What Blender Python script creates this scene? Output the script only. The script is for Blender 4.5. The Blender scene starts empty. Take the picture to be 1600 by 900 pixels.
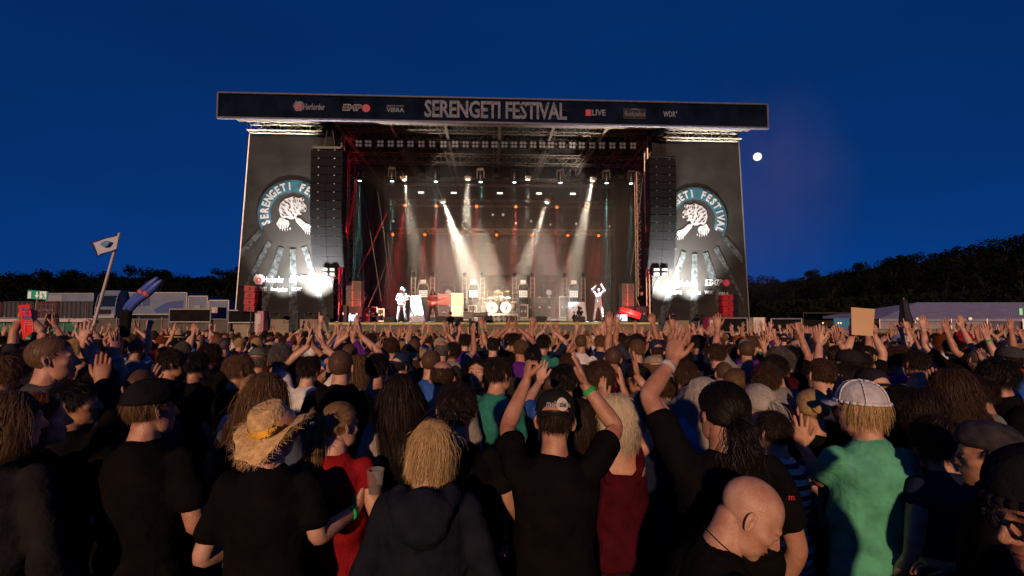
import bpy, bmesh, math, random
import numpy as np
from mathutils import Vector, Matrix, Euler, noise
R = math.radians
rnd = random.Random(7)
scene = bpy.context.scene
col = scene.collection
# ------------------------------------------------------------------ camera, sky, sun, exposure
F = 756.0                                   # focal length in pixels of the 1600 px wide photograph
CAMH = 2.14
PITCH = math.atan(42 / F)
cd = bpy.data.cameras.new('camera'); cd.sensor_width = 36; cd.lens = F / 1600 * 36
cd.clip_start = .05; cd.clip_end = 6000
cam = bpy.data.objects.new('camera', cd); col.objects.link(cam)
cam.location = (0, 0, CAMH); cam.rotation_euler = (R(90) + PITCH, 0, 0)
scene.camera = cam
SUN_EL, SUN_AZ = 13, 11                      # low behind the camera, light runs towards the stage and a little to the right
w = bpy.data.worlds.new('World'); scene.world = w; w.use_nodes = True
nt = w.node_tree; nt.nodes.clear()
sky = nt.nodes.new('ShaderNodeTexSky'); sky.sky_type = 'NISHITA'; sky.sun_disc = False
sky.sun_elevation = R(9); sky.sun_rotation = R(180 + SUN_AZ); sky.air_density = 1.0; sky.dust_density = .3; sky.ozone_density = 3
bw = nt.nodes.new('ShaderNodeRGBToBW')
tint = nt.nodes.new('ShaderNodeMix'); tint.data_type = 'RGBA'; tint.blend_type = 'MULTIPLY'; tint.inputs[0].default_value = 1
tint.inputs[7].default_value = (.010, .19, 1.0, 1)
bg = nt.nodes.new('ShaderNodeBackground'); bg.inputs[1].default_value = .102
wo = nt.nodes.new('ShaderNodeOutputWorld')
pw = nt.nodes.new('ShaderNodeMath'); pw.operation = 'POWER'; pw.inputs[1].default_value = .5
nt.links.new(sky.outputs[0], bw.inputs[0]); nt.links.new(bw.outputs[0], pw.inputs[0]); tcw = nt.nodes.new('ShaderNodeTexCoord'); mpw = nt.nodes.new('ShaderNodeMapping'); mpw.inputs['Scale'].default_value = (1, 1, 3.5); nzw = nt.nodes.new('ShaderNodeTexNoise'); nzw.inputs['Scale'].default_value = 2.2; nzw.inputs['Detail'].default_value = 6; mrw = nt.nodes.new('ShaderNodeMapRange'); mrw.inputs['From Min'].default_value = .3; mrw.inputs['From Max'].default_value = .75; mrw.inputs['To Min'].default_value = .93; mrw.inputs['To Max'].default_value = 1.12; mlw = nt.nodes.new('ShaderNodeMath'); mlw.operation = 'MULTIPLY'
nt.links.new(tcw.outputs['Generated'], mpw.inputs[0]); nt.links.new(mpw.outputs[0], nzw.inputs['Vector']); nt.links.new(nzw.outputs[0], mrw.inputs['Value']); nt.links.new(mrw.outputs[0], mlw.inputs[1]); nt.links.new(pw.outputs[0], mlw.inputs[0]); nt.links.new(mlw.outputs[0], tint.inputs[6]); nt.links.new(tint.outputs[2], bg.inputs[0]); nt.links.new(bg.outputs[0], wo.inputs[0])
sl = bpy.data.lights.new('sun', 'SUN'); sl.energy = 2.5; sl.angle = R(1.2); sl.color = (1, .58, .33)
sun = bpy.data.objects.new('sun', sl); col.objects.link(sun)
sun.rotation_euler = (R(90 - SUN_EL), 0, R(-SUN_AZ))
scene.view_settings.view_transform = 'Standard'; scene.view_settings.look = 'None'
scene.view_settings.exposure = 0; scene.view_settings.gamma = 1; scene.view_settings.use_curve_mapping = False
scene.render.engine = 'CYCLES'
cy = scene.cycles
cy.use_denoising = True
try: cy.denoiser = 'OPENIMAGEDENOISE'
except Exception: pass
cy.max_bounces = 5; cy.diffuse_bounces = 2; cy.glossy_bounces = 2; cy.transmission_bounces = 4; cy.volume_bounces = 0; cy.transparent_max_bounces = 8
cy.sample_clamp_indirect = 3; cy.use_light_tree = True; cy.caustics_reflective = False; cy.caustics_refractive = False

# ------------------------------------------------------------------ measuring helpers
_rot = cam.rotation_euler.to_matrix()
def ray(px, py): return (_rot @ Vector(((px - 800) / F, -(py - 450) / F, -1)))
CO = Vector((0, 0, CAMH))
def at(px, py, Y):
    d = ray(px, py); return CO + d * (Y / d.y)
YAW = R(2.8)
UA = Vector((math.cos(YAW), math.sin(YAW), 0)); VA = Vector((-math.sin(YAW), math.cos(YAW), 0))
SO = Vector((-1.0, 25, 0))
def W(u, v, z): return SO + UA * u + VA * v + Vector((0, 0, z))
def SP(px, py, v):                           # photograph point -> (u, height) on the stage plane at depth v
    d = ray(px, py); t = ((SO - CO).dot(VA) + v) / d.dot(VA); p = CO + d * t
    return (p - SO).dot(UA), p.z

# ------------------------------------------------------------------ materials
MC = {}
def mat(name, c, rough=.6, metal=0, var=0, vs=8, bump=0, bs=60, spec=.4, emit=0, ec=None, alpha=1, trans=0, wave=0):
    if name in MC: return MC[name]
    m = bpy.data.materials.new(name); m.use_nodes = True; MC[name] = m
    n = m.node_tree; b = n.nodes['Principled BSDF']
    c4 = (*c[:3], 1); b.inputs['Base Color'].default_value = c4
    b.inputs['Roughness'].default_value = rough; b.inputs['Metallic'].default_value = metal
    b.inputs['Specular IOR Level'].default_value = spec
    if emit: b.inputs['Emission Color'].default_value = (*(ec or c)[:3], 1); b.inputs['Emission Strength'].default_value = emit
    if trans: b.inputs['Transmission Weight'].default_value = trans; b.inputs['IOR'].default_value = 1.2
    if alpha < 1: b.inputs['Alpha'].default_value = alpha
    tc = n.nodes.new('ShaderNodeTexCoord')
    if var:
        t = n.nodes.new('ShaderNodeTexNoise'); t.inputs['Scale'].default_value = vs; t.inputs['Detail'].default_value = 5
        n.links.new(tc.outputs['Object'], t.inputs['Vector'])
        mr = n.nodes.new('ShaderNodeMapRange'); mr.inputs['From Min'].default_value = .3; mr.inputs['From Max'].default_value = .7
        mr.inputs['To Min'].default_value = 1 - var; mr.inputs['To Max'].default_value = 1 + var
        n.links.new(t.outputs[0], mr.inputs['Value'])
        mx = n.nodes.new('ShaderNodeMix'); mx.data_type = 'RGBA'; mx.blend_type = 'MULTIPLY'; mx.inputs[0].default_value = 1
        mx.inputs[6].default_value = c4; n.links.new(mr.outputs[0], mx.inputs[7]); n.links.new(mx.outputs[2], b.inputs['Base Color'])
    if bump:
        t = n.nodes.new('ShaderNodeTexNoise'); t.inputs['Scale'].default_value = bs; t.inputs['Detail'].default_value = 4
        n.links.new(tc.outputs['Object'], t.inputs['Vector'])
        bp = n.nodes.new('ShaderNodeBump'); bp.inputs['Strength'].default_value = bump; bp.inputs['Distance'].default_value = .02
        n.links.new(t.outputs[0], bp.inputs['Height']); n.links.new(bp.outputs[0], b.inputs['Normal'])
    return m
def cloth(c):
    return mat('cloth_%d_%d_%d' % tuple(int(x * 1000) for x in c), c, .95, 0, .22, 14, .6, 24, spec=.03)
def skin(i):
    c = [(.52, .31, .22), (.45, .25, .17), (.58, .36, .27), (.40, .21, .13), (.50, .28, .20)][i % 5]
    nm = 'skin_%d' % (i % 5)
    if nm in MC: return MC[nm]
    m = mat(nm, c, .45, 0, 0, spec=.4); n = m.node_tree; b = n.nodes['Principled BSDF']; tc = n.nodes.new('ShaderNodeTexCoord')
    def noi(s, d): t = n.nodes.new('ShaderNodeTexNoise'); t.inputs['Scale'].default_value = s; t.inputs['Detail'].default_value = d; n.links.new(tc.outputs['Object'], t.inputs['Vector']); return t
    r = n.nodes.new('ShaderNodeValToRGB'); r.color_ramp.elements[0].position = .32; r.color_ramp.elements[0].color = (c[0] * .80, c[1] * .62, c[2] * .55, 1); r.color_ramp.elements[1].position = .66; r.color_ramp.elements[1].color = (min(1, c[0] * 1.12), c[1] * 1.14, c[2] * 1.14, 1)
    n.links.new(noi(16, 6).outputs[0], r.inputs[0]); n.links.new(r.outputs[0], b.inputs['Base Color'])
    bp = n.nodes.new('ShaderNodeBump'); bp.inputs['Strength'].default_value = .5; bp.inputs['Distance'].default_value = .004; n.links.new(noi(170, 3).outputs[0], bp.inputs['Height']); n.links.new(bp.outputs[0], b.inputs['Normal'])
    b.inputs['Subsurface Weight'].default_value = .04; b.inputs['Subsurface Radius'].default_value = (.02, .008, .004); b.inputs['Subsurface Scale'].default_value = .5
    return m
def hairmat(c):
    nm = 'hair_%d_%d_%d' % tuple(int(x * 1000) for x in c)
    if nm in MC: return MC[nm]
    m = mat(nm, c, .5, 0, spec=.2)
    n = m.node_tree; b = n.nodes['Principled BSDF']
    a = n.nodes.new('ShaderNodeAttribute'); a.attribute_name = 'strand'
    mr = n.nodes.new('ShaderNodeMapRange'); mr.inputs['To Min'].default_value = .68; mr.inputs['To Max'].default_value = 1.3
    mx = n.nodes.new('ShaderNodeMix'); mx.data_type = 'RGBA'; mx.blend_type = 'MULTIPLY'; mx.inputs[0].default_value = 1
    mx.inputs[6].default_value = (*c, 1)
    n.links.new(a.outputs['Fac'], mr.inputs['Value']); n.links.new(mr.outputs[0], mx.inputs[7]); n.links.new(mx.outputs[2], b.inputs['Base Color'])
    return m
BLK = mat('black_fabric', (.010, .010, .011), .9, 0, .3, 3, .3, 20, spec=.1)
BLKM = mat('black_metal', (.02, .02, .022), .4, .6, .2, 10)
ALU = mat('aluminium', (.48, .46, .43), .38, .85, .15, 6)
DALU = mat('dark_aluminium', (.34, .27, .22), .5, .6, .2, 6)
STEEL = mat('galvanised_steel', (.33, .33, .33), .5, .7, .2, 9)
EYE = mat('eye_dark', (.02, .015, .012), .2)
LIP = mat('lip', (.36, .13, .10), .45)

# ------------------------------------------------------------------ mesh builder
class MB:
    def __init__(s): s.v = []; s.f = []; s.m = []
    def add(s, vs, fs, mi=0):
        o = len(s.v); s.v += [tuple(x) for x in vs]; s.f += [tuple(i + o for i in q) for q in fs]; s.m += [mi] * len(fs); return s
    def box(s, c, d, rz=0, mi=0, M=None):
        x, y, z = d[0] / 2, d[1] / 2, d[2] / 2
        vs = [Vector((a * x, b * y, e * z)) for a in (-1, 1) for b in (-1, 1) for e in (-1, 1)]
        if M is None: M = Matrix.Rotation(rz, 3, 'Z')
        vs = [M @ q + Vector(c) for q in vs]
        return s.add(vs, [(0, 1, 3, 2), (4, 6, 7, 5), (0, 4, 5, 1), (2, 3, 7, 6), (0, 2, 6, 4), (1, 5, 7, 3)], mi)
    def bar(s, a, b, r, n=4, r2=None, mi=0):
        a, b = Vector(a), Vector(b); d = (b - a)
        if d.length < 1e-6: return s
        q = d.to_track_quat('Z', 'Y'); r2 = r if r2 is None else r2
        vs = []
        for p, rr in ((a, r), (b, r2)):
            for i in range(n):
                t = 2 * math.pi * (i + .5) / n; vs.append(p + q @ Vector((math.cos(t) * rr, math.sin(t) * rr, 0)))
        fs = [(i, (i + 1) % n, n + (i + 1) % n, n + i) for i in range(n)] + [tuple(range(n - 1, -1, -1)), tuple(range(n, 2 * n))]
        return s.add(vs, fs, mi)
    def path(s, pts, r, n=6, mi=0):
        for a, b in zip(pts, pts[1:]): s.bar(a, b, r, n, mi=mi)
        return s
    def lathe(s, prof, n=20, M=None, mi=0):          # prof: (radius, height) closed at both ends
        vs = []; fs = []
        for r, h in prof:
            for i in range(n):
                t = 2 * math.pi * i / n; vs.append(Vector((r * math.cos(t), r * math.sin(t), h)))
        k = len(prof)
        for j in range(k - 1):
            for i in range(n): fs.append((j * n + i, j * n + (i + 1) % n, (j + 1) * n + (i + 1) % n, (j + 1) * n + i))
        fs.append(tuple(range(n - 1, -1, -1))); fs.append(tuple((k - 1) * n + i for i in range(n)))
        if M is not None: vs = [M @ q for q in vs]
        return s.add(vs, fs, mi)
    def prism(s, pts, y0, y1, mi=0):                  # outline in xz, extruded along y
        n = len(pts)
        vs = [(x, y0, z) for x, z in pts] + [(x, y1, z) for x, z in pts]
        return s.add(vs, [tuple(range(n)), tuple(range(2 * n - 1, n - 1, -1))] + [(i, n + i, n + (i + 1) % n, (i + 1) % n) for i in range(n)], mi)
    def mesh(s, name, mats, smooth=False, recalc=True):
        me = bpy.data.meshes.new(name); me.from_pydata(s.v, [], s.f)
        if not isinstance(mats, (list, tuple)): mats = [mats]
        for q in mats: me.materials.append(q)
        if len(mats) > 1: me.polygons.foreach_set('material_index', s.m)
        if recalc:
            bm = bmesh.new(); bm.from_mesh(me); bmesh.ops.recalc_face_normals(bm, faces=bm.faces); bm.to_mesh(me); bm.free()
        if smooth: me.polygons.foreach_set('use_smooth', [True] * len(me.polygons))
        me.update(); return me
    def build(s, name, mats, parent=None, smooth=False, **k):
        return put(name, s.mesh(name, mats, smooth), parent, **k)
LAST = [None]
def put(name, me, parent=None, loc=None, rz=0, M=None):
    o = bpy.data.objects.new(name, me); col.objects.link(o); LAST[0] = o
    if parent: o.parent = parent
    if loc is not None: o.location = loc
    if rz: o.rotation_euler = (0, 0, rz)
    if M is not None: o.matrix_local = M
    return o
def empty(name, loc=(0, 0, 0), rz=0):
    return put(name, None, None, loc, rz)
def tag(o, label=None, cat=None, group=None, kind=None):
    if label: o['label'] = label
    if cat: o['category'] = cat
    if group: o['group'] = group
    if kind: o['kind'] = kind
    return o
def copy_tree(o, parent=None):
    c = o.copy(); col.objects.link(c); c.parent = parent
    for ch in list(o.children): copy_tree(ch, c)
    return c
def text_mb(s, size=1, sx=1, bold=0, extr=.01, align='CENTER', shear=0, spacing=1):
    cu = bpy.data.curves.new('t', 'FONT'); cu.body = s; cu.size = size; cu.extrude = extr; cu.offset = bold; cu.align_x = align; cu.align_y = 'CENTER'
    cu.resolution_u = 2; cu.shear = shear; cu.space_character = spacing
    o = bpy.data.objects.new('t', cu); col.objects.link(o)
    me = o.to_mesh()
    vs = [(p.co.x * sx, -p.co.z, p.co.y) for p in me.vertices]; fs = [tuple(p.vertices) for p in me.polygons]
    o.to_mesh_clear(); bpy.data.objects.remove(o); bpy.data.curves.remove(cu)
    return vs, fs                                     # upright in xz, front towards -y
def text_width(t): xs = [p[0] for p in t[0]]; return max(xs) - min(xs)
def spot(name, loc, target, power, c, ang, blend=.35, r=.05, parent=None):
    l = bpy.data.lights.new(name, 'SPOT'); l.energy = power; l.color = c; l.spot_size = R(ang); l.spot_blend = blend; l.shadow_soft_size = r
    o = bpy.data.objects.new(name, l); col.objects.link(o); o.location = loc
    o.rotation_euler = (Vector(target) - Vector(loc)).to_track_quat('-Z', 'Y').to_euler()
    return o
def truss(p0, p1, s=.3, seg=.6, r=.028, rd=.016, M=DALU, name='truss', parent=None, up=Vector((0, 0, 1))):
    p0, p1 = Vector(p0), Vector(p1); d = p1 - p0; L = d.length; d.normalize()
    if abs(d.dot(up)) > .9: up = VA
    a = d.cross(up).normalized(); b = a.cross(d).normalized()
    mb = MB(); cs = [(a * i + b * j) * s / 2 for i, j in ((-1, -1), (1, -1), (1, 1), (-1, 1))]
    for c in cs: mb.bar(p0 + c - p0, p1 + c - p0, r, 5)
    n = max(2, int(L / seg))
    for k in range(n):
        x0, x1 = d * (L * k / n), d * (L * (k + 1) / n)
        for i in range(4):
            c0, c1 = cs[i], cs[(i + 1) % 4]
            mb.bar(x0 + (c0 if k % 2 else c1), x1 + (c1 if k % 2 else c0), rd, 4)
            mb.bar(x0 + c0, x0 + c1, rd * .8, 4)
    o = mb.build(name, M, parent); o.location = p0; return o
# ------------------------------------------------------------------ ground and terrain
def terr(x, y):
    h = -.026 * max(0, min(y, 24) - 6)
    if y > 32: h *= max(0, 1 - (y - 32) / 18)
    d = max(0, x - 22) if x > 0 else 0
    h += .10 * max(0, d) * min(1, max(0, (y - 45) / 20))
    h += 1.3 * min(1, max(0, (-x - 24) / 22)) * min(1, max(0, (y - 20) / 30))
    h += .03 * max(0, y - 75)
    if x > 18: h -= .9 * min(1, (x - 18) / 10) * min(1, max(0, (y - 27) / 10)) * min(1, max(0, (66 - y) / 10))
    return h
gx = [-900, -300, -150] + list(range(-90, 91, 6)) + [150, 300, 900]; gy = [-900, -200, -60, -20] + list(range(-8, 131, 6)) + [200, 400, 1500]
mb = MB(); n = len(gx)
mb.v = [(x, y, min(40, terr(min(120, max(-120, x)), min(y, 160)))) for y in gy for x in gx]
mb.f = [(j * n + i, j * n + i + 1, (j + 1) * n + i + 1, (j + 1) * n + i) for j in range(len(gy) - 1) for i in range(n - 1)]
mb.m = [0] * len(mb.f)
GR = mat('trampled_ground', (.055, .045, .025), .95, 0, .5, 1.5, .6, 8)
tag(mb.build('ground', GR), kind='structure')
mb = MB()
for k in range(9000):
    x, y = rnd.uniform(-3.2, 3.2), rnd.uniform(.5, 5.5); a = rnd.uniform(0, 6.28); h = rnd.uniform(.03, .11); l = rnd.uniform(-.05, .05); q = .005
    mb.add([(x - q * math.cos(a), y - q * math.sin(a), 0), (x + q * math.cos(a), y + q * math.sin(a), 0), (x + l, y + rnd.uniform(-.05, .05), h)], [(0, 1, 2)])
g = MB.mesh(mb, 'grass', mat('dry_grass', (.16, .12, .05), .9, 0, .4, 3), recalc=False)
tag(put('grass', g), 'dry trampled grass between the feet of the front rows', 'grass', kind='stuff')

# ------------------------------------------------------------------ moon
mb = MB(); d = ray(1183.5, 245).normalized() * 3000
mb.lathe([(.01, -1)] + [(math.sin(t), -math.cos(t)) for t in np.linspace(.1, 3.04, 22)] + [(.01, 1)], 32)
o = mb.build('moon', mat('moon_surface', (.8, .8, .78), .9, emit=1.5, ec=(1, .98, .94), var=.1, vs=3), smooth=True); o.location = CO + d; o.scale = (21, 21, 21)
tag(o, 'bright full moon in the dark blue sky beside the stage', 'moon')

# ------------------------------------------------------------------ trees
LEAF = mat('leaf_dark', (.006, .009, .005), .9, 0, .5, 1.2, spec=.0)
BARK = mat('bark', (.012, .010, .008), .9, 0, .3, 4, .5, 12)
def tree_meshes(seed, H, Wd, nl=2600):
    r = random.Random(seed); mb = MB()
    th = H * .38
    mb.bar((0, 0, -.6), (0, 0, th), .28, 8, .2)
    lumps = []
    for k in range(16):
        a = r.uniform(0, 6.28); f = r.random(); z = th * .75 + (H - th * .75) * (.1 + .8 * f); rr = Wd * .5 * (1 - abs(f - .4) ** 1.5 * 1.0) * math.sqrt(r.random())
        c = Vector((rr * math.cos(a), rr * math.sin(a), z)); s = r.uniform(.13, .24) * Wd
        lumps.append((c, s)); j = Vector((0, 0, min(th, z * .55)))
        mb.bar(j, (j + c) / 2 + Vector((0, 0, .3)), .11, 5, .07); mb.bar((j + c) / 2 + Vector((0, 0, .3)), c, .07, 5, .02)
    tr = mb.mesh('trunk', BARK, True)
    vs = []; fs = []
    for k in range(nl):
        c, s = r.choice(lumps); v = Vector((r.gauss(0, 1), r.gauss(0, 1), r.gauss(0, 1))).normalized() * s * r.random() ** .4; v.z *= .8
        p = c + v; q = Euler((r.uniform(0, 6), r.uniform(0, 6), r.uniform(0, 6))).to_matrix(); l = r.uniform(.12, .34)
        o = len(vs)
        vs += [tuple(p + q @ Vector(e)) for e in ((-l * .5, 0, 0), (0, -l, .05), (l * .5, 0, 0), (0, l, .05))]; fs.append((o, o + 1, o + 2, o + 3))
    me = bpy.data.meshes.new('crown'); me.from_pydata(vs, [], fs); me.materials.append(LEAF)
    return tr, me
ORD = 'first second third fourth fifth sixth seventh eighth ninth tenth eleventh twelfth thirteenth fourteenth fifteenth sixteenth seventeenth eighteenth nineteenth twentieth'.split()
TM = [tree_meshes(s, H, Wd) for s, H, Wd in ((1, 12, 9), (2, 14, 8), (3, 11, 10), (4, 15, 11), (5, 13, 7))]
def tree(px, pytop, Y, i, label, group):
    p = at(px, 500, Y); tr, cr = TM[i % 5]; H = (12, 14, 11, 15, 13)[i % 5]; g = terr(p.x, Y); top = at(px, pytop, Y).z
    t = empty('tree', (p.x, Y, g), rnd.uniform(0, 6.28)); s = max(.4, (top - g) / H); t.scale = (s * rnd.uniform(.9, 1.25), s * rnd.uniform(.9, 1.25), s)
    put('trunk', tr, t); put('crown', cr, t); tag(t, label, 'tree', group)
k = 0
for px, pt in ((-70, 430), (-20, 432), (14, 428), (38, 414), (66, 424), (95, 418), (122, 424), (150, 424), (176, 430), (201, 438), (222, 413), (246, 420), (268, 424), (292, 434), (318, 430), (346, 416), (375, 412)):
    tree(px, pt, 98 + rnd.uniform(-5, 8), k, 'dark tree in the low line beyond the trucks, %s from the stage' % ORD[16 - k], 'dark trees along the left horizon'); k += 1
for px, pt, Y in ((1165, 432, 68), (1192, 424, 68), (1214, 436, 72), (1240, 432, 72), (1268, 420, 70), (1296, 430, 74), (1318, 418, 72), (1345, 408, 70), (1372, 412, 72), (1398, 398, 70), (1425, 402, 70), (1452, 390, 69), (1480, 394, 70), (1508, 384, 68), (1536, 382, 68), (1564, 374, 68), (1590, 366, 68), (1620, 360, 68), (1660, 352, 68), (1700, 345, 68), (1232, 452, 66), (1300, 446, 66), (1360, 438, 66), (1420, 430, 66), (1480, 424, 66), (1540, 416, 66), (1600, 410, 66), (1650, 404, 66)):
    tree(px, pt, Y, k, ('dark lower tree at the foot of the wood, %s from the stage' % ORD[k - 37]) if k >= 37 else ('dark tall tree on the wooded slope, %s from the stage' % ORD[k - 17]), 'dark trees on the wooded slope'); k += 1
# back of the wood, one mass
mb = MB()
for q in range(9000):
    px = rnd.uniform(1170, 1750); Y = rnd.uniform(72, 80); t = np.interp(px, [1170, 1250, 1350, 1450, 1600, 1750], [446, 442, 424, 410, 386, 362]) ; p = at(px, rnd.uniform(t, 500), Y)
    m_ = Euler((rnd.uniform(0, 6), rnd.uniform(0, 6), 0)).to_matrix(); l = rnd.uniform(.5, .9)
    mb.add([p + m_ @ Vector(e) for e in ((-l * .6, 0, 0), (0, -l, 0), (l * .6, 0, 0), (0, l, 0))], [(0, 1, 2, 3)])
for q in range(4200):
    px = rnd.uniform(1185, 1760); Y = rnd.uniform(60, 64); p = at(px, rnd.uniform(np.interp(px, [1185, 1400, 1760], [474, 462, 440]), 494), Y); m_ = Euler((rnd.uniform(0, 6), rnd.uniform(0, 6), 0)).to_matrix(); l = rnd.uniform(.3, .6)
    mb.add([p + m_ @ Vector(e) for e in ((-l * .6, 0, 0), (0, -l, 0), (l * .6, 0, 0), (0, l, 0))], [(0, 1, 2, 3)])
for q in range(4000):
    px = rnd.uniform(-200, 400); Y = rnd.uniform(110, 125); p = at(px, rnd.uniform(436, 495), Y); m_ = Euler((rnd.uniform(0, 6), rnd.uniform(0, 6), 0)).to_matrix(); l = rnd.uniform(.9, 1.5)
    mb.add([p + m_ @ Vector(e) for e in ((-l * .6, 0, 0), (0, -l, 0), (l * .6, 0, 0), (0, l, 0))], [(0, 1, 2, 3)])
tag(put('far_foliage', mb.mesh('far_foliage', LEAF, recalc=False)), 'dense dark foliage deep in the wood', 'foliage', kind='stuff')
# ------------------------------------------------------------------ the stage
def sthing(name, u, v, z, label, cat, group=None):
    return tag(empty(name, W(u, v, z), YAW), label, cat, group)
DK = 1.76                                              # deck height
UL, _ = SP(372, 500, 0); UR, _ = SP(1168, 500, 0)      # outer ends of the wings
OL, _ = SP(527, 500, 0); OR_, _ = SP(1016, 500, 0)     # the opening
st = sthing('concert_stage', 0, 0, 0, 'raised black stage deck with pale front skirt between two banner towers', 'stage')
DECK = mat('stage_floor', (.035, .033, .03), .45, 0, .3, 3, .2, 30)
for k in range(10):                                    # deck boards
    u0 = OL - .4 + (OR_ - OL + .8) * k / 10; u1 = OL - .4 + (OR_ - OL + .8) * (k + 1) / 10
    MB().box(((u0 + u1) / 2, 5.5, DK - .06), (u1 - u0 - .01, 11, .12)).build('deck_board', DECK, st)
SKIRT = mat('skirt_cloth', (.16, .16, .12), .9, 0, .25, 2, .5, 7)
def drape(mb, u0, u1, v, z0, z1, folds=.35, amp=.05, back=.03):
    n = max(4, int((u1 - u0) / folds * 4)); vs = []; fs = []
    for i in range(n + 1):
        u = u0 + (u1 - u0) * i / n; a = amp * math.sin(i * 1.57 + .4 * math.sin(i * .37)) + amp * .3 * math.sin(i * .31)
        vs += [(u, v + a, z0), (u, v + a * .6, z1), (u, v + a * .6 + back, z1), (u, v + a + back, z0)]
    for i in range(n):
        o = 4 * i
        fs += [(o, o + 4, o + 5, o + 1), (o + 1, o + 5, o + 6, o + 2), (o + 2, o + 6, o + 7, o + 3), (o + 3, o + 7, o + 4, o)]
    fs += [(0, 1, 2, 3), (4 * n, 4 * n + 3, 4 * n + 2, 4 * n + 1)]
    return mb.add(vs, fs)
drape(MB(), OL - .4, OR_ + .4, -.06, -.46, DK - .12, .5, .025).build('skirt', SKIRT, st, True)
MB().box(((OL + OR_) / 2, -.03, DK - .06), (OR_ - OL + .8, .05, .1)).build('edge_strip', mat('yellow_edge', (.55, .56, .2), .6, 0, .3, 4), st)
BASE = mat('beige_base', (.27, .24, .17), .85, 0, .2, 1.5, .3, 12)
for nm, a, b in (('left', UL - .3, OL - .5), ('right', OR_ + .5, UR + .3)):
    drape(MB(), a, b, .1, -.46, 1.98, .8, .02).build('wing_skirt', BASE, st, True)
# --- roof, walls of black cloth
TOPW = SP(341, 150, -1.2)[1]
rf = sthing('stage_roof', 0, 0, 0, 'dark roof tarpaulin over the stage behind the header banner', 'roof')
u0, u1 = UL + .4, UR - .4
mb = MB(); mb.add([(u0, -.8, TOPW - .5), (u1, -.8, TOPW - .5), (u1, 11, TOPW - .9), (u0, 11, TOPW - .9), (u0, -.8, TOPW - .35), (u1, -.8, TOPW - .35), (u1, 11, TOPW - .75), (u0, 11, TOPW - .75)],
       [(0, 1, 2, 3), (7, 6, 5, 4), (0, 4, 5, 1), (1, 5, 6, 2), (2, 6, 7, 3), (3, 7, 4, 0)])
mb.build('roof_sheet', mat('roof_tarp', (.03, .027, .024), .8, 0, .3, 1), rf)
for k in range(9):
    uu = u0 + (u1 - u0) * (k + .5) / 9; MB().box((uu, 5, TOPW - .85), (.14, 11, .12)).build('rafter', DALU, rf)
for nm, ua, lab in (('l', OL - .6, 'black cloth side wall inside the stage behind the speaker array at its banner with the hidden logo end'), ('r', OR_ + .6, '')):
    lab = 'black cloth side wall inside the stage, %s' % ('at the end with the two guitarists' if nm == 'l' else 'at the end with the singer in white')
    d_ = sthing('side_drape', ua, 0, 0, lab, 'drape', 'black side walls of the stage'); d_.rotation_euler.z = YAW + R(90)
    drape(MB(), .4, 10.6, 0, .3, TOPW - .95, .5, .06).build('cloth', mat('drape_side', (.02, .021, .026), .9, 0, .3, 2, .3, 10), d_, True)
bd = sthing('rear_drape', 0, 10.2, 0, 'dark cloth wall closing the rear of the stage', 'drape')
drape(MB(), OL - .6, OR_ + .6, 0, .3, TOPW - .92, .8, .06).build('cloth', mat('drape_rear', (.045, .038, .032), .9, 0, .35, 1.2, .3, 10), bd, True)
# --- wall of video panels
vw = sthing('video_wall', 0, 9.4, 0, 'wall of square dark video panels behind the drum kit', 'video wall')
a0, b0 = SP(758, 430, 9.4); a1, b1 = SP(886, 366, 9.4); nu, nv = 7, 4
PAN = mat('video_panel', (.05, .042, .036), .35, 0, .3, 5); PAN2 = mat('panel_face', (.06, .052, .045), .5, 0, .2, 30, .2, 80)
for i in range(nu):
    for j in range(nv):
        cw, ch = (a1 - a0) / nu, (b1 - b0) / nv; x, z = a0 + cw * (i + .5), b0 + ch * (j + .5)
        q = MB().box((x, rnd.uniform(-.01, .01), z), (cw - .03, .12, ch - .03)).build('panel', PAN, vw)
        MB().box((x, -.075, z), (cw - .16, .03, ch - .16)).build('panel_screen', PAN2, q)
z0 = DK
for x in (a0 - .1, (a0 + a1) / 2, a1 + .1): MB().box((x, .15, (z0 + b0) / 2 + .5), (.08, .08, b0 - z0 + 1)).build('post', BLKM, vw)
# --- header banner
hd = sthing('header_banner', 0, -1.2, 0, 'long navy banner across the roof front lettered with the festival name', 'banner')
hx0 = SP(341, 165, -1.2)[0]; hx1 = SP(1199, 183, -1.2)[0]; ht = (SP(341, 145, -1.2)[1] + SP(1199, 164, -1.2)[1]) / 2; hb = (SP(341, 185, -1.2)[1] + SP(1199, 201, -1.2)[1]) / 2
mb = MB(); n = 60; vs = []; fs = []
for i in range(n + 1):
    x = hx0 + (hx1 - hx0) * i / n
    for z, y in ((hb, 0), ((hb + ht) / 2, .03 * math.sin(i * .7) + .02 * math.sin(i * 1.9)), (ht, 0)): vs.append((x, y, z))
for i in range(n):
    for j in range(2): fs.append((i * 3 + j, i * 3 + j + 3, i * 3 + j + 4, i * 3 + j + 1))
vs2 = [(x, y + .04, z) for x, y, z in vs]; m_ = len(vs)
mb.add(vs + vs2, fs + [tuple(i + m_ for i in reversed(q)) for q in fs])
mb.build('cloth', mat('header_navy', (.004, .009, .024), .9, 0, .6, .9, .3, 3, spec=.05), hd, True)
PIPE = mat('header_pipe', (.11, .11, .16), .6, .0, .2, 5)
for z, r_ in ((ht, .05), (hb, .075)): MB().bar((hx0, -.05, z), (hx1, -.05, z), r_, 8).build('pipe', PIPE, hd)
for x in (hx0, hx1): MB().bar((x, -.05, hb), (x, -.05, ht), .05, 8).build('pipe', PIPE, hd)
MB().box(((hx0 + hx1) / 2, .5, (hb + ht) / 2 - .1), (hx1 - hx0 - 1.2, .6, ht - hb - .5)).build('box_frame', DALU, hd)
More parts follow.
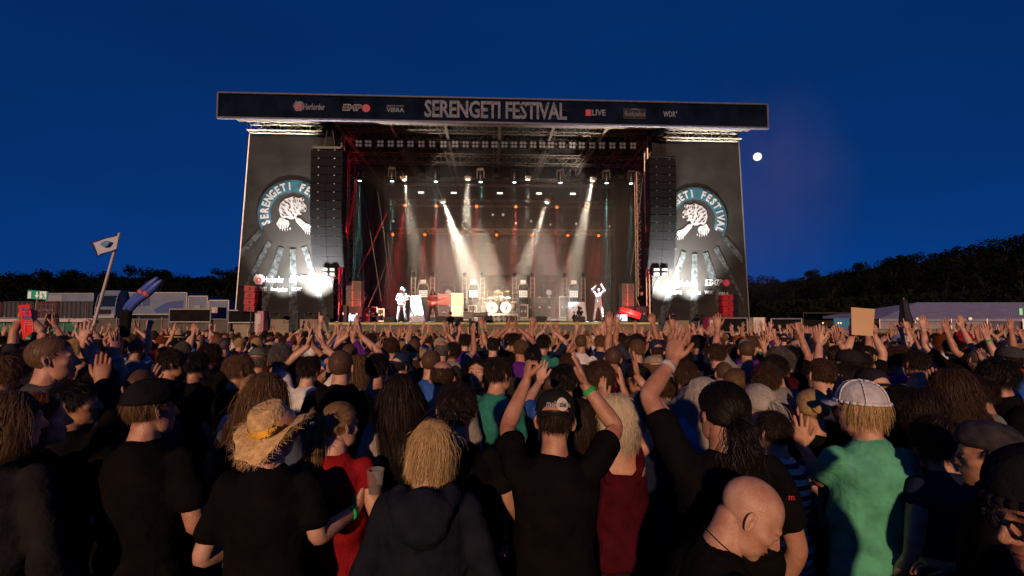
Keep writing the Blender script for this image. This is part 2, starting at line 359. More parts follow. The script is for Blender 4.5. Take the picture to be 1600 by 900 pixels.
WHT = mat('print_white', (.16, .18, .24), .8, 0, .25, 4, spec=.1); GRYP = mat('print_grey', (.20, .21, .26), .7); REDP = mat('print_red', (.5, .03, .06), .6)
DKP = mat('print_dark', (.006, .008, .012), .7)
def words(par, s, u, z, h, wid=None, m=WHT, y=-.04, bold=.0, shear=0, name='lettering', extr=.012, sp=1):
    t = text_mb(s, h / .72, 1, bold, extr, shear=shear, spacing=sp); wt = text_width(t); k = (wid / wt) if wid else 1
    mb = MB(); mb.add([(x * k + u, yy + y, zz + z) for x, yy, zz in t[0]], t[1]); return mb.build(name, m, par)
def hp(px, dy=.0):                                       # position along the header for a photograph x
    return SP(px, 175, -1.2)[0], (ht + hb) / 2 + dy
PXM = 756 / 24.0
u, z = hp(775); words(hd, 'SERENGETI FESTIVAL', u, z, 27 / PXM, 225 / PXM, WHT, bold=.03, sp=.95)
mb = MB()
for k in range(34):
    q = rnd.uniform(-112, 112) / PXM; zz = rnd.uniform(-13, 11) / PXM; l = rnd.uniform(.12, .4); tk = rnd.uniform(.012, .035); sl_ = rnd.choice((-.5, .8, 1.4))
    mb.prism([(u + q, z + zz), (u + q + l, z + zz + l * sl_ * .5), (u + q + l + tk, z + zz + l * sl_ * .5 + tk), (u + q + tk, z + zz + 2 * tk)], -.062, -.056)
mb.build('scratch_print', DKP, hd)
u, z = hp(491); words(hd, 'Herforder', u, z, 10 / PXM, 33 / PXM, WHT, bold=.012)
def herf(par, u, z, r, m=WHT, y=-.04):
    mb = MB(); k = 22; pts = []
    for i in range(k):
        t = 2 * math.pi * i / k; rr = r * (1 + .22 * (math.sin(t) > .3 and i % 2) + .1 * math.cos(6 * t)); pts.append((u + rr * math.cos(t), z + rr * math.sin(t) * .95))
    mb.prism(pts, y - .01, y); mb.build('crest', m, par)
    MB().prism([(u + .5 * r * math.cos(t), z - .1 * r + .5 * r * math.sin(t)) for t in np.linspace(0, 6.0, 16)], y - .02, y - .012).build('crest_shield', REDP, par)
    MB().prism([(u + .22 * r * math.cos(t), z - .1 * r + .28 * r * math.sin(t)) for t in np.linspace(0, 6.0, 12)], y - .03, y - .022).build('crest_mark', m, par)
def emp(par, u, z, h, wd, m, y=-.04):
    words(par, 'EMP', u - wd * .1, z, h, wd * .72, m, y, bold=h * .07, shear=.12)
    words(par, 'EMP', u - wd * .1, z, h * .8, wd * .66, DKP, y - .016, bold=-h * .012, shear=.12)
    r = h * .62; cx = u + wd * .43
    MB().prism([(cx + r * math.cos(t), z + r * math.sin(t)) for t in np.linspace(0, 6.0, 20)], y - .01, y).build('badge', REDP, par)
    mb = MB(); mb.box((cx, y - .02, z - .15 * r), (.6 * r, .01, .7 * r)); mb.box((cx - .24 * r, y - .02, z + .4 * r), (.16 * r, .01, .6 * r)); mb.box((cx + .24 * r, y - .02, z + .4 * r), (.16 * r, .01, .6 * r)); mb.box((cx + .42 * r, y - .02, z - .1 * r), (.3 * r, .01, .16 * r))
    mb.build('hand_mark', WHT, par)
herf(hd, hp(467)[0], z + .02, 8 / PXM)
emp(hd, hp(554)[0], z, 10 / PXM, 42 / PXM, GRYP)
u, z = hp(618); words(hd, 'VIBRA', u, z - .07, 7 / PXM, 28 / PXM, WHT, bold=.01); words(hd, 'agency music', u, z + .16, 3.4 / PXM, 26 / PXM, GRYP)
u, z = hp(935); words(hd, 'LIVE', u, z, 9.5 / PXM, 22 / PXM, WHT, bold=.012)
u, z = hp(919); MB().box((u, -.045, z), (9 / PXM, .01, 10.5 / PXM)).build('badge', REDP, hd); words(hd, '1', u, z, 8 / PXM, None, WHT, y=-.06, bold=.01)
u, z = hp(991); MB().box((u, -.045, z), (37 / PXM, .01, 18 / PXM)).build('badge', DKP, hd); words(hd, 'Rockpalast', u, z - .02, 8 / PXM, 34 / PXM, WHT, y=-.06, shear=.2)
MB().prism([(u - .35, z + .14), (u, z + .27), (u + .4, z + .16), (u, z + .22)], -.07, -.06).build('swoosh', WHT, hd)
u, z = hp(1047); words(hd, 'WDR\u00b0', u, z, 9 / PXM, 23 / PXM, WHT, bold=.01)

# --- side banners
GREYB = mat('banner_charcoal', (.028, .0275, .0275), .85, 0, .35, .7, .35, 4, spec=.1)
TEAL = mat('banner_teal', (.03, .10, .14), .85, 0, .3, 3, spec=.05); RAYM = mat('banner_ray', (.050, .060, .066), .85, 0, .7, 5, spec=.05)
TIG = mat('print_tiger_white', (.36, .37, .40), .8, spec=.1)
def disc(mb, cx, cz, r, y, r0=0, a0=0, a1=2 * math.pi, n=48, th=.008, sx=1, sz=1):
    for i in range(n):
        t0, t1 = a0 + (a1 - a0) * i / n, a0 + (a1 - a0) * (i + 1) / n
        if r0: mb.prism([(cx + r0 * math.cos(t0), cz + r0 * math.sin(t0)), (cx + r * math.cos(t0), cz + r * math.sin(t0)), (cx + r * math.cos(t1), cz + r * math.sin(t1)), (cx + r0 * math.cos(t1), cz + r0 * math.sin(t1))], y - th, y)
    if not r0: mb.prism([(cx + r * sx * math.cos(a0 + (a1 - a0) * i / n), cz + r * sz * math.sin(a0 + (a1 - a0) * i / n)) for i in range(n)], y - th, y)
    return mb
def emblem(par, cx, cz, r, mir):
    y = -.012
    disc(MB(), cx, cz, r * .995, y, n=64).build('emblem_disc', mat('emblem_black', (.018, .018, .02), .7), par)
    disc(MB(), cx, cz, r, y - .012, r * .66, R(-25), R(205)).build('emblem_band', TEAL, par)
    disc(MB(), cx, cz, r * 1.04, y - .012, r * 1.01, R(-30), R(210)).build('emblem_rim', TEAL, par)
    mb = MB(); s = 'SERENGETI FESTIVAL'; a0, a1 = R(208), R(-28)
    for i, ch in enumerate(s):
        if ch == ' ': continue
        t = text_mb(ch, r * .33, .8, r * .012, .006); a = a0 + (a1 - a0) * (i + .5) / len(s); rr = r * .83
        c, q = math.cos(a - math.pi / 2), math.sin(a - math.pi / 2)
        mb.add([(cx + rr * math.cos(a) + x * c - z * q, y - .03 + yy, cz + rr * math.sin(a) + x * q + z * c) for x, yy, z in t[0]], t[1])
    mb.build('lettering', TIG, par)
    X = -1 if mir else 1
    def P(pts, m, dy, nm):
        MB().prism([(cx + X * (x * .84 + .02) * r, cz + ((z if z > -.3 else -.3 + (z + .3) * .8) * .84 + .06) * r) for x, z in pts], y - .02 - dy - .006, y - .02 - dy).build(nm, m, par)
    white, black = [], []
    body = [(-.50, .05), (-.46, .28), (-.30, .44), (-.12, .50), (.02, .56), (.10, .50), (.22, .48), (.34, .52), (.40, .44), (.36, .34), (.46, .22), (.50, .08), (.46, -.02), (.36, -.06), (.28, -.14), (.18, -.12), (.12, -.22), (.02, -.30), (-.10, -.30), (-.22, -.24), (-.34, -.28), (-.44, -.18)]
    P(body, TIG, 0, 'tiger_body')
    P([(-.46, -.24), (-.30, -.30), (-.16, -.38), (-.10, -.55), (-.18, -.70), (-.34, -.76), (-.50, -.70), (-.58, -.52)], TIG, 0, 'tiger_paw')
    P([(.06, -.22), (.26, -.26), (.46, -.48), (.66, -.58), (.74, -.74), (.64, -.90), (.44, -.86), (.30, -.66), (.14, -.44)], TIG, 0, 'tiger_paw')
    for a, b, w_ in (((-.46, .12), (-.30, .02), .05), ((-.44, .24), (-.24, .16), .05), ((-.34, .36), (-.18, .26), .05), ((-.18, .44), (-.08, .32), .045), ((-.36, -.04), (-.20, -.12), .05), ((-.28, -.16), (-.12, -.2), .04), ((-.2, .1), (-.12, -.06), .04), ((-.08, .2), (-.14, .06), .04),
                     ((.04, .46), (.10, .36), .035), ((.14, .44), (.17, .34), .03), ((.24, .43), (.24, .34), .03), ((.02, .36), (.12, .28), .035), ((.14, .24), (.24, .20), .04), ((.32, .26), (.40, .22), .035), ((.0, .1), (.10, .02), .03), ((.04, -.02), (.14, -.08), .03), ((.02, .24), (.08, .16), .03),
                     ((.26, .04), (.42, .02), .045), ((.38, .12), (.47, .10), .05), ((.2, -.3), (.34, -.26), .03), ((.26, -.42), (.42, -.4), .03), ((.34, -.54), (.5, -.5), .03), ((.14, -.34), (.2, -.26), .03), ((.4, -.64), (.56, -.58), .025),
                     ((-.40, -.36), (-.28, -.34), .02), ((-.44, -.46), (-.30, -.44), .015)):
        dx, dz = b[0] - a[0], b[1] - a[1]; L = math.hypot(dx, dz); nx, nz = -dz / L * w_ / 2, dx / L * w_ / 2; mx, mz = (a[0] + b[0]) / 2, (a[1] + b[1]) / 2
        black.append([a, (mx + nx + .01, mz + nz), b, (mx - nx, mz - nz + .01)])
    for pts in ([(.26, .30), (.32, .33), (.36, .29), (.30, .27)], [(.42, .12), (.50, .10), (.48, .04), (.43, .05)], [(.02, .54), (.08, .50), (.03, .46), (-.02, .49)], [(.30, .50), (.37, .48), (.36, .42), (.31, .44)], [(.24, -.02), (.44, -.05), (.40, -.10), (.28, -.09)], [(.20, .36), (.25, .39), (.27, .35), (.22, .33)], [(-.02, .40), (.0, .28), (.03, .40)], [(.10, .14), (.22, .10), (.12, .09)], [(-.40, .0), (-.30, -.10), (-.28, -.06)], [(-.24, .30), (-.10, .18), (-.14, .28)], [(-.42, -.10), (-.34, -.20), (-.30, -.16)], [(.28, .18), (.36, .17), (.33, .14)], [(.40, .33), (.33, .38), (.34, .33)], [(-.10, -.02), (-.02, -.14), (-.04, -.02)], [(-.02, -.16), (.06, -.24), (.04, -.14)]): black.append(pts)
    for k in range(5):
        for ox, oz, sx in ((-.48, -.68, .09), (.44, -.84, .07)):
            x = ox + k * sx; z = oz - .05 * math.sin(k * .8); black.append([(x - .012, z + .14), (x + .012, z + .14), (x + .008, z - .02), (x - .008, z - .02)]); white.append([(x + .01, z - .03), (x + .05, z - .03), (x + .035, z - .15)])
    for pts in black: P(pts, DKP, .012, 'tiger_stripe')
    for pts in white: P(pts, TIG, 0, 'tiger_claw')
for side in (0, 1):
    bn = sthing('side_banner', 0, 0, 0, ('tall charcoal banner with tiger emblem beside the two guitarists, tiger facing the stage' if side == 0 else 'tall charcoal banner with tiger emblem on the moon side of the stage'), 'banner', 'tiger banners on the stage wings')
    if side == 0: c = [SP(391, 208, 0), SP(521, 208, 0), SP(521, 498, 0), SP(368, 498, 0)]
    else: c = [SP(1019, 212, 0), SP(1153, 207, 0), SP(1170, 500, 0), SP(1019, 500, 0)]
    mb = MB(); n = 24; vs = []; fs = []
    for i in range(n + 1):
        for j in range(n + 1):
            a, b = i / n, j / n; tx = c[0][0] * (1 - a) + c[1][0] * a; tz = c[0][1] * (1 - a) + c[1][1] * a; bx = c[3][0] * (1 - a) + c[2][0] * a; bz = c[3][1] * (1 - a) + c[2][1] * a
            vs.append((tx * (1 - b) + bx * b, .006 * math.sin(j * 1.3) + .004 * math.sin(i * 2.1 + j * .3), tz * (1 - b) + bz * b))
    for i in range(n):
        for j in range(n): o = i * (n + 1) + j; fs.append((o, o + 1, o + n + 2, o + n + 1))
    k = len(vs); mb.add(vs + [(x, y + .03, z) for x, y, z in vs], fs + [tuple(q + k for q in reversed(f)) for f in fs])
    mb.build('cloth', GREYB, bn, True)
    # outer wrap leaning out, and laced edge
    wr = mat('navy_wrap', (.012, .016, .028), .7, 0, .3, 2, .3, 8)
    (x0, zt), (x1, zb) = (c[0], c[3]) if side == 0 else (c[1], c[2]); s = -1 if side == 0 else 1
    mb = MB(); mb.add([(x0, .05, zt), (x0 + s * .25, 2.5, zt - .2), (x1 + s * .75, 2.5, .2), (x1, .05, zb), (x0 - s * .05, .1, zt), (x0 + s * .2, 2.5, zt - .2), (x1 + s * .68, 2.5, .2), (x1 - s * .05, .1, zb)], [(0, 1, 2, 3), (7, 6, 5, 4), (0, 4, 5, 1), (1, 5, 6, 2), (2, 6, 7, 3), (3, 7, 4, 0)])
    mb.build('side_wrap', wr, bn)
    MB().bar((x0, -.04, zt), (x1, -.04, zb), .035, 6).build('edge_tube', ALU, bn)
    if side == 0: cx, cz = SP(457, 333, 0)
    else: cx, cz = SP(1086, 343, 0)
    r = 50 / 756 * 25
    emblem(bn, cx, cz, r, side)
    X = 1 if side == 0 else -1
    for k, ang in enumerate((-148, -126, -106, -88, -70, -52)):
        a = R(ang); L = (2.2, 3.6, 4.6, 5.0, 4.4, 3.0)[k]; w0, w1 = .17, .34; pts = []
        if side == 1: a = math.pi - a
        dx, dz = math.cos(a), math.sin(a); px_, pz_ = -dz, dx; r0 = r * 1.12
        lim = [SP(375, 400, 0)[0], SP(521, 400, 0)[0]] if side == 0 else [SP(1019, 400, 0)[0], SP(1160, 400, 0)[0]]
        for q, (rr, ww) in enumerate(((r0, -w0), (r0, w0), (r0 + L, w1), (r0 + L, -w1))): pts.append((min(lim[1], max(lim[0], cx + dx * rr + px_ * ww * .8)), cz + dz * rr + pz_ * ww * .8))
        MB().prism(pts, -.022, -.014).build('ray', RAYM, bn)
    k = 756 / 25
    if side == 0:
        x, z = SP(428, 437, 0); words(bn, 'Herforder', x, z, 9 / k, 30 / k, TIG, -.03, .01); herf(bn, SP(405, 437, 0)[0], z, 8 / k, TIG, -.03)
        x, z = SP(471, 436, 0); emp(bn, x, z, 9 / k, 40 / k, TIG, -.03)
        x, z = SP(409, 452, 0); words(bn, 'LIVE', x, z, 6 / k, 15 / k, TIG, -.03, .008); MB().box((x - 11 / k, -.034, z), (5 / k, .01, 7 / k)).build('badge', REDP, bn)
        words(bn, '1', x - 11 / k, z, 5.5 / k, None, TIG, -.05)
        x, z = SP(436, 452, 0); words(bn, 'Rockpalast', x, z, 6 / k, 25 / k, TIG, -.03, .006, .2); x, z = SP(464, 452, 0); words(bn, 'WDR\u00b0', x, z, 6 / k, 16 / k, TIG, -.03, .006)
    else:
        x, z = SP(1075, 443, 0); words(bn, 'Herforder', x, z, 9 / k, 30 / k, TIG, -.03, .01); herf(bn, SP(1054, 443, 0)[0], z, 8 / k, TIG, -.03)
        x, z = SP(1118, 442, 0); emp(bn, x, z, 9 / k, 40 / k, TIG, -.03)
        x, z = SP(1058, 457, 0); words(bn, 'LIVE', x, z, 6 / k, 14 / k, TIG, -.03, .008); MB().box((x - 10 / k, -.034, z), (5 / k, .01, 7 / k)).build('badge', REDP, bn)
        words(bn, '1', x - 10 / k, z, 5.5 / k, None, TIG, -.05)
        x, z = SP(1084, 457, 0); words(bn, 'Rockpalast', x, z, 6 / k, 22 / k, TIG, -.03, .006, .2); x, z = SP(1108, 457, 0); words(bn, 'WDR\u00b0', x, z, 5.5 / k, 15 / k, TIG, -.03, .006)
        x, z = SP(1130, 459, 0); words(bn, 'VIBRA', x, z, 5 / k, 17 / k, TIG, -.03, .006)
# --- flood lights under the banners
def flood(u, v, z, label, power, tu, tv, tz, ang, c=(1, .93, .82)):
    f = sthing('floodlight', u, v, z, label, 'floodlight', 'floodlights at the foot of the banners')
    MB().lathe([(.1, 0), (.16, .02), (.17, .12), (.13, .14)], 14).build('housing', BLKM, f); mb = MB(); mb.bar((-.22, 0, -.15), (-.22, 0, .1), .015); mb.bar((.22, 0, -.15), (.22, 0, .1), .015); mb.bar((-.22, 0, -.15), (.22, 0, -.15), .015); mb.build('yoke', BLKM, f)
    spot('flood_lamp', W(u, v, z + .25), W(tu, tv, tz), power, c, ang, 1.0, .12)
for k, (px, py, pw, lab) in enumerate(((484, 492, 12000, 'bright floodlight at the foot of the banner under the speaker array, guitarist side'), (430, 492, 3600, 'weaker floodlight at the foot of the tiger banner, guitarist side'), (1048, 495, 10000, 'floodlight at the foot of the banner under the speaker array, moon side'), (1092, 495, 6500, 'floodlight at the foot of the tiger banner, moon side'))):
    u, z = SP(px, py, -.85); flood(u, -.95, z, lab, pw, u + (.15 if k < 2 else -.05), .0, z + 5.0, 92)
    
# --- speaker arrays
CAB = mat('cabinet_black', (.012, .0125, .015), .75, 0, .2, 4, .2, 60, spec=.1); GRL = mat('speaker_grille', (.010, .011, .014), .8, .0, .2, 40, .3, 160, spec=.1)
def array(side):
    v = -.7; pxl, pxr, pt, pb, nn = (488, 534, 235, 415, 13) if side == 0 else (1013, 1057, 249, 418, 13)
    ul, zt = SP(pxl, pt, v); ur, zb = SP(pxr, pb, v)
    t = sthing('speaker_array', (ul + ur) / 2, v, zb, ('tall hanging black speaker array in front of the banner, guitarist side' if side == 0 else 'tall hanging black speaker array in front of the banner, moon side'), 'speakers', 'hanging speaker arrays')
    wd = ur - ul; H = zt - zb; hs = [1 + .25 * max(0, (k - 8)) / 4 for k in range(nn)][::-1]; sm = sum(hs); z = 0
    for k in range(nn):
        h = H * hs[k] / sm; tilt = R(1.6) * max(0, 7 - k) ; off = -.010 * max(0, 7 - k) ** 2 * (-1); M = Matrix.Rotation(tilt, 3, 'X')
        c = MB().box((0, off + .2, z + h / 2), (wd, .75, h - .025), M=M).build('cabinet', CAB, t)
        for s in (-1, 1): MB().box((s * wd * .245, off - .185, z + h / 2 - .012), (wd * .46, .02, h - .07), M=M).build('grille', GRL, c)
        mb = MB()
        for s in (-1, 1): mb.box((s * wd * .25, off - .2, z + h - .03), (.05, .03, .03))
        mb.build('latch', STEEL, c); z += h
    MB().box((0, .2, H + .08), (wd * .9, .9, .1)).build('flying_frame', BLKM, t)
    mb = MB(); mb.bar((-.3, .2, H + .1), (-.05, .2, H + 1.6), .012); mb.bar((.3, .2, H + .1), (.05, .2, H + 1.6), .012); mb.box((0, .2, H + 1.5), (.35, .3, .5)); mb.build('chain_hoist', BLKM, t)
    # small fill speakers hung below
    ul2, z1 = SP(500 if side == 0 else 1022, 417, v); ur2, z2 = SP(522 if side == 0 else 1048, 431, v)
    for i in range(2):
        for j in range(2):
            w2, h2 = (ur2 - ul2) / 2, (z1 - z2) / 2
            q = MB().box((ul2 - (ul + ur) / 2 + w2 * (i + .5), .45, z2 - zb + h2 * (j + .5)), (w2 - .06, .4, h2 - .04)).build('fill_speaker', CAB, t)
            MB().box((ul2 - (ul + ur) / 2 + w2 * (i + .5), .24, z2 - zb + h2 * (j + .5)), (w2 - .14, .02, h2 - .1)).build('grille', STEEL, q)
array(0); array(1)
# --- towers lit red behind the arrays and the wing trusses
for side, (px, pt, pb) in enumerate(((529, 205, 498), (1016, 215, 500))):
    u, z1 = SP(px, pt, .8); truss(W(u, .8, -.46), W(u, .8, z1), .5, .55, .035, .02, mat('tower_aluminium', (.42, .40, .38), .4, .6), 'scaffold_tower')
    tag(LAST[0], 'upright truss tower glowing red behind the speaker array, %s' % ('guitarist side' if side == 0 else 'moon side'), 'truss', 'red lit towers')
    s = 1 if side == 0 else -1
    for zz in (3.0, 6.2): spot('red_lamp', W(u + s * .9, -.25, zz), W(u, .8, zz + 2.2), 900, (1, .02, .05), 42, .6)
for side, (pa, pb) in enumerate(((389, 505), (1032, 1155))):
    v = -.3; a, z = SP(pa, 199, v); b, _ = SP(pb, 199, v); z = (SP(389, 200, v)[1] + SP(1155, 212, v)[1]) / 2
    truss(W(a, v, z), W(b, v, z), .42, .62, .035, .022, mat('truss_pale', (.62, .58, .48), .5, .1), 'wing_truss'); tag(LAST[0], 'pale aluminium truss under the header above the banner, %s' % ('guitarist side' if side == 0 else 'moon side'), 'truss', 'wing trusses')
# roof trusses
rows = [(SP(770, 201, .6)[1], .6, .45, 'front roof truss right behind the header banner'), (SP(770, 216, 2.0)[1], 2.0, .4, 'roof truss above the row of square blinder lights'), (SP(770, 250, 3.0)[1], 3.0, .5, 'lighting truss carrying the row of moving heads'), (SP(770, 285, 6.0)[1], 6.0, .4, 'middle truss deeper in the roof carrying white lamps'), (SP(770, 318, 8.6)[1], 8.6, .4, 'rear truss carrying the orange lamps of the higher row'), (SP(770, 362, 8.9)[1], 8.9, .35, 'low rear truss carrying the orange lamps of the lower row')]
for z, v, s, lab in rows:
    a, b = SP(540, 240, v)[0], SP(1008, 240, v)[0]
    if v > 5: a, b = SP(602, 240, v)[0], SP(958, 240, v)[0]
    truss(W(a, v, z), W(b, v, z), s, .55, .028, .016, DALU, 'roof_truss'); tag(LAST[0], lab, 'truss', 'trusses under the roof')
for k, px in enumerate((560, 610, 690, 778, 865, 935, 990)):
    z0 = rows[0][0] + .1; a = SP(px, 205, .6)[0]
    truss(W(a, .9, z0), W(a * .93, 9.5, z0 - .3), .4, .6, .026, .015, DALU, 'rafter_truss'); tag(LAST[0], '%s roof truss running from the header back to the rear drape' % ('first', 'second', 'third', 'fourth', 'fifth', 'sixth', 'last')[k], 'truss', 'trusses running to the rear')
for k, (px, v) in enumerate(((603, 8.8), (955, 8.8), (548, 3.2), (1000, 3.2))):
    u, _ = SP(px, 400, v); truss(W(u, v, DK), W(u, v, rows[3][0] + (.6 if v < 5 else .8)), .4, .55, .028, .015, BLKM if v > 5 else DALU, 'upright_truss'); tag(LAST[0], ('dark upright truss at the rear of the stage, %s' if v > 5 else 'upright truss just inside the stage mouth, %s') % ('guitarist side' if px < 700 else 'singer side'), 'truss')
# cables
def cable(pts, name, lab, m, r=.012):
    mb = MB(); P = [W(*p) for p in pts]; mb.path(P, r, 5); tag(mb.build(name, m), lab, 'cable', 'ropes and cables')
STRAP = mat('red_strap', (.45, .05, .06), .8); ROPE = mat('pale_rope', (.3, .28, .25), .8)
for k, (p0, p1, m, r, lab) in enumerate((((557, 280), (531, 425), STRAP, .05, 'broad strap slanting down to the red tower, guitarist side'), ((567, 300), (596, 470), ROPE, .014, 'thin rope slanting from the roof towards the upright rear truss'), ((606, 330), (552, 440), STRAP, .02, 'red rope slanting down to the grey speaker stack'), ((560, 270), (570, 470), ROPE, .012, 'thin vertical rope beside the grey speaker stack, guitarist side'), ((612, 390), (575, 480), ROPE, .012, 'thin pale rope slanting down behind the equipment racks'), ((1006, 262), (985, 430), ROPE, .012, 'thin rope slanting down to the speaker stack by the singer'), ((590, 300), (606, 420), ROPE, .01, 'faint rope in the dark corner beside the rear truss'))):
    a = SP(*p0, 2.2); b = SP(*p1, 1.6); cable([(a[0], 2.2, a[1]), ((a[0] + b[0]) / 2 + .04, 1.9, (a[1] + b[1]) / 2 - .05), (b[0], 1.6, b[1])], 'rope', lab, m, r)
# ------------------------------------------------------------------ stage lights
LENS_OFF = mat('lamp_glass_off', (.10, .075, .065), .12, 0, spec=.8)
LENS_PAR = mat('lamp_glass_bounce', (.45, .36, .33), .25, .0, spec=.8, emit=.07, ec=(1, .75, .65))  # faint pink emission stands in for stage light bounced off unlit glass
def lens(name, c, s): return mat(name, c, .3, emit=s, ec=c)
L_TEAL = lens('lens_teal', (.55, 1, .95), 9); L_WARM = lens('lens_white', (1, .92, .75), 14); L_OR = lens('lens_orange', (1, .14, .012), 3.5); L_STRIP = lens('lens_strip', (1, .93, .8), 2.2)
# row of square four-lamp blinders
v = 1.7; proto = None
bx = [70, 120, 185, 240, 290, 345, 403, 460, 521, 582, 638, 690, 742, 792, 844, 895, 943, 997, 1045, 1090, 1150, 1205, 1255, 1310, 1362, 1417, 1472, 1527]
ordw = 'first second third fourth fifth sixth seventh eighth ninth tenth eleventh twelfth thirteenth fourteenth'.split()
for i, X in enumerate(bx):
    u, z = SP(540 + .294 * X, 226 + (X - 790) * .0025, v)
    if proto is None:
        proto = empty('blinder_light'); MB().box((0, .1, 0), (.40, .22, .44)).build('housing', BLKM, proto)
        for a in (-1, 1):
            for b in (-1, 1):
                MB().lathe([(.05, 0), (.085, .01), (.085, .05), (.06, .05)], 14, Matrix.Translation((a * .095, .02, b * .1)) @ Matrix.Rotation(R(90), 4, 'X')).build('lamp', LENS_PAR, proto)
        mb = MB(); mb.bar((-.24, .1, 0), (-.24, .1, .34), .018); mb.bar((.24, .1, 0), (.24, .1, .34), .018); mb.bar((-.24, .1, .34), (.24, .1, .34), .018); mb.bar((0, .1, .34), (0, .1, .5), .03); mb.build('yoke', BLKM, proto); o = proto
    else: o = copy_tree(proto)
    o.location = W(u, v, z); o.rotation_euler = (R(rnd.uniform(-4, 6)), 0, YAW + R(rnd.uniform(-6, 6)))
    lab = 'unlit square blinder with four lamps under the header, %s from %s end' % ((ordw[i], 'the guitarist') if i < 14 else (ordw[27 - i], 'the moon'))
    tag(o, lab, 'blinder light', 'row of square blinders')
# moving heads with teal beams
v = 3.0; proto = None
for i, X in enumerate((75, 247, 480, 718, 897, 1142, 1387, 1517)):
    u, z = SP(540 + .294 * X, 282 + i * .6, v)
    if proto is None:
        proto = empty('moving_head'); MB().box((0, 0, .72), (.40, .34, .22)).build('base', BLKM, proto)
        mb = MB(); mb.box((-.2, 0, .42), (.06, .16, .5)); mb.box((.2, 0, .42), (.06, .16, .5)); mb.build('yoke', BLKM, proto)
        MB().lathe([(.07, .62), (.12, .55), (.14, .3), (.13, .06), (.12, 0), (.11, -.01)], 16).build('head', mat('mover_black', (.03, .032, .038), .35), proto, True)
        MB().lathe([(.05, -.015), (.10, -.02), (.10, -.03), (.05, -.035)], 16).build('lens', L_TEAL, proto)
        mb = MB(); mb.bar((-.12, 0, .83), (-.12, 0, 1.02), .025); mb.bar((.12, 0, .83), (.12, 0, 1.02), .025); mb.build('clamp', STEEL, proto); o = proto
    else: o = copy_tree(proto)
    o.location = W(u, v, z); o.rotation_euler = (0, 0, YAW + R(rnd.uniform(-30, 30)))
    tag(o, 'moving head shining a thin teal beam straight down, %s from the guitarist end' % ordw[i], 'moving head', 'teal moving heads')
    spot('teal_beam', W(u, v, z - .06), W(u + rnd.uniform(-.15, .15), v + .1, DK), (150, 170, 220, 170, 130, 130, 260, 110)[i] * 24, (.35, 1, .9), 7.5, .6, .03)
# white and unlit profile lamps with barn doors
proto = None
for i, (px, py, v, tx, ty, pw, ang, lab) in enumerate(((631, 276, 3.6, 648, 400, 650, 13, 'white lamp with soft beam above the guitarist with the red guitar'), (731, 276, 3.6, 725, 420, 800, 15, 'white lamp with soft beam high over the light cabinets'), (825, 276, 3.6, 825, 420, 140, 12, 'white framed lamp with hardly any beam, high beside the middle'), (927, 278, 3.6, 903, 400, 1500, 12, 'brightest white lamp high over the singer, beam slanting down'), (691, 312, 5.2, 738, 440, 2800, 17, 'low white lamp sending a strong beam down towards the drums'), (856, 312, 5.2, 815, 430, 1300, 12, 'low white lamp sending a narrow beam down over the bass cabinets'), (661, 272, 3.6, 661, 400, 0, 0, 'unlit black lamp with open barn doors between two white lamps'), (776, 274, 3.6, 776, 400, 0, 0, 'unlit black lamp hanging over the middle of the drum kit'), (896, 276, 3.6, 896, 400, 0, 0, 'unlit dark reddish lamp beside the brightest white lamp'), (970, 276, 3.6, 970, 400, 0, 0, 'unlit dark lamp between the last two moving heads'))):
    u, z = SP(px, py, v); tu, tz = SP(tx, ty, v)
    if proto is None:
        proto = empty('stage_lamp'); MB().lathe([(.08, .42), (.13, .36), (.15, .1), (.17, 0), (.16, -.01)], 14).build('can', BLKM, proto, True)
        mb = MB()
        for k in range(4): mb.box((0, 0, 0), (.30, .012, .18), M=Matrix.Rotation(R(90 * k), 3, 'Z') @ Matrix.Rotation(R(18), 3, 'X'))
        o_ = 0
        for k in range(4):
            off = Matrix.Rotation(R(90 * k), 3, 'Z') @ Vector((0, -.17, -.10))
            for q in range(8): mb.v[o_ + q] = tuple(Vector(mb.v[o_ + q]) + off)
            o_ += 8
        mb.build('barn_door', ALU, proto)
        mb = MB(); mb.bar((-.2, 0, .2), (-.2, 0, .62), .02); mb.bar((.2, 0, .2), (.2, 0, .62), .02); mb.bar((-.2, 0, .62), (.2, 0, .62), .02); mb.bar((0, 0, .62), (0, 0, .8), .03); mb.build('yoke', BLKM, proto)
        MB().lathe([(.05, -.012), (.145, -.02), (.145, -.03), (.05, -.035)], 16).build('lens', L_WARM, proto); o = proto
    else: o = copy_tree(proto)
    o.location = W(u, v, z); d_ = W(tu, v, tz) - W(u, v, z)
    o.rotation_euler = d_.to_track_quat('-Z', 'Y').to_euler(); tag(o, lab, 'stage lamp', 'lamps with barn doors')
    if pw: spot('white_beam', W(u, v, z) + d_.normalized() * .06, W(tu, v + .6, tz), pw * 20, (1, .84, .62), ang * 1.25, .9, .04)
    else:
        for c in o.children:
            if c.name.startswith('lens'): c.data = c.data.copy(); c.data.materials[0] = LENS_OFF
            if c.name.startswith('barn'): c.data = c.data.copy(); c.data.materials[0] = BLKM
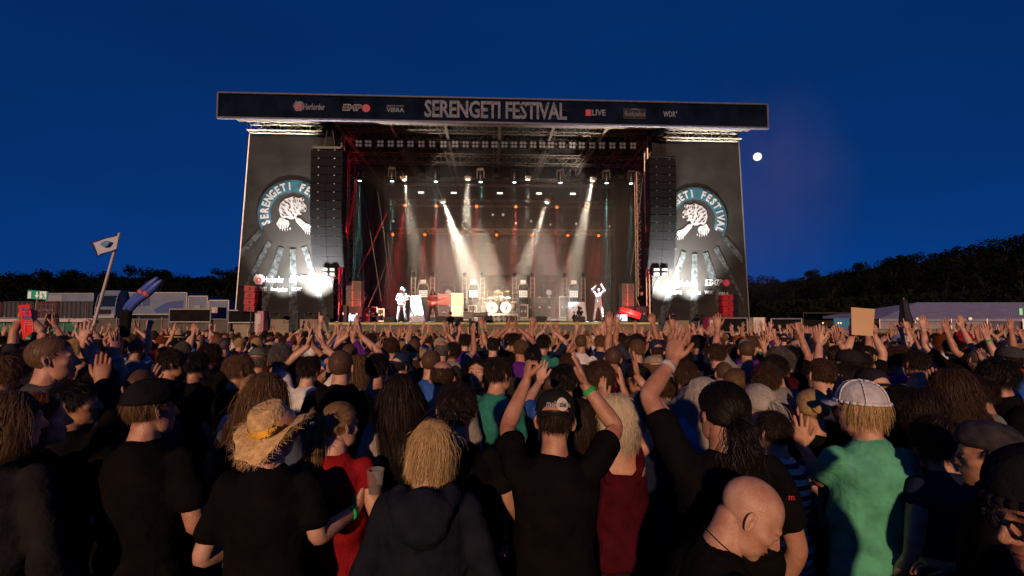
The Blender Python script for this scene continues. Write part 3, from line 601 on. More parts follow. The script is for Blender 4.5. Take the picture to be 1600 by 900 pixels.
# orange lamps on the rear trusses
proto = None; HI = (633, 682, 745, 806, 870, 917); LO = (614, 664, 776, 831, 887, 935)
for i, (px, py, v) in enumerate([(x, 321 + k * .6, 8.3) for k, x in enumerate(HI)] + [(x, 366 + k * .4, 8.6) for k, x in enumerate(LO)]):
    u, z = SP(px, py, v)
    if proto is None:
        proto = empty('orange_lamp'); MB().lathe([(.06, .3), (.1, .26), (.12, .02), (.11, 0)], 12).build('can', BLKM, proto, True)
        MB().lathe([(.02, .09), (.07, .07), (.10, 0), (.07, -.07), (.02, -.09)], 14, Matrix.Translation((0, -.06, -.02))).build('lens', L_OR, proto, True)
        mb = MB(); mb.bar((-.13, 0, .1), (-.13, 0, .42), .014); mb.bar((.13, 0, .1), (.13, 0, .42), .014); mb.bar((-.13, 0, .42), (.13, 0, .42), .014); mb.build('yoke', BLKM, proto); o = proto
    else: o = copy_tree(proto)
    o.location = W(u, v, z); o.rotation_euler = (0, 0, YAW)
    tag(o, 'small glowing orange lamp in the %s row, %s from the guitarist end' % ('higher' if i < 6 else 'lower', ordw[i % 6]), 'orange lamp', 'orange lamps on the rear trusses')
    spot('red_beam', W(u, v - .24, z - .10), W(u + rnd.uniform(-.5, .3), v - 2.2, DK), (300 if i < 6 else 240) * 32 * rnd.uniform(.5, 1.3), (1, .06, .04), 11, .6, .03)
# short white strip lamps
proto = None
for i, px in enumerate((658, 709, 781, 842, 895)):
    u, z = SP(px, 301 + i * .5, 6.2)
    if proto is None:
        proto = empty('strip_lamp'); MB().box((0, .05, 0), (.42, .14, .16)).build('housing', BLKM, proto); MB().box((0, -.03, 0), (.36, .02, .10)).build('lens', L_STRIP, proto); MB().bar((0, .05, .05), (0, .05, .5), .02).build('hanger', BLKM, proto); o = proto
    else: o = copy_tree(proto)
    o.location = W(u, 6.2, z); o.rotation_euler = (0, 0, YAW); tag(o, 'short white strip lamp on the middle truss, %s from the guitarist end' % ordw[i], 'strip lamp', 'white strip lamps')
proto = None
for i, (px, py) in enumerate(((615, 346), (700, 345), (770, 336), (786, 336), (830, 346), (806, 349), (900, 350), (952, 354), (642, 342), (860, 351), (724, 347))):
    u, z = SP(px, py, 8.9)
    if proto is None:
        proto = empty('small_lamp'); MB().lathe([(.04, .12), (.09, .1), (.1, 0), (.04, -.01)], 12, Matrix.Rotation(R(90), 4, 'X')).build('can', BLKM, proto); MB().lathe([(.03, 0), (.07, .005), (.07, .015), (.03, .02)], 12, Matrix.Translation((0, -.1, 0)) @ Matrix.Rotation(R(90), 4, 'X')).build('lens', mat('lens_dim', (.9, .85, .75), .3, emit=.9, ec=(1, .9, .75)), proto); MB().bar((0, .05, 0), (0, .05, .4), .02).build('hanger', BLKM, proto); o = proto
    else: o = copy_tree(proto)
    o.location = W(u, 8.9, z); o.rotation_euler = (0, 0, YAW); o.scale = (rnd.uniform(.8, 1.2),) * 3
    tag(o, 'small dim round lamp on the rear wall, %s of the row counted from the guitarists' % ordw[sorted((615, 700, 770, 786, 830, 806, 900, 952, 642, 860, 724)).index(px)], 'small lamp', 'dim lamps on the rear wall')
# stage wash, from added unseen spots at the front truss, no fixtures built
KF = 8
def key(px, py, tx, ty, tv, pw, c, ang, v=1.2, bl=.5):
    u, z = SP(px, py, v); tu, tz = SP(tx, ty, tv); spot('key_lamp', W(u, v, z), W(tu, tv, tz), pw * KF, c, ang, bl, .12)
key(560, 240, 640, 475, 1.4, 34000, (.62, .80, 1), 12, v=.2); key(985, 245, 935, 470, 1.0, 40000, (.66, .82, 1), 8, v=.2)
key(720, 240, 770, 478, 5.0, 5200, (1, .78, .55), 18, v=.2); key(830, 240, 860, 478, 5.4, 2600, (1, .72, .58), 16, v=.2); key(690, 240, 700, 475, 5.2, 3600, (1, .60, .48), 15, v=.2); key(650, 240, 676, 475, 3.0, 900, (1, .3, .2), 8, v=.2)
key(930, 240, 890, 480, 3.0, 2200, (.8, .9, 1), 10, v=.2)

# ------------------------------------------------------------------ back line
def gbox(px0, py0, px1, py1, v):
    a, z1 = SP(px0, py0, v); b, z0 = SP(px1, py1, v); return (a + b) / 2, (z0 + z1) / 2, b - a, z1 - z0, z0
TOLEX = mat('black_tolex', (.03, .028, .028), .6, 0, .2, 20, .3, 120); CLOTHG = mat('grille_cloth', (.05, .04, .038), .9, 0, .2, 40); CREAM = mat('cream_tolex', (.62, .50, .38), .6, 0, .1, 10); METC = mat('corner_metal', (.6, .58, .55), .35, .9)
RISER = mat('riser_edge', (.35, .34, .31), .6, 0, .2, 5)
for i, (a, b, z, v0, v1, lab) in enumerate(((690, 748, DK + .18, 4.4, 7.2, 'low pale edged riser under the guitar cabinets'), (808, 908, DK + .18, 4.4, 7.2, 'low pale edged riser under the bass cabinets'))):
    u0, u1 = SP(a, 495, v0)[0], SP(b, 495, v0)[0]; t = sthing('riser', (u0 + u1) / 2, (v0 + v1) / 2, DK, lab, 'riser')
    MB().box((0, 0, (z - DK) / 2 + .004), (u1 - u0, v1 - v0, z - DK)).build('platform', DECK, t); MB().box((0, -(v1 - v0) / 2 - .02, (z - DK) / 2 + .004), (u1 - u0, .03, (z - DK) * .7)).build('edge', RISER, t)
def cab(px0, py0, px1, py1, v, lab, body, grille, word=None, wm=METC, speakers=0, z0=None, grp=None, name='guitar_cabinet'):
    u, z, wd, h, zb = gbox(px0, py0, px1, py1, v); zb = z0 if z0 is not None else zb
    t = sthing(name, u, v + .25, zb + .004, lab, 'speaker cabinet', grp)
    MB().box((0, 0, h / 2), (wd * .985, .5, h * .985)).build('body', body, t); g = MB().box((0, -.255, h / 2), (wd * .86, .02, h * .86)).build('grille', grille, t)
    mb = MB()
    for s in (-1, 1):
        for q in (.03, .97): mb.box((s * wd * .46, -.25, h * q), (.06, .04, .06))
    mb.build('corner', METC, t)
    if speakers:
        for i in range(speakers):
            for j in range(speakers): MB().lathe([(.02, 0), (h * .17, .01), (h * .2, .012), (h * .2, .0)], 16, Matrix.Translation(((i - .5 * (speakers - 1)) * wd * .42, -.268, h / 2 + (j - .5 * (speakers - 1)) * h * .42)) @ Matrix.Rotation(R(90), 4, 'X')).build('cone', TOLEX, g)
    if word: words(t, word, 0, h * .78, h * .10, wd * .4, wm, -.27, shear=.2)
    return t, zb + h
RZ = DK + .184
_, zt = cab(684, 474.5, 703, 494, 5.0, 'black guitar cabinet below the red lit one with bright logo', TOLEX, CLOTHG, None, z0=RZ, grp='guitar cabinets')
mb = MB(); mb.prism([(-.14, .32), (0, .42), (.14, .32), (.1, .3), (0, .36), (-.1, .3)], -.28, -.27); x = SP(693.5, 480, 5)[0]; o = mb.build('emblem', METC, LAST[0].parent if False else [q for q in col.objects if q.name.startswith('guitar_cabinet')][-1])
REDT = mat('tolex_red_lit', (.25, .06, .05), .6, 0, .2, 10)  # red stage light put into the cabinet and grille colours
_, zt2 = cab(684, 456, 703, 474.5, 5.0, 'red lit guitar cabinet with white script stacked next to the cream one', REDT, mat('grille_red_lit', (.22, .06, .05), .9), 'Marshall', METC, z0=zt, grp='guitar cabinets')
_, zt = cab(704.5, 475, 724, 494, 5.0, 'cream guitar cabinet at the foot of its stack', CREAM, mat('cream_grille', (.50, .38, .29), .9, 0, .1, 30), z0=RZ, grp='guitar cabinets')
cab(704.5, 455, 724, 475, 5.0, 'cream framed guitar cabinet on top of its stack', CREAM, mat('cream_grille2', (.55, .36, .2), .8, 0, .15, 20), z0=zt, grp='guitar cabinets')
mn = ('beside the drum kit', 'in the middle', 'nearest the singer')
for i in range(3):
    zt = RZ
    for j in range(2):
        _, zt = cab(828.5 + 15 * i, 478, 843 + 15 * i, 494.5, 5.2, '%s bass cabinet with four cones, column %s' % (('lower', 'upper')[j], mn[i]), TOLEX, mat('bass_grille', (.06, .045, .04), .8, 0, .2, 40), speakers=2, z0=zt, grp='bass cabinets', name='bass_cabinet')
# light cabinets: arched frame with a grid of lamps, between ladder towers
GLO = mat('cell_white', (.8, .78, .72), .4, emit=.75, ec=(1, .93, .82))
pr = None
for i, (px, lab) in enumerate(((661, 'behind the guitarist with the red guitar'), (740, 'between the cream cabinet and the drums'), (817.5, 'between the drums and the bass cabinets'), (896.5, 'beside the singer in white'))):
    v = 6.4; u, z, wd, h, zb = gbox(px - 9, 441, px + 9, 494, v)
    if pr is None:
        pr = empty('light_cabinet'); mb = MB(); hh = h - .45
        arch = [(-wd / 2, 0), (-wd / 2, hh), (-wd * .36, h), (wd * .36, h), (wd / 2, hh), (wd / 2, 0)]
        for a, b in zip(arch, arch[1:]): mb.bar((a[0], 0, a[1]), (b[0], 0, b[1]), .035, 6)
        mb.build('frame', mat('frame_grey', (.35, .33, .31), .4, .5), pr); pn = MB().box((0, .1, h * .5 + .55), (wd * .78, .1, h * .42)).build('lamp_panel', BLKM, pr)
        for a in range(5):
            for b in range(4): MB().box(((a - 2) * wd * .15, .03, h * .66 + (b - 1.5) * wd * .15 + .12), (wd * .115, .04, wd * .115)).build('lamp_cell', GLO, pn)
        MB().box((0, .1, h * .24), (wd * .9, .3, h * .46)).build('lower_box', TOLEX, pr); MB().box((0, -.03, h + .16), (wd * .46, .1, .22)).build('top_lamp', mat('cell_dim', (.6, .57, .52), .4, emit=.25, ec=(1, .9, .8)), pr); MB().bar((0, .02, h - .02), (0, .02, h + .1), .03).build('bracket', BLKM, pr)
        o = pr
    else: o = copy_tree(pr)
    o.location = W(u, v, RZ); o.rotation_euler = (0, 0, YAW); tag(o, 'arched light cabinet with a grid of square lamps, %s' % lab, 'light cabinet', 'arched light cabinets')
pr = None
for i, px in enumerate((646, 676, 726, 754, 804, 832, 882.5, 911)):
    v = 6.6; u, z1 = SP(px, 433, v); h = z1 - RZ
    if pr is None:
        pr = empty('ladder_tower'); mb = MB()
        for s in (-1, 1): mb.box((s * .13, 0, h / 2), (.05, .08, h))
        for k in range(9): mb.box((0, 0, .12 + k * (h - .2) / 8), (.22, .06, .04))
        mb.build('ladder', mat('ladder_grey', (.42, .38, .36), .45, .5), pr); MB().box((0, 0, .02), (.5, .5, .035)).build('foot', BLKM, pr)
        MB().lathe([(.05, 0), (.11, .04), (.13, .16), (.08, .22)], 12, Matrix.Translation((0, 0, h + .1))).build('round_lamp', BLKM, pr, True); MB().bar((0, 0, h - .02), (0, 0, h + .14), .025).build('bracket', BLKM, pr); o = pr
    else: o = copy_tree(pr)
    o.location = W(u, v, RZ); o.rotation_euler = (0, 0, YAW); tag(o, 'pale ladder tower behind the band, %s from the guitarist end' % ordw[i], 'ladder tower', 'ladder towers behind the band')
pr = None
for i, (px, lab) in enumerate(((700, 'above the cream cabinet'), (778, 'behind the drummer'), (858, 'above the bass cabinets'))):
    v = 7.4; u, z, wd, h, zb = gbox(px - 12, 434, px + 12, 494, v)
    if pr is None:
        pr = empty('framed_lamp'); mb = MB()
        for a, b in (((-wd / 2, 0), (-wd / 2, h)), ((-wd / 2, h), (wd / 2, h)), ((wd / 2, h), (wd / 2, 0)), ((-wd / 2, .6), (wd / 2, .6))): mb.bar((a[0], 0, a[1]), (b[0], 0, b[1]), .022, 5)
        mb.build('frame', BLKM, pr); MB().box((0, .1, h * .5), (wd * .7, .1, h * .8)).build('backing', BLK, pr); MB().lathe([(.05, 0), (.2, .02), (.24, .1), (.1, .24)], 18, Matrix.Translation((0, .02, h * .73)) @ Matrix.Rotation(R(-90), 4, 'X')).build('lamp', mat('lamp_pale', (.5, .58, .56), .25, .2, emit=.12, ec=(.8, 1, .95)), pr, True); o = pr
    else: o = copy_tree(pr)
    o.location = W(u, v, DK + .004); o.rotation_euler = (0, 0, YAW); tag(o, 'round pale lamp in a thin square frame %s' % lab, 'framed lamp', 'framed round lamps')
# drum kit
u, z, wd, h, zb = gbox(750, 489, 809, 502, 4.4); RH = SP(777, 490, 4.4)[1]
t = sthing('drum_riser', u, 5.2, DK, 'pale drum riser with open scaffold front', 'riser'); MB().box((0, 0, RH - DK - .05), (wd, 2.2, .1)).build('platform', DECK, t); MB().box((0, -1.12, RH - DK - .05), (wd, .04, .1)).build('edge', mat('riser_bright', (.6, .55, .5), .5), t)
mb = MB()
for k in range(9): mb.bar((-wd / 2 + wd * k / 8, -1.08, .004), (-wd / 2 + wd * k / 8, -1.08, RH - DK - .1), .025, 5)
for k in range(8): mb.bar((-wd / 2 + wd * k / 8, -1.08, .02), (-wd / 2 + wd * (k + 1) / 8, -1.08, RH - DK - .12), .014, 4)
mb.build('scaffold', ALU, t)
HEAD = mat('drum_head', (.75, .72, .68), .5); HOOP = mat('drum_hoop', (.55, .5, .42), .3, .7); SHELL = mat('drum_shell', (.45, .42, .36), .25, .3); BRASS = mat('cymbal_brass', (.75, .5, .18), .25, .9)
dk = sthing('drum_kit', u, 5.0, RH, 'drum kit with two bass drums bearing a dark horned mark', 'drum kit')
def drum(cx, y, cz, r, dep, ax, nm):
    M = Matrix.Translation((cx, y, cz)) @ (Matrix.Rotation(R(90), 4, 'X') if ax == 'y' else Matrix.Rotation(R(12), 4, 'X'))
    s = MB().lathe([(r * .98, -dep / 2), (r, -dep / 2 + .01), (r, dep / 2 - .01), (r * .98, dep / 2)], 26, M).build(nm, SHELL, dk, True)
    MB().lathe([(r * .9, dep / 2 + .002), (r * 1.04, dep / 2 + .004), (r * 1.04, dep / 2 - .03), (r * 1.0, dep / 2 - .03)], 26, M).build('hoop', HOOP, s)
    MB().lathe([(r * .2, dep / 2 + .004), (r * .93, dep / 2 + .008), (r * .93, dep / 2 + .012), (r * .2, dep / 2 + .014)], 26, M).build('drum_head', HEAD, s); return s
for cx in (-.42, .42):
    r = .34; b = drum(cx * 1.0, -.45, r + .03, r, .5, 'y', 'bass_drum'); pts = [(-.16, .16), (-.08, .16), (0, 0), (.08, .16), (.16, .16), (.08, .02), (.04, -.02), (.05, -.12), (0, -.18), (-.05, -.12), (-.04, -.02), (-.08, .02)]
    MB().prism([(cx + x, r + .03 + z_) for x, z_ in pts], -.725, -.716).build('horned_mark', mat('mark_dark', (.06, .03, .06), .6), b)
for cx, y, cz, r, dp in ((-.5, -.35, .86, .16, .24), (-.16, -.38, .9, .16, .24), (.2, -.38, .9, .17, .26), (.85, -.1, .5, .23, .42), (-.75, .1, .62, .18, .16), (.55, -.3, .86, .18, .26)): drum(cx, y, cz, r, dp, 'z', 'tom')
for cx, y, cz, r, tl in ((-.72, -.2, 1.42, .25, 8), (.6, -.2, 1.42, .27, -8), (-1.0, .1, 1.1, .2, 5), (1.05, .1, 1.2, .24, -12), (-.25, -.4, 1.3, .16, 4), (1.2, .3, 1.5, .24, -15), (.2, -.45, 1.28, .14, -5)):
    s = MB().lathe([(.01, .03), (.05, .02), (r, -.012), (r, -.016), (.05, .01), (.01, .012)], 24, Matrix.Translation((cx, y, cz)) @ Matrix.Rotation(R(tl), 4, 'Y') @ Matrix.Rotation(R(10), 4, 'X')).build('cymbal', BRASS, dk, True)
    MB().bar((cx * .95, y + .08, .01), (cx, y, cz), .014, 6).build('stand', METC, dk)
MB().bar((-1.25, -.5, .9), (1.25, -.5, .9), .022, 6).build('rack_bar', METC, dk)
for s in (-1.2, -.0, 1.2): MB().bar((s, -.52, .006), (s, -.52, .9), .022, 6).build('rack_leg', METC, dk)
st_ = MB().lathe([(.02, .02), (.03, .45), (.17, .47), (.17, .53), (.05, .55)], 14, Matrix.Translation((0, .45, 0))); st_.build('stool', TOLEX, dk)
# flight cases, stacks and consoles
CASE = mat('case_panel', (.08, .08, .08), .4, 0, .2, 8)
def fcase(px0, py0, px1, py1, v, lab, z0=None, m=CASE, dep=.6, trim=METC, marks=True, rz=0, name='flight_case', cat='case'):
    u, z, wd, h, zb = gbox(px0, py0, px1, py1, v); zb = (z0 if z0 is not None else zb) + .004; t = sthing(name, u, v + dep / 2, zb, lab, cat); t.rotation_euler.z = YAW + rz
    MB().box((0, 0, h / 2), (wd * .97, dep, h * .97)).build('body', m, t)
    if marks:
        mb = MB()
        for s in (-1, 1): mb.box((s * wd * .475, -dep / 2 - .004, h / 2), (.05, .03, h)); mb.box((0, -dep / 2 - .006, h / 2 + s * h * .47), (wd * .9, .03, .05))
        mb.build('edging', trim, t)
        mb = MB()
        for s in (-1, 1): mb.box((s * wd * .2, -dep / 2 - .02, h * .5), (.08, .04, .12))
        mb.build('latch', METC, t)
    return zb + h
fcase(732, 477, 745, 497, 4.8, 'black flight case with bright edges between cream cabinets and drums', RZ)
fcase(811, 477, 825, 498, 4.8, 'black flight case with bright edges and white mark beside the bass cabinets', RZ)
fcase(874, 462, 890, 496, 4.6, 'tall rack case with bright edges between bass cabinets and white draped desk', RZ)
GST = mat('stack_greengrey', (.14, .16, .14), .6, 0, .2, 5, .2, 40)
for nm, a0, a1, y0, y1, side in (('a', 541, 564, 432, 478, 'guitarist side'), ('b', 972, 991, 437, 479, 'singer side')):
    t0 = DK + .62; zc = t0
    for j in range(3):
        zc = fcase(a0, y0 + (y1 - y0) * (2 - j) / 3, a1, y0 + (y1 - y0) * (3 - j) / 3, 1.2, 'grey green monitor speaker, %s of its stack of three, %s' % (('lowest', 'middle', 'topmost')[j], side), zc, GST, .7, marks=False, name='monitor_speaker', cat='speaker')
        e = [q for q in col.objects if q.name.startswith('monitor_speaker')][-1]; u_, z_, wd, h, _ = gbox(a0, y0 + (y1 - y0) * (2 - j) / 3, a1, y0 + (y1 - y0) * (3 - j) / 3, 1.2)
        MB().box((-.0, -.36, h / 2), (wd * .86, .02, h * .82)).build('grille', mat('stack_grille', (.10, .115, .105), .7, .2, .15, 60), e); MB().box((-wd * .06, -.375, h / 2), (.07, .014, h * .96)).build('strap', mat('strap_pale', (.4, .2, .18), .8), e)
    fcase(a0 - 1, 478, a1 + 1, 502, 1.1, 'dark subwoofer box under the grey green monitor stack, %s' % side, DK, mat('sub_navy', (.02, .024, .05), .6), .9, BLKM, name='subwoofer', cat='speaker')
fcase(524, 476, 541, 502, .9, 'dark blue black equipment box at the stage edge beside the red tower, guitarist side', DK, mat('sub_navy', (.02, .024, .05), .6), .8, BLKM)
fcase(993, 479, 1012, 504, .9, 'dark blue equipment box at the stage edge beside the red tower, singer side', DK, mat('sub_navy', (.02, .024, .05), .6), .8, BLKM)
fcase(566, 478, 577, 498, 2.0, 'black rack glowing red from the lamps next to it', DK); fcase(590, 480, 600, 500, 3.0, 'black equipment rack in the dark corner behind the guitarists', DK); fcase(580, 477, 589, 500, 3.0, 'second black equipment rack near the red glowing lamps', DK)
SCR = mat('screen_blue', (.3, .45, 1), .3, emit=2.5, ec=(.45, .55, 1))
for px0, py0, px1, py1, lab in ((545, 487, 556, 497, 'glowing blue screen at the stage edge near the guitarists'), (964, 490, 980, 500, 'glowing blue screen at the stage edge near the singer')):
    u, z, wd, h, zb = gbox(px0, py0, px1, py1, .5); t = sthing('screen', u, .5, DK + .004, lab, 'screen'); MB().box((0, .05, h / 2 + .05), (wd * 1.1, .06, h * 1.1)).build('casing', BLKM, t); MB().box((0, .01, h / 2 + .05), (wd, .02, h)).build('display', SCR, t); MB().box((0, .06, .02), (wd * .5, .2, .04)).build('foot', BLKM, t)
L_RED = lens('lens_red', (1, .06, .04), 7)
for px, py, v, lab in ((571, 462, 2.2, 'red glowing lamp standing on the rack, guitarist side'), (578, 487, 1.6, 'red glowing lamp low at the stage edge by the racks'), (584, 490, 1.5, 'bright red lamp low beside the equipment rack'), (956, 492, 1.2, 'red glowing lamp low at the stage edge beside the singer'), (572, 484, 1.8, 'red glowing lamp below the grey monitor stack')):
    u, z = SP(px, py, v); t = sthing('red_lamp', u, v, max(DK + .004, z - .16), lab, 'red lamp'); MB().lathe([(.05, .2), (.12, .16), (.14, .02), (.12, 0)], 12, Matrix.Translation((0, .1, .16)) @ Matrix.Rotation(R(90), 4, 'X')).build('can', BLKM, t); MB().lathe([(.03, 0), (.12, .01), (.12, .02), (.03, .05)], 14, Matrix.Translation((0, .1, .16)) @ Matrix.Rotation(R(90), 4, 'X')).build('lens', L_RED, t)
    MB().box((0, .05, .02), (.24, .24, .04)).build('foot', BLKM, t); MB().bar((0, .05, .03), (0, .05, max(.1, z - DK if z - .16 < DK else .1)), .03, 6).build('stem', BLKM, t)
u, z = SP(575, 480, 1.4); l = bpy.data.lights.new('red_glow', 'POINT'); l.energy = 110; l.color = (1, .05, .04); l.shadow_soft_size = .15; o = bpy.data.objects.new('red_glow', l); col.objects.link(o); o.location = W(u, .6, DK + .7)
u, z = SP(975, 480, 1.0); l = l.copy(); o = bpy.data.objects.new('red_glow', l); col.objects.link(o); o.location = W(u + .3, .3, DK + .6)
# tipped red case by the singer
u, z = SP(984, 488, .6); t = sthing('tipped_case', u, .75, DK + .35, 'red lit case tipped over at the stage edge on the singer side', 'case'); MB().box((0, 0, .12), (1.15, .5, .34), M=Matrix.Rotation(R(18), 3, 'Y')).build('body', mat('case_red', (.45, .04, .05), .5, 0, .2, 6), t); MB().box((-.1, -.27, .14), (1.0, .02, .05), M=Matrix.Rotation(R(18), 3, 'Y')).build('edging', METC, t)
mb = MB(); mb.bar((-.45, 0, 0), (-.45, 0, -.34), .03, 6); mb.bar((.35, 0, -.1), (.35, 0, -.34), .03, 6); mb.build('support', BLKM, t)
# white cloth draped consoles
WCL = mat('white_sheet', (.72, .74, .78), .85, 0, .1, 3, .4, 9)
for px0, py0, px1, py1, v, lab, dark in ((641, 461, 667, 501, 1.6, 'white sheet draped over a desk between the two guitarists', 0), (886, 470, 917, 500, 2.6, 'white draped desk with black mottled front beside the singer', 1)):
    u, z, wd, h, zb = gbox(px0, py0, px1, py1, v); t = sthing('draped_desk', u, v, DK + .004, lab, 'desk'); n = 40; vs = []; fs = []
    prof = [(.55, h), (.62, h * .96), (.72, h * .7), (.9, h * .35), (1.02, .0)] if not dark else [(.8, h), (.86, h * .97), (.92, h * .6), (.98, .3), (1.0, 0)]
    for k_, (s, zz) in enumerate(prof):
        for i in range(n):
            a = 2 * math.pi * i / n; f = 1 + .06 * k_ / 4 * math.sin(7 * a + k_ * .4) + .04 * k_ / 4 * math.sin(13 * a); q = max(abs(math.cos(a)), abs(math.sin(a))) ** .55
            vs.append((wd / 2 * s * math.cos(a) * f / q + (0 if dark else (-.14 * (zz / h))), .38 * s * math.sin(a) * f / q, zz))
    for k_ in range(len(prof) - 1):
        for i in range(n): fs.append((k_ * n + i, k_ * n + (i + 1) % n, (k_ + 1) * n + (i + 1) % n, (k_ + 1) * n + i))
    fs.append(tuple(range(n))); fs.append(tuple((len(prof) - 1) * n + i for i in range(n)))
    MB().add(vs, fs).build('sheet', WCL, t, True)
    if dark:
        mb = MB()
        for k_ in range(26):
            x, zz = rnd.uniform(-.3, .18) * wd, rnd.uniform(.08, .75) * h; s = rnd.uniform(.04, .11); mb.prism([(x + s * rnd.uniform(.5, 1.2) * math.cos(a), zz + s * rnd.uniform(.5, 1.2) * math.sin(a)) for a in np.linspace(0, 5.5, 8)], -.46 - .0006 * k_, -.44)
        mb.build('mottled_print', BLK, t)
# microphone stand, wedges
def micstand(px, v, lab, red=False):
    u, z1 = SP(px, 456, v); t = sthing('microphone_stand', u, v, DK + .004, lab, 'mic stand'); h = z1 - DK; MB().lathe([(.02, .03), (.16, .02), (.17, 0), (.02, 0)][::-1], 16).build('base', BLKM, t)
    MB().bar((0, 0, .01), (0, 0, h * .55), .022, 8).build('lower_tube', mat('tube_red', (.6, .06, .04), .4) if red else BLKM, t); MB().bar((0, 0, h * .55), (-.1, 0, h - .05), .015, 8).build('upper_tube', METC, t); MB().lathe([(.02, -.08), (.03, 0), (.045, .04), (.02, .09)], 10, Matrix.Translation((-.1, -.03, h)) @ Matrix.Rotation(R(60), 4, 'X')).build('microphone', METC, t)
micstand(871, 2.2, 'microphone stand with red lower tube before the bass cabinets', True)
micstand(634, .7, 'thin microphone stand beside the guitarist in the hat'); micstand(740, .9, 'dark microphone stand before the cream cabinets')
for i, px in enumerate((610, 690, 715, 760, 800, 845, 905, 950)):
    u = SP(px, 500, .5)[0]; t = sthing('wedge_monitor', u, .55, DK + .004, 'black wedge monitor on the stage edge, %s from the guitarist end' % ordw[i], 'monitor', 'wedge monitors'); t.rotation_euler.z = YAW + R(rnd.uniform(-15, 15))
    mb = MB(); mb.add([(-.28, -.22, 0), (.28, -.22, 0), (.28, .22, 0), (-.28, .22, 0), (-.28, -.22, .26), (.28, -.22, .26), (.28, .1, .02), (-.28, .1, .02), (-.28, -.1, .3), (.28, -.1, .3), (.28, .22, .05), (-.28, .22, .05)], [(0, 1, 2, 3), (0, 4, 5, 1), (4, 8, 9, 5), (8, 11, 10, 9), (2, 10, 11, 3), (0, 3, 11, 8, 4), (1, 5, 9, 10, 2)]); mb.build('body', TOLEX, t); MB().box((0, .09, .2), (.5, .3, .012), M=Matrix.Rotation(R(-38), 3, 'X')).build('grille', GRL, t)
# haze in the stage
hz = bpy.data.materials.new('stage_haze'); hz.use_nodes = True; hz.node_tree.nodes.clear(); n = hz.node_tree
pv = n.nodes.new('ShaderNodeVolumePrincipled'); mo = n.nodes.new('ShaderNodeOutputMaterial'); n.links.new(pv.outputs[0], mo.inputs['Volume']); pv.inputs['Color'].default_value = (.9, .9, .9, 1); pv.inputs['Density'].default_value = .055; pv.inputs['Anisotropy'].default_value = .1
u0, u1 = OL - .25, OR_ + .25; o = MB().box(((u0 + u1) / 2, 6.4, (DK + .03 + TOPW - 1.55) / 2), (u1 - u0, 7.2, TOPW - 1.55 - DK - .03)).build('stage_haze', hz); o.location = SO; o.rotation_euler.z = YAW; tag(o, 'thin smoke hanging in the light beams above the band', 'haze', kind='stuff')
# ------------------------------------------------------------------ people: heads, bodies, clothes, hair
V3 = lambda *a: np.array(a, float)
def smin(a, b, k):
    h = np.clip(.5 + .5 * (b - a) / k, 0, 1); return b * (1 - h) + a * h - k * h * (1 - h)
def ell(P, c, r):
    q = (P - V3(*c)) / V3(*r); k0 = np.linalg.norm(q, axis=-1); k1 = np.linalg.norm(q / V3(*r), axis=-1); return k0 * (k0 - 1) / np.maximum(k1, 1e-9)
def cap_(P, a, b, ra, rb):
    a, b = V3(*a), V3(*b); ab = b - a; t = np.clip(((P - a) @ ab) / (ab @ ab), 0, 1); return np.linalg.norm(P - a - t[..., None] * ab, axis=-1) - (ra + (rb - ra) * t)
def head_sdf(P):
    d = ell(P, (0, -.018, .034), (.077, .099, .089))
    d = smin(d, ell(P, (0, .028, -.03), (.062, .066, .084)), .035)
    d = smin(d, ell(P, (0, .034, -.078), (.050, .050, .036)), .028)
    d = smin(d, ell(P, (0, .076, -.098), (.020, .018, .017)), .02)
    ax = P * V3(0, 1, 1) + np.abs(P) * V3(1, 0, 0)
    d = smin(d, ell(ax, (.028, .074, .024), (.026, .015, .010)), .012)
    d = smin(d, ell(ax, (.046, .056, -.018), (.020, .022, .018)), .02)
    s = ell(ax, (.031, .103, .000), (.019, .017, .012)); d = -smin(-d, s, .012)
    d = smin(d, ell(ax, (.031, .078, .001), (.0135, .0125, .0115)), .002)
    d = smin(d, cap_(P, (0, .090, .012), (0, .113, -.026), .007, .0115), .010)
    d = smin(d, ell(ax, (.012, .098, -.032), (.009, .011, .008)), .006)
    d = smin(d, ell(P, (0, .091, -.0560), (.023, .0125, .0062)), .005)
    d = smin(d, ell(P, (0, .088, -.0690), (.020, .0125, .0068)), .005)
    s = ell(P, (0, .104, -.0625), (.026, .012, .0018)); d = -smin(-d, s, .003)
    return d
def head_ray(D, c=(0, .008, .0)):
    c = V3(*c); ts = np.linspace(.05, .17, 40); lo = np.full(len(D), .05); hi = np.full(len(D), .19)
    for a, b in zip(ts[:-1], ts[1:]):
        s = head_sdf(c + D * b) < 0; lo[s] = b
    hi = lo + (ts[1] - ts[0])
    for _ in range(12):
        m = (lo + hi) / 2; s = head_sdf(c + D * m[:, None]) < 0; lo = np.where(s, m, lo); hi = np.where(s, hi, m)
    return c + D * lo[:, None]
def head_grid(nu, nv):
    D = [(0, 0, 1)]
    for j in range(1, nv):
        th = math.pi * j / nv
        for i in range(nu): a = 2 * math.pi * i / nu; D.append((math.sin(th) * math.sin(a), math.sin(th) * math.cos(a), math.cos(th)))
    D.append((0, 0, -1)); V = head_ray(np.array(D)); f = []
    for i in range(nu):
        f.append((0, 1 + (i + 1) % nu, 1 + i)); b = 1 + (nv - 2) * nu; f.append((b + i, b + (i + 1) % nu, len(D) - 1))
    for j in range(nv - 2):
        for i in range(nu): a = 1 + j * nu; f.append((a + i, a + (i + 1) % nu, a + nu + (i + 1) % nu, a + nu + i))
    return V, f
HG = {}
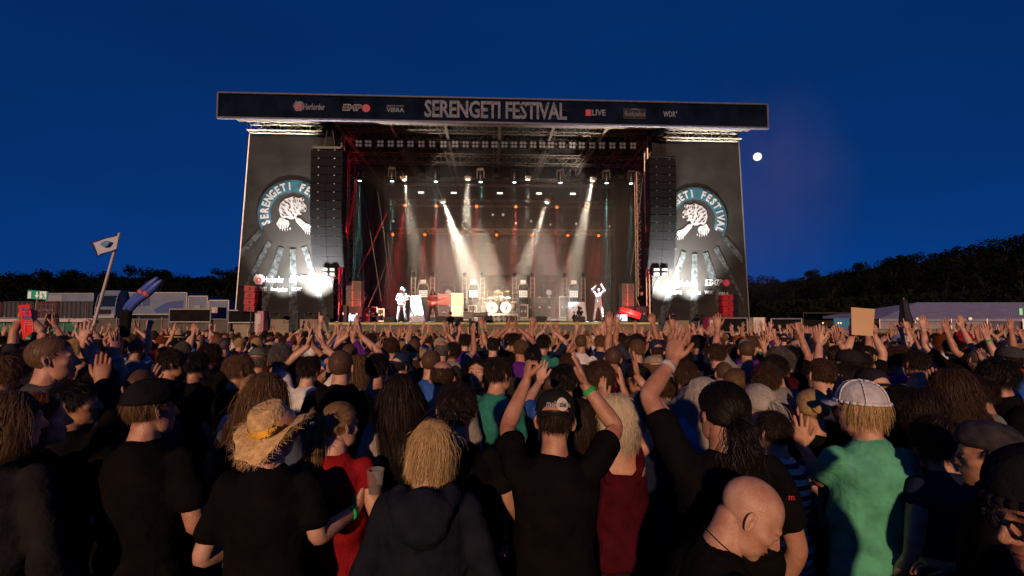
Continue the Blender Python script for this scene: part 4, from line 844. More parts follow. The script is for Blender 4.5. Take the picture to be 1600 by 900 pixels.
def head_piece(res):
    if res not in HG:
        V, f = head_grid(*res); mi = []
        for q in f:
            c = V[list(q)].mean(0); m = 0; x = abs(c[0])
            if (x - .031) ** 2 / .011 ** 2 + (c[2] - .001) ** 2 / .005 ** 2 < 1 and c[1] > .07: m = 1
            elif (x - .03) ** 2 / .020 ** 2 + (c[2] - .026) ** 2 / .0035 ** 2 < 1 and c[1] > .05: m = 1
            elif c[1] > .085 and x < .022 and -.075 < c[2] < -.051: m = 2
            mi.append(m)
        HG[res] = (V, f, mi)
    return HG[res]
def ear_piece(s):
    V = []; f = []; nu, nv = 26, 18
    for j in range(nv + 1):
        th = math.pi * j / nv
        for i in range(nu):
            a = 2 * math.pi * i / nu; y, z = math.sin(th) * math.cos(a), math.sin(th) * math.sin(a); x = math.cos(th); d = 0
            if x > 0: d = -1.25 * math.exp(-(((y - .22) / .36) ** 2 + ((z + .05) / .42) ** 2)) - .5 * math.exp(-((math.hypot(y, z) - .70) / .12) ** 2) * (y < .35) + .25 * math.exp(-((math.hypot(y, z) - .5) / .12) ** 2) * (y < .1)
            V.append((s * (.080 + .0115 * (x + d) - .0105 * y * (1 + .2 * z)), -.014 + .0185 * y * (1 + .28 * z) - .006 * z, -.004 + .0325 * z))
    for j in range(nv):
        for i in range(nu): f.append((j * nu + i, j * nu + (i + 1) % nu, (j + 1) * nu + (i + 1) % nu, (j + 1) * nu + i))
    bm = bmesh.new(); vs = [bm.verts.new(p) for p in V]
    for q in f:
        try: bm.faces.new([vs[i] for i in q])
        except ValueError: pass
    bmesh.ops.remove_doubles(bm, verts=bm.verts, dist=.0004); bmesh.ops.holes_fill(bm, edges=bm.edges)
    bm.verts.index_update(); V = np.array([v.co[:] for v in bm.verts]); f = [tuple(v.index for v in q.verts) for q in bm.faces]; bm.free(); return V, f
EARS = [ear_piece(1), ear_piece(-1)]
def cat(pts, k=3):
    pts = [V3(*p) for p in pts]; out = []
    for i in range(len(pts) - 1):
        p0 = pts[max(0, i - 1)]; p1 = pts[i]; p2 = pts[i + 1]; p3 = pts[min(len(pts) - 1, i + 2)]
        for j in range(k):
            t = j / k; out.append(.5 * (2 * p1 + (p2 - p0) * t + (2 * p0 - 5 * p1 + 4 * p2 - p3) * t * t + (3 * p1 - p0 - 3 * p2 + p3) * t ** 3))
    out.append(pts[-1]); return out
def loft(path, rad, n=10, side=(1, 0, 0), ex=2.0):
    path = [V3(*p) for p in path]; V = []; f = []; m = len(path); side = V3(*side)
    T = []
    for i in range(m):
        t = path[min(m - 1, i + 1)] - path[max(0, i - 1)]; T.append(t / max(1e-9, np.linalg.norm(t)))
    rings = []
    def ring(p, t, rx, ry, s=1):
        sd = side - t * (side @ t)
        if np.linalg.norm(sd) < .2: q = V3(0, 1, 0); sd = q - t * (q @ t)
        sd = sd / np.linalg.norm(sd); up = np.cross(t, sd); o = len(V)
        for i in range(n):
            a = 2 * math.pi * i / n; c, q = math.cos(a), math.sin(a); c = math.copysign(abs(c) ** (2 / ex), c); q = math.copysign(abs(q) ** (2 / ex), q)
            V.append(p + sd * rx * c * s + up * ry * q * s)
        rings.append(o)
    r0, r1 = min(rad[0]), min(rad[-1])
    ring(path[0] - T[0] * r0 * .45, T[0], *rad[0], s=.6)
    for i in range(m): ring(path[i], T[i], *rad[i])
    ring(path[-1] + T[-1] * r1 * .45, T[-1], *rad[-1], s=.6)
    for a, b in zip(rings, rings[1:]):
        for i in range(n): f.append((a + i, a + (i + 1) % n, b + (i + 1) % n, b + i))
    k = len(V); V.append(path[0] - T[0] * r0 * .6); V.append(path[-1] + T[-1] * r1 * .6)
    for i in range(n): f.append((rings[0] + (i + 1) % n, rings[0] + i, k)); f.append((rings[-1] + i, rings[-1] + (i + 1) % n, k + 1))
    return np.array(V), f
def lrp(path, rad, k, n=10, side=(1, 0, 0), ex=2.0):
    P = cat(path, k); Rr = cat([(a, b, 0) for a, b in rad], k); return loft(P, [(r[0], r[1]) for r in Rr], n, side, ex)
def unit(a): a = V3(*a); return a / np.linalg.norm(a)
HANDS = {'open': ((6, 4, 4, 6), 7, 0), 'spread': ((5, 3, 3, 5), 14, -10), 'flat': ((3, 2, 2, 3), 1, 12), 'relax': ((22, 26, 30, 34), 2, 10), 'fist': ((78, 80, 82, 84), 0, 40), 'grip': ((48, 50, 52, 56), 0, 30), 'point': ((4, 76, 80, 82), 0, 35)}
def hand(wr, f, n, s, kind, k=1.0):
    f = unit(f); n = V3(*n); n = n - f * (n @ f); n = unit(n); th = np.cross(n, f) * (-s); curl, spr, tb = HANDS[kind]; P = []
    wr = V3(*wr)
    P.append(lrp([wr - f * .02 * k, wr + f * .03 * k, wr + f * .066 * k, wr + f * .094 * k], [(.027 * k, .019 * k), (.037 * k, .0185 * k), (.042 * k, .0155 * k), (.039 * k, .0115 * k)], 2, 10, th, 2.4))
    for i, (off, L, r) in enumerate(((.030, .070, .0092), (.0105, .079, .0094), (-.0100, .073, .0090), (-.0290, .056, .0080))):
        d = unit(f + th * math.tan(R(spr)) * (off / .03)); p = wr + (f * (.086 - .25 * abs(off - .01)) + th * off) * k; path = [p]; a = 0
        for seg, cc in ((.46, 1), (.30, 1.15), (.24, .8)):
            a += R(curl[i]) * cc; p = p + (d * math.cos(a) + n * math.sin(a)) * L * seg * k; path.append(p)
        P.append(lrp(path, [(r * k, r * k)] * 2 + [(r * .93 * k,) * 2, (r * .78 * k,) * 2], 2, 7, th))
    p = wr + (f * .022 + th * .024 + n * .004) * k; d = unit(th * math.cos(R(48 + tb * .4)) + f * math.sin(R(48 + tb * .4)) + n * (.15 + tb * .012)); d2 = unit(d + f * .35 + n * tb * .012 - th * .2)
    P.append(lrp([p, p + d * .036 * k, p + d * .036 * k + d2 * .030 * k, p + d * .036 * k + d2 * .052 * k], [(.0135 * k,) * 2, (.012 * k,) * 2, (.0105 * k,) * 2, (.008 * k,) * 2], 2, 7, n))
    return P
def arm_path(S, E, Wr, s):
    S, E, Wr = V3(*S), V3(*E), V3(*Wr); a, b = E - S, Wr - E
    return [S - unit(a) * .03, S, S + a * .35, S + a * .7, E - a * .07, E + b * .07, E + b * .3, E + b * .65, Wr, Wr + unit(b) * .012], [(.045, .045), (.056, .054), (.053, .050), (.045, .044), (.041, .040), (.041, .040), (.043, .041), (.035, .033), (.027, .023), (.025, .020)]
POSES = {
 'down': ((.248, -.04, 1.14), (.235, .10, .90), (0, .3, -1), (-1, 0, 0), 'relax'),
 'bent': ((.250, -.05, 1.13), (.15, .20, 1.10), (-.6, .8, .1), (0, 0, -1), 'relax'),
 'up': ((.29, .08, 1.64), (.25, .15, 1.88), (0, .05, 1), (-.2, 1, 0), 'open'),
 'upwide': ((.36, .06, 1.60), (.40, .12, 1.85), (.15, .05, 1), (-.2, 1, 0), 'spread'),
 'clap': ((.30, .12, 1.63), (.070, .18, 1.83), (-.16, .1, 1), (-1, .1, 0), 'flat'),
 'clapopen': ((.32, .12, 1.60), (.16, .18, 1.82), (-.05, .1, 1), (-1, .2, 0), 'open'),
 'face': ((.30, .16, 1.25), (.10, .34, 1.52), (-.2, .25, 1), (-1, .1, 0), 'flat'),
 'fist': ((.28, .10, 1.63), (.24, .16, 1.88), (0, .1, 1), (0, 1, 0), 'fist'),
 'point': ((.24, .06, 1.66), (.22, .12, 1.92), (0, .1, 1), (0, 1, 0), 'point'),
 'cup': ((.27, -.02, 1.12), (.24, .26, 1.14), (-.2, 1, .1), (-1, 0, .1), 'grip'),
 'front': ((.30, .20, 1.42), (.20, .44, 1.58), (-.1, .3, 1), (-.2, 1, 0), 'open'),
}
def mir(p): e, w_, f, n, h = p; m = lambda a: (-a[0], a[1], a[2]); return m(e), m(w_), m(f), m(n), h
TS = bpy.data.scenes.new('mesh_workshop'); TVL = TS.view_layers[0]; TRASH = []
def temp_obj(V, f, mi=None, mats=0):
    me = bpy.data.meshes.new('tmp'); me.from_pydata([tuple(p) for p in V], [], f)
    for k in range(mats): me.materials.append(None)
    if mi is not None: me.polygons.foreach_set('material_index', mi)
    bm = bmesh.new(); bm.from_mesh(me); bmesh.ops.recalc_face_normals(bm, faces=bm.faces)
    if bm.calc_volume(signed=True) < 0: bmesh.ops.reverse_faces(bm, faces=bm.faces)
    bm.to_mesh(me); bm.free(); o = bpy.data.objects.new('tmp', me); TS.collection.objects.link(o); return o
def baked(o, name):
    TVL.update(); dg = TVL.depsgraph; me = bpy.data.meshes.new_from_object(o.evaluated_get(dg)); me.name = name; return me
def drop(objs):
    for o in objs: TS.collection.objects.unlink(o); TRASH.extend((o, o.data))
def union(pieces, name):
    objs = [temp_obj(p[0], p[1], p[2] if len(p) > 2 else None, 3) for p in pieces]; base = objs[0]
    for o in objs[1:]:
        m = base.modifiers.new('b', 'BOOLEAN'); m.operation = 'UNION'; m.object = o; m.solver = 'MANIFOLD'
    me = baked(base, name)
    if len(me.polygons) < 400:
        for m in base.modifiers: m.solver = 'EXACT'
        me = baked(base, name)
    drop(objs); me.polygons.foreach_set('use_smooth', [True] * len(me.polygons)); return me
def remesh(pieces, name, vox, smooth=4, wr=0., seed=0):
    V = []; f = []
    for p in pieces:
        o = len(V); V += [tuple(x) for x in p[0]]; f += [tuple(i + o for i in q) for q in p[1]]
    ob = temp_obj(V, f); m = ob.modifiers.new('r', 'REMESH'); m.mode = 'VOXEL'; m.voxel_size = vox; m.use_smooth_shade = True
    m = ob.modifiers.new('s', 'SMOOTH'); m.iterations = smooth; m.factor = .5
    me = baked(ob, name); drop([ob])
    if wr:
        n = len(me.vertices); co = np.empty(n * 3); me.vertices.foreach_get('co', co); co = co.reshape(-1, 3); no = np.empty(n * 3); me.vertices.foreach_get('normal', no); no = no.reshape(-1, 3)
        x, y, z = co.T; s = seed * 1.7
        d = np.sin(22 * z + 9 * x + 3 * np.sin(7 * x + s) + s) * .45 + np.sin(31 * x - 14 * z + 4 * np.sin(9 * z + s) + 2 * s) * .35 + np.sin(40 * y + 25 * z + 3 * np.sin(11 * x)) * .3
        d *= .6 + .8 * np.clip((1.35 - z) / .4, 0, 1); co = co + no * (np.maximum(d, -.35) * wr * 1.25)[:, None]; me.vertices.foreach_set('co', co.ravel()); me.update()
    return me
BODY = {}
def body_for(key, armL, armR, head=(0, 0, 0), lean=(0, 0), sleeve='short', build=1.0, wide=1.0, fem=False, stance=.0, legs=None, res=(56, 44), hood=False):
    if key in BODY: return BODY[key]
    lp, lr = R(lean[0]), R(lean[1])
    def warp(V):
        V = np.array(V, float); z = V[:, 2]; t = np.clip((z - .95) / .5, 0, 1.0); t = t * t * (3 - 2 * t); a = lp * t; b = lr * t
        y, zz = V[:, 1], z - .95; y2 = y * np.cos(a) + zz * np.sin(a); z2 = zz * np.cos(a) - y * np.sin(a); x = V[:, 0]; x2 = x * np.cos(b) + z2 * np.sin(b); z3 = z2 * np.cos(b) - x * np.sin(b)
        return np.stack([x2, y2, z3 + .95], 1)
    sw = (.83 if fem else .90) * wide; bl = build
    rings = [(.84, .13, .10, 0), (.92, .17, .122, -.006), (1.0, .166 * bl, .12 * bl, 0), (1.08, (.140 if fem else .152) * bl, .108 * bl, .006), (1.18, .156 * bl, .114 * bl, .006), (1.28, .172 * sw, .122, 0), (1.36, .180 * sw, .118, -.006), (1.415, .164 * sw, .098, -.010), (1.450, .112 * sw, .078, -.012), (1.482, .066, .062, -.008), (1.54, .053, .057, .006), (1.60, .052, .055, .016)]
    torso = lrp([(0, r[3], r[0]) for r in rings], [(r[1], r[2]) for r in rings], 2, 20, (1, 0, 0), 2.3)
    Hm = Matrix.Translation((0, .0, 1.535)) @ Euler((R(-head[1]), R(head[2]), R(-head[0])), 'ZXY' if False else 'XYZ').to_matrix().to_4x4() @ Matrix.Translation((0, .022, .093)) @ Matrix.Scale(.955 if not fem else .92, 4)
    Hn = np.array(Hm)
    def hx(V): V = np.asarray(V); return V @ Hn[:3, :3].T + Hn[:3, 3]
    hv, hf, hm = head_piece(res); pieces = [(warp(torso[0]), torso[1])]
    # head carried along by the lean
    a, b = lp, lr; LM = Matrix.Translation((0, 0, .95)) @ Matrix.Rotation(b, 4, 'Y') @ Matrix.Rotation(-a, 4, 'X') @ Matrix.Translation((0, 0, -.95))
    Hfull = LM @ Hm; Hn = np.array(Hfull)
    pieces.append((hx(hv), hf, hm))
    for e in EARS: pieces.append((hx(e[0]), e[1]))
    shp = []; Sj = []
    for s, A in ((-1, armL), (1, armR)):
        E, Wr, f, n, hk = A; up = max(0, min(1, (E[2] - 1.3) / .35)); S = V3(s * (.186 - .02 * up) * sw, -.008 + .01 * up, 1.402 + .05 * up); S = warp([S])[0]
        L1, L2 = .285, .255; E = V3(*E); Wr = V3(*Wr)
        P, Rr = arm_path(S, E, Wr, s); q = .84 if fem else .93; Rr = [(x * q, y * q) for x, y in Rr]; pieces.append(lrp(P, Rr, 2, 10, f if abs(unit(f) @ unit(Wr - E)) < .7 else (s, .3, 0))); pieces += hand(Wr, f, n, s, hk, .92 if fem else 1.0)
        a = E - S; b = Wr - E; sl = .056 * (q + .05)
        if sleeve == 'short': shp.append(lrp([S - unit(a) * .05, S, S + a * .35, S + a * .66], [(.045, .045), (sl + .007, sl + .007), (sl + .009, sl + .008), (sl + .012, sl + .010)], 3, 12))
        elif sleeve == 'long': shp.append(lrp([S - unit(a) * .05, S, S + a * .5, E - a * .06, E + b * .08, E + b * .5, E + b * .93], [(.045, .045), (sl + .007, sl + .007), (sl + .006, sl + .005), (.056, .056), (.055, .055), (.049, .049), (.040, .038)], 3, 12))
        elif sleeve == 'cap': shp.append(lrp([S - unit(a) * .05, S, S + a * .2], [(.05, .05), (sl + .004, sl + .004), (sl + .004, sl + .004)], 3, 12))
    LG = legs or [((s * .09, 0, .90), (s * (.098 + stance * .5), .012, .49), (s * (.10 + stance), -.015, .085)) for s in (-1, 1)]
    lgp = [lrp([(0, 0, .82), (0, 0, .90), (0, 0, .985)], [(.14, .105), (.180, .130), (.166 * bl, .12 * bl)], 3, 18, (1, 0, 0), 2.2)]; shoes = []
    for h, k, an in LG:
        h, k, an = V3(*h), V3(*k), V3(*an); pieces.append(lrp([h, h + (k - h) * .5, k, k + (an - k) * .35, an], [(.082, .085), (.07, .072), (.05, .052), (.05, .055), (.032, .036)], 2, 10)); fd = V3(an[0] * .15, .15, -.05) if legs is None else V3(0, .15, -.05)
        pieces.append(lrp([an + V3(0, -.03, -.04), an + V3(0, .03, -.035), an + V3(fd[0], .12, -.055)], [(.030, .03), (.036, .03), (.034, .018)], 2, 8)); lgp.append(lrp([h + V3(0, 0, .02), h + (k - h) * .5, k, k + (an - k) * .4, an + V3(0, 0, .01)], [(.098, .102), (.088, .092), (.068, .07), (.067, .072), (.060, .064)], 3, 12))
        shoes.append(lrp([an + V3(0, -.055, -.045), an + V3(0, .0, -.035), an + V3(fd[0] * .6, .08, -.045), an + V3(fd[0], .16, -.058)], [(.034, .03), (.043, .045), (.045, .032), (.040, .02)], 3, 10, (1, 0, 0), 2.4))
    body = union(pieces[4:] + pieces[:1] + pieces[2:4] + pieces[1:2], 'body')
    i = .020; top = [(1.0 if sleeve != 'x' else 1), ]
    sr = [(.86, .196 * bl, .142 * bl, 0), (.90, .194 * bl, .142 * bl, -.004), (1.0, .186 * bl, .138 * bl, 0), (1.08, (.160 if fem else .176) * bl, .128 * bl, .006), (1.18, .178 * bl, .134 * bl, .006), (1.28, .188 * sw, .138, 0), (1.36, .194 * sw, .132, -.006), (1.415, .178 * sw, .112, -.010), (1.452, .126 * sw, .092, -.012), (1.476, .090, .078, -.010)]
    if sleeve == 'tank': sr = [r for r in sr if r[0] < 1.34] + [(1.335, .165 * sw, .128, -.004)]
    tr = lrp([(0, r[3], r[0]) for r in sr], [(r[1], r[2]) for r in sr], 3, 24, (1, 0, 0), 2.3); shp.append((warp(tr[0]), tr[1]))
    if sleeve == 'tank':
        for s in (-1, 1):
            q = lrp([(s * .10, .118, 1.30), (s * .105, .10, 1.38), (s * .11, .0, 1.468), (s * .10, -.105, 1.40), (s * .08, -.135, 1.30)], [(.024, .012)] * 5, 3, 8, (1, 0, 0)); shp.append((warp(q[0]), q[1]))
    else:
        ring = [(.078 * math.cos(t), -.010 + .072 * math.sin(t), 1.484 - .022 * max(0, math.sin(t))) for t in np.linspace(0, 2 * math.pi, 25)]; c = MB().path(ring, .011, 6); shp.append((warp(np.array(c.v)), c.f))
    if hood:
        for (x, y, z, rx, ry, rz) in ((0, -.115, 1.455, .125, .06, .07), (-.09, -.06, 1.475, .05, .07, .05), (.09, -.06, 1.475, .05, .07, .05), (0, -.14, 1.40, .10, .045, .07)):
            q = loft([(x, y, z - rz * .8), (x, y, z - rz * .4), (x, y, z), (x, y, z + rz * .5), (x, y, z + rz * .85)], [(rx * .5, ry * .5), (rx * .9, ry * .9), (rx, ry), (rx * .85, ry * .85), (rx * .5, ry * .5)], 14); shp.append((warp(q[0]), q[1]))
    shirt = remesh(shp, 'shirt', .0115, 4, .0105, len(BODY)); tro = remesh(lgp, 'trousers', .02, 4, .004, len(BODY)); sh = [remesh([q], 'shoe', .014, 2) for q in shoes]
    BODY[key] = (body, shirt, tro, sh, Hfull, LM); return BODY[key]

# hair --------------------------------------------------------------
def hairline(y): return np.interp(y, [-.12, -.05, -.012, .02, .05, .085], [-.062, -.058, -.022, .028, .055, .078])
def is_scalp(P): return P[:, 2] > hairline(P[:, 1])
def sgrad(P, e=.002):
    g = np.stack([head_sdf(P + V3(e, 0, 0)) - head_sdf(P - V3(e, 0, 0)), head_sdf(P + V3(0, e, 0)) - head_sdf(P - V3(0, e, 0)), head_sdf(P + V3(0, 0, e)) - head_sdf(P - V3(0, 0, e))], 1)
    return g / np.maximum(1e-9, np.linalg.norm(g, axis=1))[:, None]
CAPV, CAPF = head_grid(48, 36)
HAIR = {}
def hair_mesh(kind, seed=0):
    if (kind, seed) in HAIR: return HAIR[(kind, seed)]
    r = np.random.RandomState(seed * 13 + len(kind)); N = {'buzz': 3000, 'short': 5600, 'crop': 4200, 'bald': 2200, 'messy': 5200, 'shag': 7500, 'stubble': 5000, 'bob': 6500, 'long': 5600, 'curly': 5000, 'pony': 4500, 'bun': 4500, 'curlypony': 4500, 'under': 2600, 'underlong': 2600}[kind]
    D = r.normal(size=(N * 3, 3)); D[:, 2] = np.where(D[:, 2] < -.35 * np.abs(D[:, 1]) , -D[:, 2], D[:, 2]); D = D[:int(N * 1.9)]; D /= np.linalg.norm(D, axis=1)[:, None]; P = head_ray(D); k = is_scalp(P)
    if kind in ('under', 'underlong'): k &= P[:, 2] < .052 + .06 * np.clip(-P[:, 1] / .1, -1, 0)
    if kind in ('bald', 'stubble'): k &= ~(((P[:, 2] > .085) & (P[:, 1] < .09)) | ((P[:, 1] > .02) & (P[:, 2] > .05)))
    P = P[k][:N]; n = len(P); G = sgrad(P); S = 4 if kind in ('short', 'crop', 'buzz', 'bald', 'under', 'stubble') else (12 if kind in ('long', 'curly') else 8)
    L = {'buzz': .010, 'short': .042, 'crop': .026, 'bald': .022, 'messy': .085, 'shag': .13, 'stubble': .0035, 'bob': .20, 'long': .44, 'curly': .40, 'pony': 0, 'bun': 0, 'curlypony': 0, 'under': .035, 'underlong': .085}[kind] * r.uniform(.75, 1.2, n); lift0 = {'buzz': .003, 'short': .007, 'crop': .005, 'bald': .005, 'messy': .013, 'shag': .006, 'stubble': .0012, 'bob': .012, 'long': .010, 'curly': .022, 'pony': .006, 'bun': .006, 'curlypony': .010, 'under': .006, 'underlong': .010}[kind]
    lift = lift0 * r.uniform(.3, 1.5, n); pts = [P + G * .001]; rv = r.uniform(0, 1, n); rv2 = r.uniform(0, 6.28, n)
    whorl = V3(.012, -.07, .11); clump = np.sin(P @ V3(90, 70, 60) + 3 * np.sin(P @ V3(50, -80, 40)))
    clumpv = np.stack([np.sin(P @ V3(140, 90, 60)), np.sin(P @ V3(60, 150, 80) + 1), np.sin(P @ V3(80, 60, 150) + 2)], 1) * (.3 if kind == 'messy' else .14)
    if kind in ('pony', 'bun', 'curlypony'):
        tie = V3(0, -.122, .022) if kind != 'curlypony' else V3(0, -.118, -.01)
        for j in range(1, S + 1):
            t = j / S; Q = P * (1 - t) + (tie + r.normal(0, .004, (n, 3)) * 1) * t; d = head_sdf(Q); g = sgrad(Q); Q = Q + g * np.maximum(0, lift + .004 - d)[:, None]; pts.append(Q)
    else:
        tang = P - whorl; tang -= G * (tang * G).sum(1)[:, None]; tang /= np.maximum(.02, np.linalg.norm(tang, axis=1))[:, None]
        if kind in ('bob', 'long', 'curly'):
            side = np.sign(P[:, 0] + .004); tang = np.stack([side * np.where(P[:, 1] > -.02, .8, .18), -.35 + 0 * side, -.5 + 0 * side], 1)
        dirn = tang * .9 + G * (.35 if kind in ('short', 'crop', 'messy') else .15) + r.normal(0, .10 if kind != 'messy' else .2, (n, 3)) + clumpv + V3(0, 0, -.15); Q = P.copy()
        grav = {'long': .75, 'curly': .7, 'bob': .6, 'messy': .28, 'shag': .55, 'underlong': .5, 'under': .25}.get(kind, .1); step = L / S
        for j in range(S):
            if kind not in ('buzz', 'stubble'): dirn = dirn + r.normal(0, 1, (n, 3)) * (.06 + .26 * (rv > .9))[:, None]
            dirn = dirn + V3(0, 0, -grav) * (1 if j else .3); dirn /= np.linalg.norm(dirn, axis=1)[:, None]; Q = Q + dirn * step[:, None]; d = head_sdf(Q); g = sgrad(Q); push = np.maximum(0, lift - d); Q = Q + g * np.minimum(push, .05)[:, None]
            if kind in ('bob', 'long', 'curly'):
                fr = Q[:, 1] > .035; Q[:, 0] = np.where(fr & (np.abs(Q[:, 0]) < .068) & (Q[:, 2] < .075), np.sign(Q[:, 0] + 1e-6) * .068, Q[:, 0]); Q[:, 1] = np.where(fr, Q[:, 1] - .012, Q[:, 1])
                yb = np.interp(Q[:, 2], [-.60, -.34, -.22, -.15, -.10], [-.165, -.165, -.125, -.085, .3]); lo = (Q[:, 2] < -.1) & (Q[:, 1] > yb - rv * .025) ; Q[:, 1] = np.where(lo, yb - rv * .03, Q[:, 1]); Q[:, 0] = np.where(Q[:, 2] < -.08, Q[:, 0] * .965, Q[:, 0])
            if kind == 'curly': Q = Q + np.stack([np.cos(rv2 + j * 1.9 + clump), np.sin(rv2 + j * 1.9 + clump), 0 * rv2], 1) * .013 * min(1, j / 3)
            else: Q = Q + np.stack([np.sin(clump * 2 + j * .5), np.cos(clump * 3 + j * .4), 0 * rv], 1) * (.0015 if kind != 'messy' else .004)
            pts.append(Q.copy())
    sets = [(pts, np.clip(.45 + .22 * clump + .5 * (rv - .5), 0, 1), .0019 if kind not in ('buzz', 'stubble') else .0014)]
    if kind in ('pony', 'curlypony'):
        m = 900 if kind == 'curlypony' else 700; Q = tie + r.normal(0, .012, (m, 3)); tp = [Q]; d = np.tile(V3(0, -.9, -.1), (m, 1)) + r.normal(0, .25, (m, 3)); LL = r.uniform(.24, .34, m); ph = r.uniform(0, 6.28, m)
        for j in range(10):
            d = d + V3(0, .12, -.5); d /= np.linalg.norm(d, axis=1)[:, None]; Q = Q + d * (LL / 10)[:, None]
            if kind == 'curlypony': Q = Q + np.stack([np.cos(ph + j * 1.8), np.sin(ph + j * 1.8), 0 * ph], 1) * .014
            else: Q = Q * V3(.97, 1, 1)
            tp.append(Q)
        sets.append((tp, r.uniform(0, 1, m), .0026))
    if kind == 'bun':
        m = 600; D = r.normal(size=(m, 3)); D /= np.linalg.norm(D, axis=1)[:, None]; ax = np.cross(D, r.normal(size=(m, 3))); ax /= np.linalg.norm(ax, axis=1)[:, None]; tp = []
        for j in range(8): t = j * .38; tp.append(V3(0, -.135, .028) + (D * math.cos(t) + ax * math.sin(t)) * V3(.040, .030, .034) * r.uniform(.75, 1.15, (m, 1)))
        sets.append((tp, r.uniform(0, 1, m), .0035))
    V = []; f = []; att = []
    # under layer on the scalp
    ok = is_scalp(CAPV)
    if kind in ('under', 'underlong'): ok &= CAPV[:, 2] < .06
    if kind == 'stubble': ok &= False
    if kind == 'bald': ok &= ~(((CAPV[:, 2] > .085) & (CAPV[:, 1] < .09)) | ((CAPV[:, 1] > .02) & (CAPV[:, 2] > .05)))
    g = sgrad(CAPV); cv = CAPV + g * (lift0 * .35 + .0015); mp = {}
    for q in CAPF:
        if all(ok[i] for i in q):
            for i in q:
                if i not in mp: mp[i] = len(V); V.append(cv[i]); att.append(.3)
            f.append(tuple(mp[i] for i in q))
    for pts, rv_, wd in sets:
        n = len(pts[0]); base = len(V); K = len(pts); A = np.stack(pts, 1); T = np.gradient(A, axis=1); T /= np.maximum(1e-9, np.linalg.norm(T, axis=2))[..., None]; out = A - V3(0, .0, .0); sd = np.cross(T, out + r.normal(0, .06 if len(pts[0]) > 500 else .4, (n, 1, 3))); sd /= np.maximum(1e-9, np.linalg.norm(sd, axis=2))[..., None]
        tp = np.linspace(1, .25, K)[None, :, None] * wd * .5 * r.uniform(.6, 1.3, (n, 1, 1)); B = np.stack([A - sd * tp, A + sd * tp], 2).reshape(-1, 3); V += list(B); att += list(np.repeat(rv_, K * 2))
        o = base + (np.arange(n) * K * 2)[:, None] + 2 * np.arange(K - 1)[None, :]; f += np.stack([o, o + 1, o + 3, o + 2], -1).reshape(-1, 4).tolist()
    me = bpy.data.meshes.new('hair'); me.from_pydata(np.array(V).tolist(), [], f); a = me.attributes.new('strand', 'FLOAT', 'POINT'); a.data.foreach_set('value', np.array(att, dtype=np.float32)); me.polygons.foreach_set('use_smooth', [True] * len(f)); me.materials.append(None); HAIR[(kind, seed)] = me; return me

# hats --------------------------------------------------------------
HATS = {}
def dome(rx, ry, rz, c, z0=0.0, n=28, m=9, th=.004, ridge=0, tilt=0):
    vs = []; fs = []
    for lay in (0, 1):
        o = len(vs)
        for j in range(m):
            t = (math.pi / 2) * j / m
            for i in range(n):
                a = 2 * math.pi * i / n; k = 1 - ridge * (abs(math.sin(3 * a)) < .22); q = 1 - lay * th / rx; vs.append((c[0] + rx * q * k * math.cos(t) ** .75 * math.sin(a), c[1] + ry * q * k * math.cos(t) ** .75 * math.cos(a), c[2] + rz * q * math.sin(t) + tilt * math.cos(a) * math.cos(t)))
        vs.append((c[0], c[1], c[2] + rz * (1 - lay * th / rx)))
        for j in range(m - 1):
            for i in range(n): fs.append((o + j * n + i, o + j * n + (i + 1) % n, o + (j + 1) * n + (i + 1) % n, o + (j + 1) * n + i))
        for i in range(n): fs.append((o + (m - 1) * n + i, o + (m - 1) * n + (i + 1) % n, o + m * n))
    h = m * n + 1
    for i in range(n): fs.append((i, (i + 1) % n, h + (i + 1) % n, h + i))
    return vs, fs
